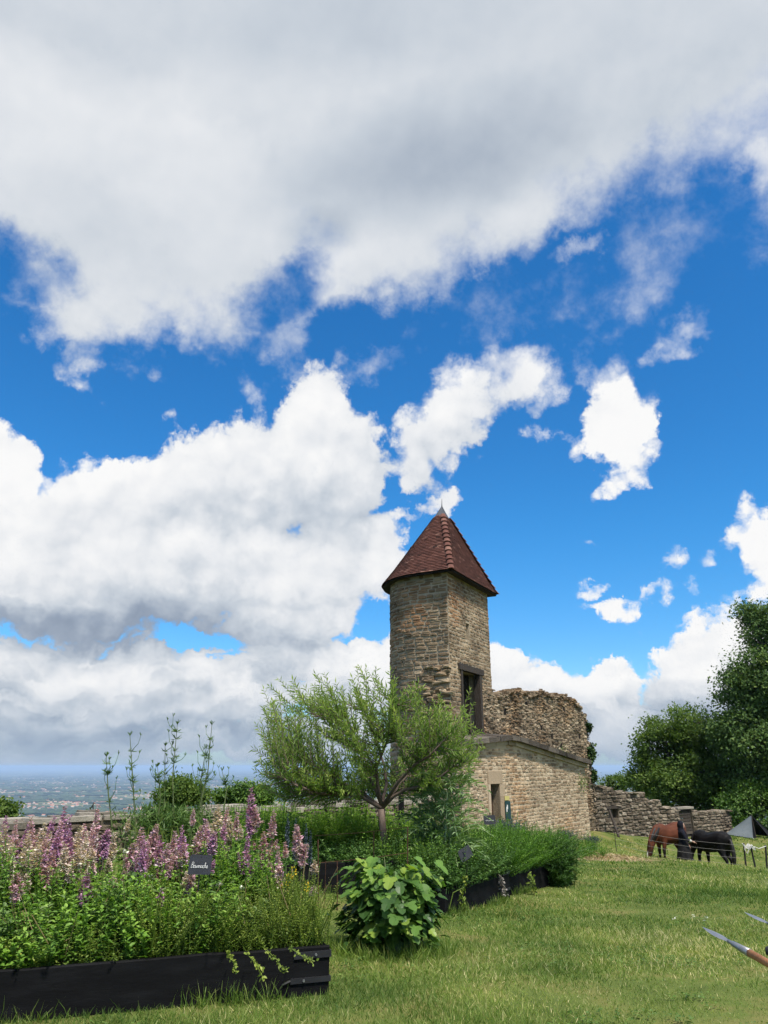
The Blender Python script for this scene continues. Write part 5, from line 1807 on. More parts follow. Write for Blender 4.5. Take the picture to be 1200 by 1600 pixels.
    for px, py, Y, lab in ((452, 1372, 6.9, 'yellow blossom in the middle of the yellow cluster'), (445, 1386, 6.8, 'lowest yellow blossom of the yellow cluster'), (478, 1385, 6.8, 'lone yellow blossom beside the yellow cluster'), (458, 1362, 7.0, 'topmost yellow blossom of the yellow cluster')):
        c = at(px, py, Y)
        root = Vector((c.x, c.y + .02, B1[3]))
        t = empty('yellow_flower', root, lab + ' at the end of the near planter', 'flower', 'yellow blossoms in the near planter')
        mb = MB(); mb.tube([root, c], [.004, .003], 4); mb.build('stem', M_STEM, t)
        n = 22
        d = rnd_dirs(n)
        mb = MB()
        mb.rep(*LEAF_R, frames(d, rnd_dirs(n), np.full(n, .02), np.full(n, .016)), np.array(c) + d * np.array((.018, .018, .03)), RNG.uniform(0, 1, n))
        mb.build('blossom', M_YEL, t)
    # white blossoms of the borage
    M_WHITE = m_leaf('white_petals', [(0, (.55, .58, .50)), (1, (.8, .8, .76))], .2)
    for px, py, Y, lab in ((343, 1382, 6.8, 'white trumpet blossom just right of the slate sign stake'), (378, 1387, 6.75, 'round white blossom between the slate sign and the yellow flowers'), (237, 1370, 6.8, 'tiny white blossom left of the slate sign'), (196, 1332, 7.0, 'pale blossom below the tall fennel stalks')):
        c = at(px, py, Y)
        root = Vector((c.x, c.y + .02, B1[3]))
        t = empty('white_flower', root, lab, 'flower', 'white blossoms in the near planter')
        mb = MB(); mb.tube([root, c], [.004, .003], 4); mb.build('stem', M_STEM, t)
        n = 9
        d = unit(rnd_dirs(n) + np.array((0, -.6, .4)))
        mb = MB()
        mb.rep(*LEAF_O, frames(d, rnd_dirs(n), np.full(n, .035), np.full(n, .026)), np.tile(np.array(c), (n, 1)), RNG.uniform(0, 1, n))
        mb.build('blossom', M_WHITE, t)


build_sages()


def build_fennel():
    lab = ['short thin fennel stalk nearest the picture edge beside the parapet', 'tall branching fennel stalk above the pale sage', 'fennel stalk with small side shoots beside the tallest stalks',
           'tallest fennel stalk with forked top', 'slender leaning fennel stalk nearest the willow', 'low fennel stalk beside the leaning one', 'short feathery fennel shoot between the tall stalks', 'small fennel shoot near the willow branches']
    stalks = [(176, 1300, 166, 1182, 8.4), (212, 1300, 203, 1150, 8.3), (256, 1300, 258, 1166, 8.5), (272, 1300, 277, 1132, 8.4), (308, 1280, 331, 1133, 8.6), (316, 1270, 322, 1170, 8.7), (244, 1300, 246, 1198, 8.3), (350, 1262, 347, 1205, 9.0)]
    for k, (x0, y0, x1, y1, Y) in enumerate(stalks):
        foot = at(x0, y0, Y)
        tip = at(x1, y1, Y)
        g = Vector((foot.x, Y, G(foot.x, Y)))
        t = empty('fennel', g, lab[k], 'fennel', 'fennel stalks')
        bend = foot.lerp(tip, .5) + Vector((random.uniform(-.05, .05), 0, 0))
        mb = MB()
        path = [g, foot, bend, tip]
        mb.tube(path, [.010, .009, .007, .003], 5)
        mb.build('stem', M_STEM, t)
        br = MB()
        fo, fa, fl = [], [], []
        H = (tip - foot).length
        for j in range(7 if H > .5 else 4):
            f = random.uniform(.30, .94)
            p = foot.lerp(bend, f * 2) if f < .5 else bend.lerp(tip, f * 2 - 1)
            s = random.choice((-1, 1))
            e = p + Vector((s * random.uniform(.02, .12), random.uniform(-.08, .08), random.uniform(.05, .24) * (1.2 - .4 * f)))
            br.tube([p, p.lerp(e, .5) + Vector((s * .025, 0, 0)), e], [.004, .003, .002], 4)
            for q in range(7):       # umbel rays
                d = Vector((random.uniform(-.6, .6), random.uniform(-.6, .6), 1)).normalized()
                br.tube([e, e + d * random.uniform(.02, .045)], [.0018, .003], 3)
            for q in range(14):
                fo.append(tuple(p)); fa.append(tuple(Vector((random.uniform(-1, 1), random.uniform(-1, 1), random.uniform(-.1, .9))))); fl.append(random.uniform(.03, .09))
        for q in range(12):
            d = Vector((random.uniform(-.7, .7), random.uniform(-.7, .7), 1)).normalized()
            br.tube([tip, tip + d * random.uniform(.03, .06)], [.0018, .0035], 3)
        tag(br.build('umbels', M_FENNEL, t), kind='stuff')
        fo, fa, fl = np.array(fo), np.array(fa), np.array(fl)
        mb = MB()
        mb.rep(*LEAF_R, frames(fa, rnd_dirs(len(fo)), fl, np.full(len(fo), .0035)), fo, RNG.uniform(0, 1, len(fo)))
        mb.build('fronds', M_FENNEL, t)
    # feathery clump at the foot of the stalks
    n = 5200
    P = np.array(at(262, 1285, 8.5)) + RNG.normal(size=(n, 3)) * np.array((.22, .16, .17))
    P = P[(P[:, 2] > .1) & (P[:, 2] < 1.15)]
    n = len(P)
    mb = MB()
    mb.rep(*LEAF_R, frames(RNG.normal(size=(n, 3)) + np.array((0, 0, .8)), rnd_dirs(n), RNG.uniform(.05, .12, n), np.full(n, .0045)), P, RNG.uniform(0, .9, n))
    for k in range(18):
        p = at(262 + random.uniform(-40, 40), 1330, 8.5)
        mb.tube([(p.x, p.y, G(p.x, p.y)), (p.x + random.uniform(-.1, .1), p.y, .9)], [.008, .003], 4, .3)
    tag(mb.build('fennel_fronds', M_FENNEL), 'feathery green fennel clump at the foot of the tall stalks', 'fennel', kind='stuff')
    # long pale grass leaves arching among the sage
    mb = MB()
    for k in range(26):
        p = at(random.uniform(180, 340), 1345, random.uniform(7.2, 8.2))
        q = p + Vector((random.uniform(-.16, .16), random.uniform(-.1, .1), random.uniform(.12, .32)))
        e = q + Vector((random.uniform(-.2, .2), 0, random.uniform(-.12, .10)))
        mb.tube([p - Vector((0, 0, .35)), p, q, e], [.004, .004, .003, .001], 3, .8)
    tag(mb.build('arching_grass', M_FINE), 'pale arching grass blades among the sage spikes', 'grass', kind='stuff')


build_fennel()

# ------------------------------------------------------------------ broad-leaved bush on the lawn
M_BROAD = m_leaf('broad_leaves', [(0, (0.029, 0.076, 0.018)), (.35, (0.068, 0.151, 0.033)), (.7, (0.129, 0.248, 0.048)), (1, (0.301, 0.406, 0.068))], .38, rough=.45, spec=.4, vary=3.0)


def lobed_leaf(seed, mat):
    """a three-lobed leaf, stalk at the origin, blade along +Y"""
    rr = random.Random(seed)
    out = [(0, .02), (.16, -.06), (.36, .04), (.50, .26), (.46, .42), (.26, .46), (.33, .62), (.24, .86), (0, 1.0)]
    o2 = [(x * rr.uniform(.88, 1.1), y * rr.uniform(.95, 1.05)) for x, y in out]
    left = [(-x * rr.uniform(.88, 1.1), y * rr.uniform(.95, 1.05)) for x, y in out[1:-1]]
    ring = o2 + left[::-1]
    cup = rr.uniform(.10, .24)
    v = [(x, y, cup * abs(x) - .16 * y * y) for x, y in ring] + [(0, .42, -.03)]
    k = len(ring)
    mb = MB()
    mb.add(v, [(i, (i + 1) % k, k) for i in range(k)], seed % 10 / 10)
    return mb.mesh('leaf', mat)


def build_bush():
    c = at(612, 1425, 7.9)
    g = Vector((c.x, 7.95, G(c.x, 7.95)))
    t = empty('broad_leaved_bush', g, 'leafy bush with large lobed green leaves standing on the lawn between the planters', 'bush')
    mb = MB()
    for k in range(9):
        a = k * 2.4
        e = g + Vector((math.cos(a) * .28, math.sin(a) * .28, random.uniform(.45, .8)))
        mb.tube([g + Vector((math.cos(a) * .04, math.sin(a) * .04, -.05)), g.lerp(e, .5) + Vector((0, 0, .1)), e], [.012, .009, .004], 5)
    mb.build('stems', M_STEM, t)
    vari = [lobed_leaf(k, M_BROAD) for k in range(10)]
    cen = g + Vector((.0, 0, .40))
    rad = Vector((.48, .42, .37))
    order = []
    for k in range(1250):
        d = Vector(rnd_dirs(1)[0])
        r = random.uniform(.55, 1.05) ** .6
        # ragged: a few shoots stick out at the top and towards the willow
        bulge = 1 + .30 * math.sin(d.x * 4 + 1) * math.cos(d.z * 4) + .16 * math.sin(d.x * 9 + d.z * 5) + (.35 if random.random() < .05 else 0)
        p = cen + Vector((d.x * rad.x, d.y * rad.y, d.z * rad.z)) * r * bulge
        if p.z < g.z + .06:
            continue
        front = (p - cen).dot(Vector((0, -1, .5)))
        order.append((-front - .25 * r, k, p, d))
    order.sort(key=lambda q: q[0])
    deep = MB()
    for i, (_, k, p, d) in enumerate(order):
        ax = (Vector((d.x, d.y, 0)) * .8 + Vector((random.uniform(-.5, .5), random.uniform(-.5, .3), random.uniform(-.75, .15)))).normalized()
        nr = (Vector((0, 0, 1)) + d * .7 + Vector((random.uniform(-.3, .3), random.uniform(-.3, .3), 0))).normalized()
        x = ax.cross(nr).normalized()
        z = x.cross(ax)
        L = random.choice((.06, .08, .10, .12, .135)) * random.uniform(.85, 1.12) * (1.08 if i < 280 else .9)
        m3 = Matrix((x * L, ax * L, z * L)).transposed()
        if i < 280:
            young = p.z > cen.z + .25 or random.random() < .16
            link('leaf', vari[random.choice((7, 8, 9) if young else (1, 2, 3, 4, 5, 6))], t, Matrix.Translation(p) @ m3.to_4x4())
        else:
            me = vari[k % 10]
            v = np.array([tuple(m3 @ q.co + p) for q in me.vertices])
            deep.add(v, [tuple(pl.vertices) for pl in me.polygons], random.uniform(.0, .6))
    tag(deep.build('inner_leaves', M_BROAD, t), kind='stuff')


build_bush()

# ------------------------------------------------------------------ cardoon, lavender, trellis, small things in the beds
def build_cardoon():
    for (lab, px, py, Y, hs, n) in (('tall silver-green thistle with arching cut leaves in the middle planter', 702, 1345, 11.7, 1.5, 40), ('second grey-green thistle with narrow cut leaves beside the willow trunk', 668, 1335, 11.9, 1.2, 30)):
        c = at(px, py, Y)
        t = empty('cardoon', (c.x, c.y, G(c.x, c.y) + .3), lab, 'thistle')
        for k in range(n):
            a = k * 2.4 + random.uniform(-.2, .2)
            f = k / n
            L = random.uniform(.5, .8) * hs
            z0 = .05 + .75 * f * hs
            out = Vector((math.cos(a), math.sin(a), 0))
            base = Vector((c.x, c.y, t.location.z + z0)) + out * .02
            mb = MB()
            m = 9
            spine = [base + out * L * (.15 + .8 * (q / m)) * (.75 - .25 * f) * (q / m) ** .4 + Vector((0, 0, L * (.75 * q / m - .55 * (q / m) ** 2.4))) for q in range(m + 1)]
            P, A, N, LL = [], [], [], []
            side = out.cross(Vector((0, 0, 1)))
            for q in range(1, m + 1):
                w = .13 * math.sin(math.pi * (q + .6) / (m + 1.8)) + .025
                d = (spine[q] - spine[q - 1]).normalized()
                for s in (-1, 1):
                    P.append(tuple(spine[q])); A.append(tuple(side * s + d * .9 + Vector((0, 0, .15)))); N.append((0, 0, 1)); LL.append(w * random.uniform(.8, 1.2))
            P.append(tuple(spine[-1])); A.append(tuple(spine[-1] - spine[-2])); N.append((0, 0, 1)); LL.append(.09)
            LL = np.array(LL)
            mb.rep(*LEAF_R, frames(np.array(A), np.array(N) + RNG.normal(size=(len(P), 3)) * .15, LL * hs ** .5, LL * .32), np.array(P), RNG.uniform(.3, .9, len(P)))
            mb.tube(spine, [.008 - .0006 * q for q in range(m + 1)], 4, .95, cap=False)
            mb.build('leaf', M_GREYLEAF, t)
        mb = MB()
        top = Vector((c.x, c.y, t.location.z + 1.1 * hs))
        mb.tube([Vector((c.x, c.y, t.location.z)), Vector((c.x + .02, c.y, t.location.z + .6)), top], [.018, .014, .009], 6, .9)
        mb.build('stem', M_GREYLEAF, t)
    # bare pale stalk with a bud
    p0, p1 = at(696, 1310, 11.4), at(699, 1238, 11.4)
    t = empty('bud_stalk', (p0.x, p0.y, p0.z - .3), 'pale straight stalk with a nodding bud before the thistle leaves', 'plant')
    mb = MB(); mb.tube([p0 - Vector((0, 0, .3)), p0, p1, p1 + Vector((-.05, 0, .03)), p1 + Vector((-.10, 0, -.02))], [.010, .010, .007, .005, .004], 6, .9); mb.build('stem', M_GREYLEAF, t)
    e = p1 + Vector((-.10, 0, -.02))
    mb = MB(); mb.tube([e, e + Vector((-.015, 0, -.025)), e + Vector((-.02, 0, -.05))], [.008, .016, .006], 8, .5); mb.build('bud', M_GREYLEAF, t)
    # tip of a pale shoot above, at the corner of the willow
    p = at(733, 1195, 12.5)
    n = 40
    mb = MB()
    f = RNG.uniform(0, 1, n)
    P = np.array((p.x, p.y, 0)) + np.stack([RNG.normal(size=n) * .015, RNG.normal(size=n) * .015, p.z - .35 + f * .35], -1)
    mb.rep(*LEAF_R, frames(RNG.normal(size=(n, 3)) + np.array((0, 0, .6)), rnd_dirs(n), RNG.uniform(.08, .16, n), np.full(n, .022)), P, RNG.uniform(.5, 1, n))
    g = at(730, 1345, 12.5)
    mb.tube([(g.x, g.y, .05), (p.x, p.y, p.z)], [.01, .005], 5, .9)
    tag(mb.build('mugwort', M_GREYLEAF), 'silvery narrow-leaved shoot rising beside the willow crown near the low building', 'plant')


build_cardoon()


def lavender(lab, px, py, Y, w, h, n):
    c = at(px, py, Y)
    z = G(c.x, c.y)
    z0 = max(z, c.z - h)
    M_LAV = bpy.data.materials.get('lavender_bloom') or m_leaf('lavender_bloom', [(0, (.035, .045, .07)), (.5, (.065, .07, .13)), (1, (.12, .12, .21))], .2)
    t = empty('lavender', (c.x, c.y, z), lab, 'lavender', 'lavender clumps')
    d = RNG.normal(size=(n, 2)) * .35
    base = np.tile(np.array((c.x, c.y, z)), (n, 1)) + np.concatenate([RNG.normal(size=(n, 2)) * w * .25, np.zeros((n, 1))], 1)
    H = RNG.uniform(.7, 1.05, n) * (c.z - z)
    top = base + np.stack([d[:, 0] * w, d[:, 1] * w, H], -1)
    ax = top - base
    mb = MB()
    mb.rep(*LEAF_T, frames(ax, rnd_dirs(n), np.linalg.norm(ax, axis=1), np.full(n, .012)), base, RNG.uniform(0, .6, n))
    mb.build('stems', M_GREYLEAF, t)
    mb = MB()
    for q in range(7):
        P = base + ax * (1 - .035 * q)
        mb.rep(*LEAF_R, frames(RNG.normal(size=(n, 3)) + np.array((0, 0, 1.0)), rnd_dirs(n), np.full(n, .04), np.full(n, .022)), P, RNG.uniform(0, 1, n))
    mb.build('blooms', M_LAV, t)


lavender('grey-blue lavender clump below the doorway of the low building', 788, 1284, 16.4, .42, .5, 330)
lavender('second lavender clump close behind the first one', 806, 1290, 17.2, .40, .5, 220)
lavender('lavender clump at the foot of the sandstone wall', 884, 1298, 26.0, .34, .5, 120)
lavender('lavender clump at the foot of the wall nearest the ruined end', 925, 1308, 27.5, .34, .5, 120)

M_RUST = m_plain('rusty_steel', [(.2, (.03, .014, .009)), (.6, (.065, .030, .018)), (1, (.11, .055, .035))], 14, .85, .25)
M_WIRE = m_plain('fence_wire', [(.2, (.12, .11, .10)), (.8, (.25, .24, .22))], 10, .5, .4)


def build_trellis():
    t = empty('rusty_trellis', at(560, 1400, 10.2), 'rusty steel trellis of thin bars standing in front of the willow planter', 'trellis')
    Y = 10.0
    for x0, y0, x1, y1, r in ((497, 1312, 498, 1400, .008), (637, 1292, 636, 1370, .008), (584, 1300, 584, 1365, .006), (527, 1345, 527, 1425, .006), (509, 1345, 507, 1420, .004), (526, 1410, 526, 1470, .005)):
        a, b = at(x0, y0, Y), at(x1, y1, Y)
        b.z = min(b.z, G(b.x, Y) + .02)
        mb = MB(); mb.tube([a, a.lerp(b, .5), b], r, 6, random.random()); mb.build('bar', M_RUST, t)
    for x0, y0, x1, y1 in ((492, 1306, 640, 1292), (500, 1348, 640, 1332), (505, 1386, 590, 1372), (500, 1436, 560, 1424)):
        a, b = at(x0, y0, Y), at(x1, y1, Y)
        mb = MB(); mb.tube([a, a.lerp(b, .5) - Vector((0, 0, .015)), b], .003, 5, random.random()); mb.build('cross_bar', M_RUST, t)


build_trellis()


# ------------------------------------------------------------------ slate name signs
M_SLATE = m_plain('slate', [(.2, (.018, .020, .026)), (.6, (.032, .035, .044)), (1, (.06, .065, .075))], 9, .7, .3, bumps=(30, .3, .004))
M_CHALK = m_plain('white_paint', [(.2, (.5, .5, .49)), (.8, (.66, .66, .65))], 10, .8, .2)
GLYPH = {   # hand-written strokes in a 1-high box
    'B': [[(.05, 0), (.12, .5), (.2, 1.0)], [(.2, 1.0), (.42, 1.02), (.5, .82), (.36, .6), (.14, .52)], [(.14, .52), (.42, .5), (.5, .25), (.34, .02), (.05, 0)]], 
    'o': [[(.2, .45), (.04, .3), (.06, .05), (.22, 0), (.34, .18), (.28, .42), (.2, .45), (.4, .38)]],
    'u': [[(.02, .42), (.06, .1), (.16, 0), (.28, .1), (.33, .42), (.34, .1), (.44, .02)]],
    'r': [[(.02, .05), (.1, .45), (.16, .36), (.24, .42), (.26, .1), (.36, .04)]],
    'a': [[(.34, .40), (.16, .46), (.04, .25), (.1, .02), (.26, .1), (.35, .42), (.34, .08), (.46, .04)]],
    'c': [[(.32, .38), (.18, .46), (.04, .25), (.12, .02), (.36, .06)]],
    'h': [[(.04, .02), (.14, .6), (.22, .98), (.12, .9), (.08, .3), (.06, 0)], [(.08, .25), (.2, .46), (.3, .36), (.3, .06), (.42, .04)]],
    'e': [[(.05, .2), (.28, .28), (.26, .44), (.12, .42), (.05, .18), (.16, 0), (.38, .1)]],
}
ADV = {'B': .52, 'o': .38, 'u': .42, 'r': .33, 'a': .42, 'c': .35, 'h': .40, 'e': .38}


def slate_sign(label, px, py, Y, w, h, tilt, stake_to, words=None, scribble=False, hook=True, turn=0.0):
    c = at(px, py, Y)
    M = Matrix.Translation(c) @ Matrix.Rotation(turn, 4, 'Z') @ Matrix.Rotation(tilt, 4, 'Y') @ Matrix.Rotation(R(-6), 4, 'X')
    t = empty('slate_sign', (c.x, c.y, stake_to), label, 'sign', 'slate name signs')
    mb = MB()
    k = 10
    fr = []
    for (x, z) in ((-w / 2, -h / 2 + .006), (-w / 2 + .008, -h / 2), (0, -h / 2 + .002), (w / 2 - .008, -h / 2 + .004), (w / 2, -h / 2 + .012), (w / 2 - .002, h / 2 - .01), (w / 2 - .01, h / 2), (0, h / 2 - .003), (-w / 2 + .02, h / 2), (-w / 2, h / 2 - .016)):
        fr.append((x, z))
    v = [tuple(M @ Vector((x, -.006, z))) for x, z in fr] + [tuple(M @ Vector((x, .004, z))) for x, z in fr]
    mb.add(v, [tuple(range(k)), tuple(range(2 * k - 1, k - 1, -1))] + [(i, i + k, (i + 1) % k + k, (i + 1) % k) for i in range(k)])
    mb.build('plate', M_SLATE, t)
    mb = MB()
    top = M @ Vector((0, .010, h / 2))
    path = [Vector((c.x, c.y + .012, stake_to)), M @ Vector((0, .010, -h / 2)), top]
    if hook:
        for a in np.linspace(-.5 * math.pi, 1.2 * math.pi, 10):
            path.append(M @ Vector((-.0 + .018 * math.sin(a + math.pi / 2) - .018 * 0, .010, h / 2 + .022 + .018 * math.sin(a))))
    mb.tube(path, .0045, 6)
    mb.build('stake', M_IRON, t)
    mb = MB()
    z0 = M @ Vector((0, -.0065, h / 2 - .02))
    mb.tube([z0, z0 + M.to_3x3() @ Vector((0, -.001, 0))], .0045, 6)
    mb.build('nail_hole', M_BLACK_IN, t)
    if words or scribble:
        mb = MB()
        if words:
            tot = sum(ADV[q] for q in words)
            sc = w * .76 / tot
            x = -w * .40
            for q in words:
                for s in GLYPH[q]:
                    P = [Vector((x + a * sc + .22 * b * sc * .3, -.0085, -h * .16 + b * sc * 1.0)) for a, b in s]
                    # smooth the stroke
                    Q = []
                    for i in range(len(P) - 1):
                        for f in (0, .33, .66):
                            p0, p1, p2, p3 = P[max(i - 1, 0)], P[i], P[i + 1], P[min(i + 2, len(P) - 1)]
                            Q.append(.5 * ((2 * p1) + (p2 - p0) * f + (2 * p0 - 5 * p1 + 4 * p2 - p3) * f * f + (3 * p1 - p0 - 3 * p2 + p3) * f ** 3))
                    Q.append(P[-1])
                    mb.tube([M @ p for p in Q], .0019, 4)
                x += ADV[q] * sc
        else:
            P = [M @ Vector((-w * .35 + w * .7 * i / 16, -.0085, -.01 + .012 * math.sin(i * 2.2) * (1 if i % 3 else .3))) for i in range(17)]
            mb.tube(P, .0032, 4)
        mb.build('lettering', M_CHALK, t)
    return t


slate_sign('small black slate sign with white handwriting among the pink sage of the near planter', 313, 1351, 6.45, .185, .150, R(2), .24, 'Bourrache')
slate_sign('black slate sign with a line of white writing before the doorway', 765, 1281, 13.9, .21, .155, R(-3), -.05, scribble=True)
slate_sign('tilted black slate sign half sunk in the dark mint', 727, 1334, 10.95, .21, .16, R(-24), .05, scribble=False, hook=False, turn=.5)


def notice_panel():
    sm, zt, s_end, fb, d0, d1, dz0, dz1 = HOUSE
    s0 = s_at(sm, H_LEN, 789, -.5)
    s1 = s_at(sm, H_LEN, 797, -.5)
    z0, z1 = z_at(sm, s0, 1281), z_at(sm, s0, 1252)
    t = empty('notice_panel', (*sm(s0)[:2], z0), 'small dark green notice panel with a white figure beside the stone doorway', 'sign')
    M_P = m_plain('panel_green', [(.2, (.008, .03, .035)), (.8, (.015, .05, .05))], 4, .5, .4)
    mb = MB(); fb(mb, s0, s1, z0, z1, .05, .075); mb.build('panel', M_P, t)
    mb = MB(); fb(mb, s0 + .05, s0 + .12, z0 + .25, z1 - .18, .0755, .079); fb(mb, s0 + .10, s0 + .17, z1 - .26, z1 - .12, .0752, .0788); mb.build('white_mark', M_CHALK, t)
    M_Y = m_plain('yellow_label', [(.2, (.42, .36, .12)), (.8, (.5, .45, .18))], 4, .6, .3)
    mb = MB(); fb(mb, s0 + .02, s1 - .03, z1 + .03, z1 + .17, .045, .056); tag(mb.build('yellow_label', M_Y), 'small yellow label fixed above the dark green notice panel', 'label')


notice_panel()
p = at(627, 1263, 21.0)
mb = MB()
mb.box((p.x - .075, p.y - .07, G(p.x, p.y) - .1), (p.x + .075, p.y + .07, at(627, 1238, 21.0).z))
mb.box((p.x - .085, p.y - .08, at(627, 1238, 21.0).z), (p.x + .085, p.y + .08, at(627, 1238, 21.0).z + .03))
tag(mb.build('black_post', M_BLACKBOARD), 'short black wooden post behind the willow fork by the parapet', 'post')


def trailing():
    """stems that hang over the boards"""
    specs = [('sprig with pale leaves hanging over the rim of the near planter', 415, 1480, 5.98, [(385, 1490), (400, 1505), (412, 1530)], .03, M_FINE),
             ('second sprig hanging over the rim near the iron bracket', 440, 1488, 6.05, [(415, 1482), (432, 1500), (438, 1518), (452, 1512)], .028, M_FINE),
             ('wiry sprig reaching across the iron bracket of the near planter', 470, 1486, 6.1, [(455, 1482), (475, 1496), (492, 1502)], .025, M_FINE),
             ('short sprig drooping down the long board of the near planter', 366, 1500, 5.95, [(356, 1488), (366, 1505), (368, 1522)], .028, M_FINE),
             ('pale stem drooping in front of the middle planter', 742, 1395, 10.7, [(728, 1372), (722, 1398), (726, 1416)], .06, M_FINE),
             ('bare bent grass stem beside the corner of the middle planter', 712, 1410, 10.3, [(722, 1388), (708, 1395), (702, 1420)], .0, M_FINE),
             ('green sprig hanging down the far planter', 835, 1380, 13.3, [(828, 1365), (834, 1382), (838, 1395)], .07, M_FINE)]
    for lab, _, _, Y, path, lf, mat in specs:
        P = [at(x, y, Y - .06) for x, y in path]
        P = [P[0] + Vector((0, .10, -.02))] + P
        mb = MB()
        mb.tube(P, .003 if Y < 8 else .006, 4, .6)
        if lf:
            n = 46
            f = RNG.uniform(.25, 1, n) * (len(P) - 1)
            Q = np.array([tuple(P[int(min(q, len(P) - 1.001))].lerp(P[int(min(q, len(P) - 1.001)) + 1], q % 1)) for q in f])
            mb.rep(*LEAF_O, frames(RNG.normal(size=(n, 3)) + np.array((0, -.4, 0)), rnd_dirs(n) + np.array((0, -.8, .5)), RNG.uniform(.6, 1.2, n) * lf, RNG.uniform(.4, .8, n) * lf), Q + RNG.normal(size=(n, 3)) * lf * .25, RNG.uniform(.5, 1, n))
        tag(mb.build('trailing_sprig', mat), lab, 'sprig', 'sprigs hanging over the planters')
    # dried flower head hanging from the middle planter
    M_DRY = m_leaf('dry_flower', [(0, (.12, .11, .11)), (.5, (.24, .22, .23)), (1, (.42, .40, .42))], .1)
    a, b = at(783, 1370, 12.1), at(788, 1400, 12.1)
    n = 160
    f = RNG.uniform(0, 1, n)[:, None]
    P = np.array(a) * (1 - f) + np.array(b) * f + RNG.normal(size=(n, 3)) * np.array((.022, .015, .01))
    mb = MB()
    mb.rep(*LEAF_R, frames(rnd_dirs(n), rnd_dirs(n), RNG.uniform(.02, .045, n), RNG.uniform(.015, .03, n)), P, RNG.uniform(0, 1, n))
    mb.tube([Vector(a) + Vector((-.1, .1, .1)), a, b], .005, 4, .2)
    tag(mb.build('dried_flower', M_DRY), 'grey dried flower head hanging over the board of the middle planter', 'dried flower')


trailing()

# ------------------------------------------------------------------ grass
M_GRASS = m_leaf('grass_blades', [(0, (0.058, 0.123, 0.022)), (.3, (0.127, 0.213, 0.040)), (.55, (0.213, 0.280, 0.069)), (.8, (0.404, 0.403, 0.179)), (1, (0.646, 0.582, 0.347))], .38, rough=.55, spec=.25, vary=.9)
BEDS = (B1, B2, B3, B4)


def not_in_bed(P):
    ok = np.ones(len(P), bool)
    for M, L, D, z in BEDS:
        dx, dy = P[:, 0] - M[0][3], P[:, 1] - M[1][3]
        u, v = dx * M[0][0] + dy * M[1][0], dx * M[0][1] + dy * M[1][1]
        ok &= ~((u > -.01) & (u < L + .01) & (v > -.01) & (v < D + .01))
    # building and parapet
    u = (P[:, 0] - HP.x) * h_nrm.x + (P[:, 1] - HP.y) * h_nrm.y
    ok &= (u > .05) | (P[:, 1] < 25)
    ok &= ((P[:, 0] + 7) * -.763 + (P[:, 1] - 14) * .645) < -.05
    return ok


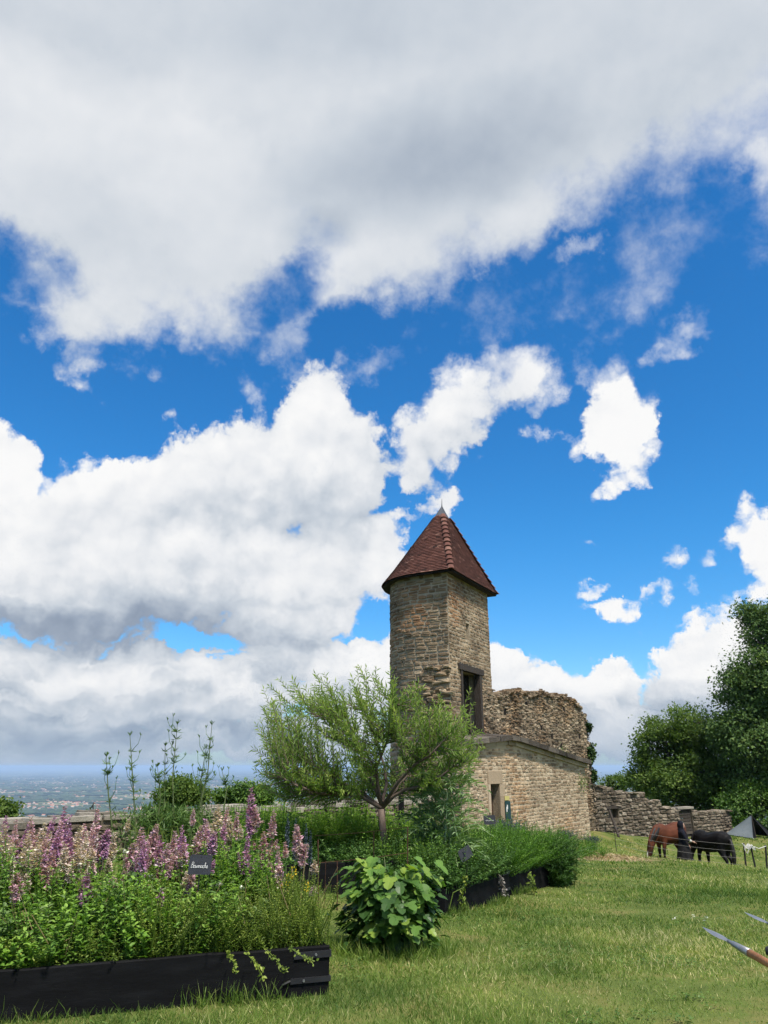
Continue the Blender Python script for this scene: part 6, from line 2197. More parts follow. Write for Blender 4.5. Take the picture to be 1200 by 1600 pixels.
def build_grass():
    zones = [((-4.5, 5.5), (3.2, 6.6), 5200, .055, .0052), ((-2.2, 6.5), (6.6, 9.5), 3000, .058, .007), ((-3, 8.5), (9.5, 14), 1200, .062, .010), ((-5, 13.5), (14, 20), 420, .068, .016),
             ((0, 19), (20, 27), 190, .075, .024), ((4, 26), (27, 36), 85, .085, .036), ((9, 34), (36, 48), 40, .10, .06)]
    for k, ((x0, x1), (y0, y1), dens, h, w) in enumerate(zones):
        n = int((x1 - x0) * (y1 - y0) * dens)
        P = np.stack([RNG.uniform(x0, x1, n), RNG.uniform(y0, y1, n), np.zeros(n)], -1)
        # only what the lens could see, with room to either side
        dep = P[:, 1] * math.cos(PITCH) - 1.8 * math.sin(PITCH)
        vis = (np.abs(P[:, 0]) < dep * .541 * 1.18 + .6)
        P = P[vis & not_in_bed(P)]
        # clumped and worn: thinner where noise is low, bare straw patch by the house
        c = fnoise(P, .8, 1) + .6 * fnoise(P, 2.7, 2)
        keep = RNG.uniform(0, 1, len(P)) < np.clip(.68 + .45 * c, .16, 1)
        pd = np.hypot(((P[:, 0] - 5.95) * .82 - (P[:, 1] - 23.3) * .57) / 2.2, ((P[:, 0] - 5.95) * .57 + (P[:, 1] - 23.3) * .82) / 2.1)
        keep &= (pd > .95) | (RNG.uniform(0, 1, len(P)) < .12)
        P, c = P[keep], c[keep]
        P[:, 2] = ground_np(P[:, 0], P[:, 1]) - .006
        n = len(P)
        H = h * RNG.uniform(.45, 1.25, n) * (1 + .35 * c) * np.where(RNG.uniform(0, 1, n) < .03, 1.8, 1)
        lean = RNG.normal(size=(n, 2)) * .55
        ax = np.stack([lean[:, 0], lean[:, 1], np.ones(n)], -1)
        dry = RNG.uniform(0, 1, n) < (.22 + .16 * fnoise(P, .45, 5))
        ti = np.clip(.35 + .32 * fnoise(P, .55, 4) + .20 * fnoise(P, 1.9, 9) + RNG.normal(size=n) * .15 + np.where(dry, .42, 0), 0, 1)
        mb = MB()
        mb.rep(*BLADE, frames(ax, RNG.normal(size=(n, 3)) * np.array((1, 1, .1)), H, np.full(n, w) * RNG.uniform(.6, 1.2, n)), P, ti)
        names = ['closest', 'near', 'nearer middle', 'middle', 'slope', 'horse paddock', 'far']
        tag(mb.build('grass', M_GRASS), 'short green and straw-coloured lawn grass, %s part' % names[k], 'grass', kind='stuff')
    # longer tufts along the boards and round the bush
    pts = []
    for M, L, D, z in BEDS:
        for k in range(int(L * 60)):
            u, v = random.uniform(0, L), -abs(random.gauss(0, .05)) - .005
            pts.append((M[0][0] * u + M[0][1] * v + M[0][3], M[1][0] * u + M[1][1] * v + M[1][3]))
        for k in range(int(D * 40)):
            u, v = L + abs(random.gauss(0, .04)) + .005, random.uniform(0, D)
            pts.append((M[0][0] * u + M[0][1] * v + M[0][3], M[1][0] * u + M[1][1] * v + M[1][3]))
    for k in range(900):
        a = random.uniform(0, 6.28)
        r = random.uniform(.15, .62)
        pts.append((.08 + r * math.cos(a), 7.95 + r * math.sin(a)))
    P = np.array([(x, y, 0) for x, y in pts])
    P = np.repeat(P, 5, axis=0) + RNG.normal(size=(len(P) * 5, 3)) * np.array((.018, .018, 0))
    P = P[not_in_bed(P) & (fnoise(P, 2.2, 6) > -.15)]
    P[:, 2] = ground_np(P[:, 0], P[:, 1]) - .006
    n = len(P)
    ax = np.stack([RNG.normal(size=n) * .4, RNG.normal(size=n) * .4 - .1, np.ones(n)], -1)
    mb = MB()
    mb.rep(*BLADE, frames(ax, RNG.normal(size=(n, 3)) * np.array((1, 1, .1)), RNG.uniform(.06, .19, n), RNG.uniform(.004, .008, n)), P, np.clip(RNG.normal(size=n) * .15 + .32, 0, 1))
    tag(mb.build('long_grass', M_GRASS), 'longer unmown grass along the planter boards and under the bush', 'grass', kind='stuff')


build_grass()


def build_lawn_weeds():
    """clover and plantain rosettes in the turf"""
    M_CLOVER = m_leaf('clover_leaves', [(0, (.05, .11, .02)), (.5, (.09, .175, .035)), (1, (.16, .24, .06))], .3)
    n = 5200
    P = np.stack([RNG.uniform(-2, 9, n), 4.5 + 12 * RNG.uniform(0, 1, n) ** 1.6, np.zeros(n)], -1)
    P = P[not_in_bed(P)]
    P = P[fnoise(P, 1.2, 12) + .5 * fnoise(P, 3.3, 4) > .30]
    k = 7
    Q = np.repeat(P, k, axis=0) + RNG.normal(size=(len(P) * k, 3)) * np.array((.03, .03, 0))
    Q[:, 2] = ground_np(Q[:, 0], Q[:, 1]) + RNG.uniform(.015, .045, len(Q))
    m = len(Q)
    a = RNG.uniform(0, 6.28, m)
    mb = MB()
    mb.rep(*LEAF_O, frames(np.stack([np.cos(a), np.sin(a), RNG.uniform(-.1, .4, m)], -1), np.array((0, 0, 1.0)) + RNG.normal(size=(m, 3)) * .3, RNG.uniform(.014, .032, m), RNG.uniform(.012, .024, m)), Q, RNG.uniform(0, 1, m))
    tag(mb.build('clover', M_CLOVER), 'small clover leaves scattered in patches through the lawn', 'clover', kind='stuff')


build_lawn_weeds()
M_STRAW = m_leaf('straw', [(0, (.20, .14, .07)), (.5, (.36, .28, .15)), (1, (.52, .44, .28))], .1)
n = 2600
q = RNG.normal(size=(n, 2))
P = np.stack([5.95 + q[:, 0] * .9 * .82 + q[:, 1] * .9 * .57, 23.3 - q[:, 0] * .9 * .57 + q[:, 1] * .9 * .82, np.zeros(n)], -1)
P[:, 2] = ground_np(P[:, 0], P[:, 1]) + RNG.uniform(.0, .05, n)
mb = MB()
mb.rep(*LEAF_R, frames(RNG.normal(size=(n, 3)) * np.array((1, 1, .25)), rnd_dirs(n), RNG.uniform(.06, .17, n), np.full(n, .008)), P, RNG.uniform(0, 1, n))
tag(mb.build('straw', M_STRAW), 'scattered straw on the bare earth by the low building', 'straw', kind='stuff')
for k, (px, py, lab) in enumerate(((1054, 1434, 'largest white petal lying in the grass beyond the spear tips'), (1086, 1430, 'pale dry leaf in the grass above the larger spear head'), (1106, 1436, 'second pale dry leaf in the grass beside the spear heads'))):
    v = (py - 800) / FPX
    sl = (TP - v) / (1 + v * TP)
    Y = next(y for y in np.arange(5, 20, .02) if EYE + sl * y < G((px - 600) / FPX * y * .9, y) + .04)
    c = at(px, py, Y)
    n = 5
    mb = MB()
    mb.rep(*LEAF_O, frames(rnd_dirs(n) * np.array((1, 1, .4)), rnd_dirs(n) + np.array((0, 0, 1.5)), np.full(n, .045 if k == 0 else .05), np.full(n, .018)), np.array(c) + RNG.normal(size=(n, 3)) * .015, RNG.uniform(.6, 1, n))
    tag(mb.build('fallen_petal', bpy.data.materials['white_petals']), lab, 'petal', 'pale petals in the grass')

# ------------------------------------------------------------------ horses, groom, tent, fence
def loft(mb, path, seg=12, flip=False):
    """path: (x, y, z, half width, half height); sections square to the path, width along local y"""
    rows = []
    n = len(path)
    for i, (x, y, z, w, h) in enumerate(path):
        a, b = path[max(i - 1, 0)], path[min(i + 1, n - 1)]
        t = Vector((b[0] - a[0], b[1] - a[1], b[2] - a[2])).normalized()
        side = Vector((0, 1, 0))
        side = (side - t * side.dot(t)).normalized()
        up = t.cross(side)
        c = Vector((x, y, z))
        rows.append([tuple(c + side * w * math.cos(q) + up * h * math.sin(q)) for q in [2 * math.pi * k / seg for k in range(seg)]])
    b0 = mb.n
    mb.grid(np.array(rows), .5, close=True)
    mb.L.append(np.arange(seg)[::-1] + b0); mb.S.append(np.array([seg]))
    mb.L.append(np.arange(seg) + b0 + seg * (n - 1)); mb.S.append(np.array([seg]))


def fused(mb, name, mat, parent, voxel, M, smooth_n=2):
    """one continuous skin over the overlapping lofts"""
    o = mb.build(name, mat)
    o.parent = parent
    o.matrix_basis = M
    r = o.modifiers.new('skin', 'REMESH')
    r.mode = 'VOXEL'
    r.voxel_size = voxel
    r.use_smooth_shade = True
    s = o.modifiers.new('soften', 'SMOOTH')
    s.iterations = smooth_n
    s.factor = .5
    return o


def m_coat(name, body, legs, blaze=False):
    m, T, b, o = principled(name)
    co = T.n('ShaderNodeTexCoord').outputs['Object']
    s = T.n('ShaderNodeSeparateXYZ')
    T.put(s.inputs[0], co)
    nz = T.noise(co, 3.0, 3.0)['Fac']
    c = T.ramp(nz, [(.3, tuple(v * .75 for v in body)), (.7, tuple(v * 1.2 for v in body))])
    c = T.mix(T.rng(T.math('ADD', s.outputs['Z'], T.math('MULTIPLY', nz, .15)), .62, .80, 1, 0), c, legs)
    if blaze:
        w = T.math('MULTIPLY', T.rng(s.outputs['X'], 1.22, 1.26), T.rng(T.math('ABSOLUTE', s.outputs['Y']), .02, .035, 1, 0))
        c = T.mix(w, c, (.6, .58, .55))
        c = T.mix(T.math('MULTIPLY', T.rng(s.outputs['X'], 1.10, 1.14), T.math('SUBTRACT', 1.0, w)), c, tuple(v * .3 for v in body))
    T.put(b.inputs['Base Color'], c)
    b.inputs['Roughness'].default_value = .62
    b.inputs['Specular IOR Level'].default_value = .15
    b.inputs['Sheen Weight'].default_value = .0
    return m


def horse(label, pos, heading, size, coat, hair, heavy=1.0, blaze=False, head_low=True):
    t = empty('horse', pos, label, 'horse', 'grazing horses')
    M = Matrix.Rotation(heading, 4, 'Z') @ Matrix.Scale(size, 4)
    mb = MB()
    k = heavy
    loft(mb, [(-.86, 0, 1.10, .07, .12), (-.80, 0, 1.14, .19 * k, .25), (-.62, 0, 1.17, .28 * k, .32), (-.40, 0, 1.15, .29 * k, .33), (-.10, 0, 1.07, .29 * k, .34), (.18, 0, 1.04, .28 * k, .35),
              (.40, 0, 1.09, .25 * k, .37), (.56, 0, 1.13, .20 * k, .32), (.68, 0, 1.12, .11, .2)], 14)
    loft(mb, [(.38, 0, 1.24, .17 * k, .25), (.62, 0, 1.18, .14 * k, .25), (.84, 0, 1.00, .115 * k, .20), (1.0, 0, .78, .095 * k, .165), (1.10, 0, .60, .085, .14)], 12)
    loft(mb, [(1.06, 0, .68, .07, .09), (1.10, 0, .56, .095, .135), (1.17, 0, .40, .085, .115), (1.24, 0, .24, .062, .08), (1.29, 0, .12, .058, .07), (1.31, 0, .06, .045, .05)], 12)
    for s in (-1, 1):
        loft(mb, [(1.06, s * .06, .66, .02, .03), (1.02, s * .085, .74, .028, .03), (.99, s * .095, .81, .008, .01)], 8)
        y = s * .15 * k
        fx = .05 * s
        loft(mb, [(.42, y * .8, 1.08, .10 * k, .16), (.44, y, .84, .085 * k, .11), (.46 + fx, y, .58, .062 * k, .068), (.47 + fx, y, .48, .058 * k, .062), (.47 + fx, y, .40, .045 * k, .048), (.47 + fx, y, .20, .038 * k, .042), (.48 + fx, y, .12, .05 * k, .052), (.51 + fx, y, .05, .058 * k, .066), (.52 + fx, y, .0, .064 * k, .074)], 10)
        hx = -.06 * s
        loft(mb, [(-.60, y * .8, 1.12, .14 * k, .22), (-.56, y, .86, .12 * k, .17), (-.60 + hx, y, .68, .075 * k, .10), (-.72 + hx, y, .52, .055 * k, .068), (-.73 + hx, y, .45, .048 * k, .055), (-.69 + hx, y, .22, .040 * k, .044), (-.66 + hx, y, .12, .052 * k, .055), (-.63 + hx, y, .05, .06 * k, .068), (-.62 + hx, y, .0, .066 * k, .076)], 10)
    fused(mb, 'body', coat, t, .028 if size < 1.02 else .03, M)
    # mane and tail
    mb = MB()
    loft(mb, [(.30, .01, 1.43, .02, .03), (.50, .03, 1.40, .03, .06), (.66, .045, 1.32, .04, .08), (.80, .05, 1.19, .045, .09), (.93, .055, 1.02, .045, .09), (1.03, .05, .87, .035, .07), (1.09, .03, .76, .02, .04)], 8)
    loft(mb, [(.60, .12, 1.30, .02, .06), (.80, .115, 1.08, .022, .09), (.95, .10, .88, .015, .06)], 8)
    o = mb.build('mane', hair, smooth=True); o.parent = t; o.matrix_basis = M
    mb = MB()
    loft(mb, [(-.84, 0, 1.26, .035, .035), (-.93, 0, 1.18, .05, .05), (-.97, 0, .95, .07, .065), (-.97, 0, .65, .085, .07), (-.95, 0, .42, .06, .05), (-.94, 0, .32, .015, .015)], 8)
    o = mb.build('tail', hair, smooth=True); o.parent = t; o.matrix_basis = M
    mb = MB()
    for s in (-1, 1):
        mb.tube([(1.115, s * .085, .53), (1.12, s * .098, .53)], [.016, .010], 8)
    o = mb.build('eyes', M_BLACK_IN, t); o.matrix_basis = M
    return t


M_BAY = m_coat("bay_coat", (.085, .027, .013), (.012, .009, .008), True)
M_BLACKCOAT = m_coat('black_coat', (.006, .0055, .006), (.005, .0045, .005))
M_HAIR = m_plain('black_horsehair', [(.2, (.006, .005, .005)), (.8, (.016, .014, .013))], 20, .55, .35, bumps=(60, .5, .01), stretch=(1, 1, .2))


def place(px, py, Y):
    p = at(px, py, Y)
    return (p.x, p.y, G(p.x, p.y))


horse('bay horse with dark mane and white blaze grazing with its head down', place(1050, 1348, 32.2), R(180 + 30), 1.10, M_BAY, M_HAIR)
horse('black horse turned away beside the hooded person', place(1117, 1356, 31.4), R(180 - 68), 1.08, M_BLACKCOAT, M_HAIR, 1.12)


def build_person():
    pos = place(1072, 1352, 31.2)
    t = empty('person', pos, 'person in dark hooded tunic and long dark skirt standing between the horses', 'person')
    M = Matrix.Rotation(R(-22), 4, 'Z') @ Matrix.Scale(1.06, 4)            # local +X: towards the black horse
    M_SKIN = m_plain('skin', [(.2, (.33, .20, .145)), (.8, (.42, .27, .20))], 5, .55, .35)
    M_NAVY = m_plain('dark_navy_cloth', [(.2, (.007, .008, .014)), (.8, (.018, .02, .034))], 9, .9, .15, bumps=(25, .4, .01))
    M_SKIRT = m_plain('black_cloth', [(.2, (.007, .007, .008)), (.8, (.018, .017, .018))], 9, .9, .15, bumps=(18, .5, .015))
    M_CUFF = m_plain('pale_linen', [(.2, (.45, .44, .42)), (.8, (.6, .59, .56))], 9, .9, .15)
    mb = MB()
    # legs, hips, chest, neck, head
    for s in (-1, 1):
        loft(mb, [(0, s * .09, .86, .085, .09), (.01, s * .095, .48, .055, .06), (0, s * .10, .28, .052, .055), (-.01, s * .10, .08, .036, .04)], 10)
        loft(mb, [(-.05, s * .10, .045, .04, .045), (.06, s * .10, .04, .045, .035), (.16, s * .11, .025, .035, .022)], 8)
    loft(mb, [(0, 0, .82, .15, .11), (0, 0, .98, .14, .10), (0, 0, 1.10, .15, .105), (.0, 0, 1.28, .17, .11), (-.01, 0, 1.36, .11, .075), (.0, 0, 1.41, .052, .052), (.02, 0, 1.47, .05, .055)], 12)
    loft(mb, [(.03, 0, 1.425, .045, .05), (.04, 0, 1.47, .062, .078), (.035, 0, 1.54, .072, .092), (.02, 0, 1.60, .066, .085), (.01, 0, 1.645, .03, .04)], 12)
    mb.tube([(.115, 0, 1.535), (.140, 0, 1.515), (.118, 0, 1.50)], [.010, .016, .008], 6)
    for s in (-1, 1):
        mb.tube([(.02, s * .07, 1.555), (.012, s * .084, 1.53), (.02, s * .072, 1.505)], [.008, .014, .008], 6)
    arm = {}
    for s, el, wr in ((-1, (.12, -.24, 1.08), (.34, -.20, 1.00)), (1, (.02, .24, 1.05), (.16, .22, .86))):
        loft(mb, [(0, s * .16, 1.32, .055, .055), (el[0] * .6, s * .2, 1.2, .045, .045), (*el, .04, .04), ((el[0] + wr[0]) / 2, (el[1] + wr[1]) / 2, (el[2] + wr[2]) / 2, .036, .036), (*wr, .026, .026)], 10)
        d = (Vector(wr) - Vector(el)).normalized()
        w = Vector(wr)
        side = d.cross(Vector((0, 0, 1))).normalized()
        mb.tube([w, w + d * .05, w + d * .085], [.024, .034, .030], 8)
        for q in range(4):
            o = side * (.024 - .016 * q)
            L = (.06, .07, .066, .05)[q]
            mb.tube([w + d * .075 + o, w + d * (.085 + L * .45) + o, w + d * (.085 + L * .8) + o + Vector((0, 0, -.022))], [.009, .0085, .007], 6)
        mb.tube([w + d * .03 - side * s * .026, w + d * .06 - side * s * .05, w + d * .085 - side * s * .052], [.011, .010, .008], 6)
    fused(mb, 'body', M_SKIN, t, .012, M, 1)
    mb = MB()
    loft(mb, [(0, 0, .72, .21, .20), (0, 0, .90, .19, .165), (0, 0, 1.02, .175, .145), (0, 0, 1.15, .19, .15), (0, 0, 1.30, .205, .145), (-.01, 0, 1.38, .14, .11), (0, 0, 1.43, .085, .085)], 14)
    for s, el, wr in ((-1, (.12, -.24, 1.08), (.25, -.218, 1.035)), (1, (.02, .24, 1.05), (.10, .228, .95))):
        loft(mb, [(0, s * .13, 1.33, .08, .08), (el[0] * .6, s * .2, 1.2, .068, .068), (*el, .062, .062), (*wr, .055, .055)], 10)
    fused(mb, 'tunic', M_NAVY, t, .02, M)
    mb = MB()
    loft(mb, [(-.03, 0, 1.36, .13, .12), (-.02, 0, 1.45, .105, .11), (-.02, 0, 1.55, .115, .125), (-.02, 0, 1.63, .095, .11), (-.05, 0, 1.70, .035, .04)], 14)
    o = fused(mb, 'hood', M_NAVY, t, .016, M)
    mb = MB()
    rows = []
    for z, r in ((.98, .165), (.85, .20), (.6, .25), (.3, .30), (.03, .35)):
        rows.append([(math.cos(a) * r * (1 + .08 * math.sin(a * 9) * (1 - z)), math.sin(a) * r * (1 + .08 * math.sin(a * 9) * (1 - z)), z) for a in np.linspace(0, 2 * math.pi, 45)[:-1]])
    mb.grid(np.array(rows), .5, close=True)
    o = mb.build('skirt', M_SKIRT, t, smooth=True); o.matrix_basis = M
    mb = MB(); mb.tube([(.235, -.222, 1.04), (.30, -.208, 1.015)], [.052, .044], 10); o = mb.build('cuff', M_CUFF, t, smooth=True); o.matrix_basis = M


build_person()


def build_tent():
    M_GREY = m_plain('grey_canvas', [(.2, (.16, .185, .20)), (.8, (.23, .26, .28))], 3, .8, .25, bumps=(6, .25, .05))
    M_CANVAS_SHADE = m_plain('shade_canvas', [(.2, (.010, .011, .014)), (.8, (.02, .022, .026))], 3, .9, .15)  # darkness of the open front and inside painted into the canvas colour
    Y = 41.5
    A, FL, Bk, FR = at(1174, 1274, Y), at(1177, 1313, Y - .3), at(1134, 1309, Y + .9), at(1212, 1309, Y + .6)
    for q in (FL, Bk, FR):
        q.z = G(q.x, q.y) + .03
    t = empty('tent', (FL.x, FL.y, FL.z), 'small grey canvas tent with dark open front under the trees', 'tent')

    def panel(a, b, c, nm, mat, sag=.05, thick=.012):
        mb = MB()
        N = 8
        nrm = (b - a).cross(c - a).normalized()
        rows, rows2 = [], []
        for i in range(N + 1):
            f = i / N
            p, q = a.lerp(b, f), a.lerp(c, f)
            r = []
            for j in range(N + 1):
                g = j / N
                s = -sag * math.sin(math.pi * g) * math.sin(math.pi * min(1, f)) * (1 if f else 0)
                r.append(p.lerp(q, g) + nrm * s)
            rows.append([tuple(v) for v in r])
            rows2.append([tuple(v + nrm * thick) for v in r])
        mb.grid(np.array(rows), .5)
        mb.grid(np.array(rows2), .5)
        mb.build(nm, mat, t, smooth=True)
    panel(A, Bk, FL, 'side_panel', M_GREY)
    panel(A, FR, Bk + (FR - FL) * .7, 'side_panel', M_CANVAS_SHADE)
    panel(A, Bk + (FR - FL) * .7, Bk, 'back_panel', M_CANVAS_SHADE)
    panel(A - Vector((0, 0, .02)), FL + Vector((.03, .1, 0)), FL.lerp(FR, .16) + Vector((0, .12, 0)), 'door_flap', M_CANVAS_SHADE, .02)
    panel(A - Vector((0, 0, .02)), FL.lerp(FR, .72), FR - Vector((.02, 0, 0)), 'door_flap', M_CANVAS_SHADE, .02)
    mb = MB(); c = FL.lerp(FR, .14); mb.tube([c, A + Vector((.0, .0, .05))], .022, 8); mb.build('pole', M_DARKWOOD, t)
    for e, d in ((Bk, Vector((-.5, .2, 0))), (FL, Vector((-.15, -.45, 0)))):
        g = e + d
        g.z = G(g.x, g.y)
        mb = MB(); mb.tube([e + Vector((0, 0, .05)), g], .006, 4); mb.build('guy_line', M_CUFFROPE, t)


M_CUFFROPE = m_plain('white_rope', [(.2, (.50, .49, .46)), (.8, (.66, .65, .62))], 20, .9, .15)
build_tent()


def build_fence():
    M_POST = m_plain('black_fence_post', [(.2, (.008, .008, .009)), (.8, (.02, .02, .022))], 8, .7, .3)
    Y = 27.6
    posts = []
    for (x0, y0, x1, lab) in ((1162, 1318, 1166, 'black fence post wrapped with a knotted white rope'), (1173, 1322, 1182, 'leaning black fence post beside the rope-wrapped one'), (1196, 1321, 1198, 'black fence post at the edge of the picture holding the rope end')):
        a, b = at(x0, y0, Y), at(x1, 1362, Y)
        b.z = G(b.x, Y) - .15
        mb = MB()
        mb.tube([b, a.lerp(b, .5), a, a + Vector((0, 0, .015))], [.034, .032, .031, .02], 8)
        tag(mb.build('fence_post', M_POST), lab, 'post', 'black paddock fence posts')
        posts.append(a)
    # knotted rope
    a, b, c = [p - Vector((0, .03, .02)) for p in posts]
    mb = MB()
    rr = random.Random(4)
    pts = []
    for k in range(46):
        f = k / 45
        th = f * 6.28 * 5
        ctr = a.lerp(b, .5 + .5 * math.sin(f * 9))
        pts.append(ctr + Vector((.10 * math.cos(th), -.04 - .03 * math.sin(th * 1.3), -.03 + .075 * math.sin(th * 1.7))))
    pts += [b + Vector((.1, -.04, 0)), b.lerp(c, .5) + Vector((0, 0, -.07)), c]
    mb.tube(pts, .014, 6)
    mb.tube([a + Vector((0, -.03, 0)), a + Vector((-.03, -.05, -.18)), a + Vector((.04, -.06, -.30)), a + Vector((.10, -.05, -.16)), a + Vector((.12, -.04, 0))], .012, 6)
    tag(mb.build('white_rope', M_CUFFROPE), 'white rope knotted round the two leaning black fence posts', 'rope')
    # thin stake far left and the four tape strands
    s = at(962, 1318, 30.5)
    g = G(s.x, s.y)
    mb = MB(); mb.tube([(s.x, s.y, g - .1), (s.x, s.y, g + 1.0)], .012, 6)
    tag(mb.build('fence_stake', M_POST), 'thin dark fence stake near the foot of the ruined wall', 'post')
    labs = ['top', 'second', 'third', 'lowest']
    for k in range(4):
        h = .92 - .22 * k
        p0 = Vector((s.x, s.y, g + h))
        p1 = posts[0] + Vector((0, 0, -.06 - .21 * k))
        P = [p0.lerp(p1, f) + Vector((0, 0, -.10 * math.sin(math.pi * f))) for f in np.linspace(0, 1, 14)]
        mb = MB(); mb.tube(P, .0035, 4, .9)
        tag(mb.build('fence_wire', M_WIRE), '%s thin wire of the paddock fence crossing before the horses' % labs[k], 'wire')


build_fence()


# ------------------------------------------------------------------ spears on their rack
def build_spears():
    M_STEEL = m_plain('spear_steel', [(.2, (.16, .165, .18)), (.5, (.27, .28, .30)), (.9, (.42, .43, .45))], 12, .42, .5, metal=.75, bumps=(30, .25, .004))
    M_ASHWOOD = m_plain('spear_shaft_wood', [(.2, (.22, .085, .03)), (.5, (.36, .155, .06)), (.9, (.48, .24, .11))], 5, .6, .3, bumps=(30, .4, .004), stretch=(1, 6, 6))

    def spear(label, tip, through, blade, sock, wid, shaft_r, extra):
        ax = (through - tip).normalized()
        t = empty('spear', tip, label, 'spear', 'spears laid on the rack')
        side = ax.cross(Vector((0, -.55, 1))).normalized()
        up = side.cross(ax).normalized()
        mb = MB()
        # leaf blade with a raised midrib
        rows = []
        for f, w in ((0, .02), (.15, .38), (.35, .78), (.6, 1.0), (.8, .82), (.95, .42), (1.0, .34)):
            c = tip + ax * blade * f
            w2 = wid / 2 * w
            rows.append([tuple(c + side * w2), tuple(c + up * w2 * .28), tuple(c - side * w2), tuple(c - up * w2 * .28)])
        mb.grid(np.array(rows), .6, close=True)
        mb.build('blade', M_STEEL, t)
        b0 = tip + ax * blade * .985
        mb = MB(); mb.tube([b0, b0 + ax * sock * .15, b0 + ax * sock * .22, b0 + ax * sock], [wid * .20, wid * .20, shaft_r * .72, shaft_r * 1.06], 12, .5)
        so = mb.build('socket', M_STEEL, t, smooth=True)
        mb = MB(); mb.tube([b0 + ax * sock * .9, b0 + ax * (sock + .5), b0 + ax * (sock + extra)], [shaft_r * .97, shaft_r, shaft_r], 12, .5)
        mb.build('shaft', M_ASHWOOD, t, smooth=True)
        return b0 + ax * sock, ax
    t1, t2 = at(1097, 1448, 3.55), at(1200, 1505, 3.08)
    e1, a1 = spear('spear with leaf-shaped steel head and orange-brown wooden shaft over the lawn', t1, t2, .21, .15, .038, .0148, 1.15)
    t3, t4 = at(1163, 1425, 4.3), at(1215, 1450, 4.0)
    e2, a2 = spear('second spear whose narrow steel point just enters the picture', t3, t4, .22, .15, .036, .015, 1.3)
    # third, butt end with a black ferrule
    p = at(1196, 1486, 3.3)
    ax = Vector((.9, -.35, -.02)).normalized()
    t = empty('staff', p, 'black-tipped staff end at the edge of the picture beside the spears', 'staff')
    mb = MB(); mb.tube([p, p + ax * .01, p + ax * .07], [.012, .018, .018], 10); mb.build('ferrule', M_IRON, t, smooth=True)
    mb = MB(); mb.tube([p + ax * .065, p + ax * 1.2], [.0165, .0165], 10); mb.build('shaft', M_ASHWOOD, t, smooth=True)
    # rack out of frame that carries them
    xs = 2.25
    f1, f2, f3 = (xs - e1.x) / a1.x, (xs - e2.x) / a2.x, (xs - p.x) / ax.x
    q = [(e1 + a1 * f1), (e2 + a2 * f2), (p + ax * f3)]
    q.sort(key=lambda v: v.y)
    t = empty('spear_rack', (xs, 3.3, G(xs, 3.3)), 'wooden rack beside the lawn that carries the spears', 'rack')
    b0, b1 = Vector((xs, q[0].y - .35, min(v.z for v in q) - .045)), Vector((xs, q[-1].y + .35, min(v.z for v in q) - .045))
    mb = MB(); mb.tube([b0, b1], .026, 8); mb.build('bar', M_DARKWOOD, t)
    for b in (b0, b1):
        for d in (-.25, .25):
            y = b.y + (.08 if b is b0 else -.08)
            mb = MB(); mb.tube([(xs - d * .12, y, b.z + .12), (xs + d, y, G(xs + d, y) - .03)], .022, 8); mb.build('leg', M_DARKWOOD, t)
    for v in q:                                     # pegs that take up the different heights
        mb = MB(); mb.tube([(xs, v.y, b0.z), (xs, v.y, v.z - .017)], .012, 6); mb.build('peg', M_DARKWOOD, t)


build_spears()


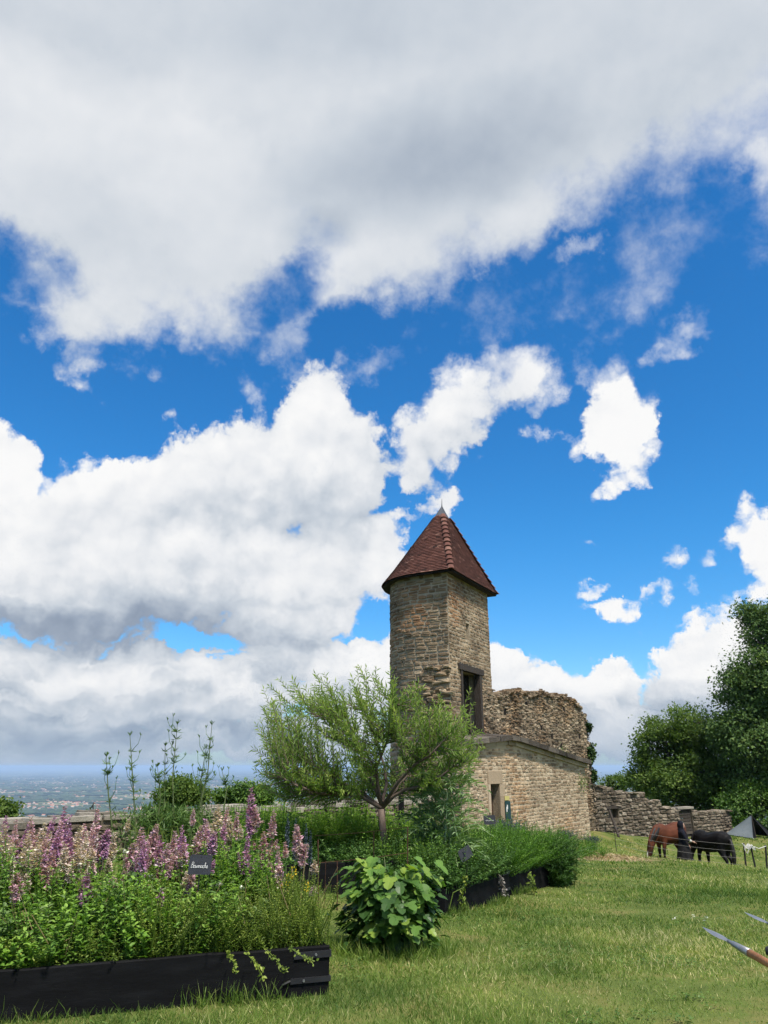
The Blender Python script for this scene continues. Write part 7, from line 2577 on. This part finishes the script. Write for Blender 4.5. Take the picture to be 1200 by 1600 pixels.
# ------------------------------------------------------------------ far plain: villages and woods, then the air over it
def build_far():
    M_HOUSES = m_plain('far_houses', [(.0, (.62, .57, .48)), (.5, (.72, .68, .60)), (.62, (.36, .14, .08)), (1, (.45, .19, .11))], .001, .9, .1)
    m, T, b, o = principled('far_houses_tint')
    T.put(b.inputs['Base Color'], T.ramp(tint_of(T), [(0, (.55, .50, .42)), (.49, (.78, .74, .66)), (.5, (.30, .12, .07)), (1, (.42, .18, .10))]))
    b.inputs['Roughness'].default_value = .9
    rr = np.random.default_rng(77)
    mb = MB()
    house_v = np.array([(-.5, -.5, 0), (.5, -.5, 0), (.5, .5, 0), (-.5, .5, 0), (-.5, -.5, .6), (.5, -.5, .6), (.5, .5, .6), (-.5, .5, .6)])
    roof_v = np.array([(-.54, -.54, .58), (.54, -.54, .58), (.54, .54, .58), (-.54, .54, .58), (-.54, 0, .98), (.54, 0, .98)])
    hf = [(0, 1, 5, 4), (1, 2, 6, 5), (2, 3, 7, 6), (3, 0, 4, 7)]
    rf = [(0, 1, 5, 4), (2, 3, 4, 5), (1, 2, 5), (3, 0, 4)]
    P, S, A = [], [], []
    vill = [(-2300, 4550, 500, 190), (-1550, 4700, 420, 150), (-2900, 5500, 700, 150), (-700, 5200, 380, 110), (-1900, 6600, 800, 160), (-3900, 7400, 900, 150), (-600, 8200, 900, 120), (-3000, 9800, 1300, 160), (-5200, 11500, 1600, 150), (-1200, 12500, 1600, 130), (2500, 9000, 1500, 90), (-7000, 16000, 2500, 140), (-2500, 17500, 3000, 150), (3500, 16000, 3000, 80)]
    for x, y, r, n in vill:
        q = rr.normal(size=(n, 2)) * np.array((r, r * .55))
        for d in q:
            P.append((x + d[0], y + d[1]))
            big = rr.random() < .10
            S.append((rr.uniform(25, 60), rr.uniform(18, 30), rr.uniform(8, 11)) if big else (rr.uniform(12, 20), rr.uniform(9, 13), rr.uniform(7, 11)))
            A.append(rr.uniform(0, 3.14))
    for k in range(900):
        y = rr.uniform(4300, 16000)
        P.append((rr.uniform(-.62, .2) * y, y)); S.append((rr.uniform(12, 24), rr.uniform(9, 14), rr.uniform(7, 10))); A.append(rr.uniform(0, 3.14))
    P, S, A = np.array(P), np.array(S), np.array(A)
    Z = ground_np(P[:, 0], P[:, 1]) - .5
    m3 = np.zeros((len(P), 3, 3))
    c, s = np.cos(A), np.sin(A)
    m3[:, 0, 0], m3[:, 0, 1], m3[:, 1, 0], m3[:, 1, 1], m3[:, 2, 2] = c * S[:, 0], -s * S[:, 1], s * S[:, 0], c * S[:, 1], S[:, 2]
    pos = np.concatenate([P, Z[:, None]], 1)
    mb.rep(house_v, hf, m3, pos, rr.uniform(0, .48, len(P)))
    mb.rep(roof_v, rf, m3, pos, rr.uniform(.52, 1, len(P)))
    bpy.data.materials.remove(M_HOUSES)
    tag(mb.build('far_villages', m), 'pale villages scattered over the hazy plain far below', 'village', kind='stuff')
    # woods: lumpy crowns in patches
    M_WOODS = m_leaf('far_woods', [(0, (.016, .032, .014)), (1, (.045, .075, .026))], 0, vary=.004)
    n = 9000
    y = 4200 * (20000 / 4200) ** rr.uniform(0, 1, n)
    x = rr.uniform(-.66, .25, n) * y
    q = np.stack([x, y, np.zeros(n)], -1)
    f = fnoise(q / 1000.0, 2.1, 3) + .5 * fnoise(q / 1000.0, 5.0, 8)
    q = q[f > .12]
    n = len(q)
    q[:, 2] = ground_np(q[:, 0], q[:, 1]) - 3
    crown_v = np.array([(math.cos(a) * r, math.sin(a) * r, z) for z, r in ((0, .8), (.55, 1.0), (.9, .6)) for a in np.linspace(0, 2 * math.pi, 7)[:-1]] + [(0, 0, 1.05)])
    cf = [(i, (i + 1) % 6, 6 + (i + 1) % 6, 6 + i) for i in range(6)] + [(6 + i, 6 + (i + 1) % 6, 12 + (i + 1) % 6, 12 + i) for i in range(6)] + [(12 + i, 12 + (i + 1) % 6, 18) for i in range(6)]
    R_ = rr.uniform(12, 34, n) * (q[:, 1] / 6000) ** .5
    m3 = np.zeros((n, 3, 3))
    m3[:, 0, 0], m3[:, 1, 1], m3[:, 2, 2] = R_ * rr.uniform(.8, 2.6, n), R_, rr.uniform(13, 22, n)
    mb = MB()
    mb.rep(crown_v, cf, m3, q, rr.uniform(0, 1, n))
    tag(mb.build('far_woods', M_WOODS), 'dark woods and hedgerow trees on the hazy plain', 'woodland', kind='stuff')
    # a far low line of hills
    mb = MB()
    xs = np.linspace(-60000, 60000, 90)
    top = 330 + 120 * np.sin(xs / 9000 + .5) + 70 * np.sin(xs / 3700) + 40 * np.sin(xs / 1500)
    prof = [[(x, 66000 - 1500 * (1 - f) - 800 * np.sin(x / 7000), PLAIN - 20 + (tz * .55 if True else 0) * f) for x, tz in zip(xs, top)] for f in (0, .5, .85, 1.0)]
    mb.grid(np.array(prof), .5)
    mb.grid(np.array([prof[-1], [(x, 70000, PLAIN - 20) for x in xs]]), .5)
    tag(mb.build('far_hills', M_WOODS, smooth=True), kind='structure')


build_far()


def build_haze():
    mb = MB()
    mb.box((-85000, -85000, PLAIN - 30), (85000, 85000, 26.0))
    m = bpy.data.materials.new('haze_air')
    m.use_nodes = True
    m.node_tree.nodes.clear()
    T = NT(m.node_tree)
    v = T.n('ShaderNodeVolumePrincipled')
    v.inputs['Color'].default_value = (.52, .72, 1.0, 1)
    v.inputs['Density'].default_value = HAZE
    v.inputs['Anisotropy'].default_value = 0.0
    o = T.n('ShaderNodeOutputMaterial')
    m.node_tree.links.new(v.outputs[0], o.inputs['Volume'])
    ob = mb.build('haze', m)
    tag(ob, 'pale blue haze lying over the distant plain', 'haze', kind='stuff')


HAZE = 1.0 / 17000
build_haze()
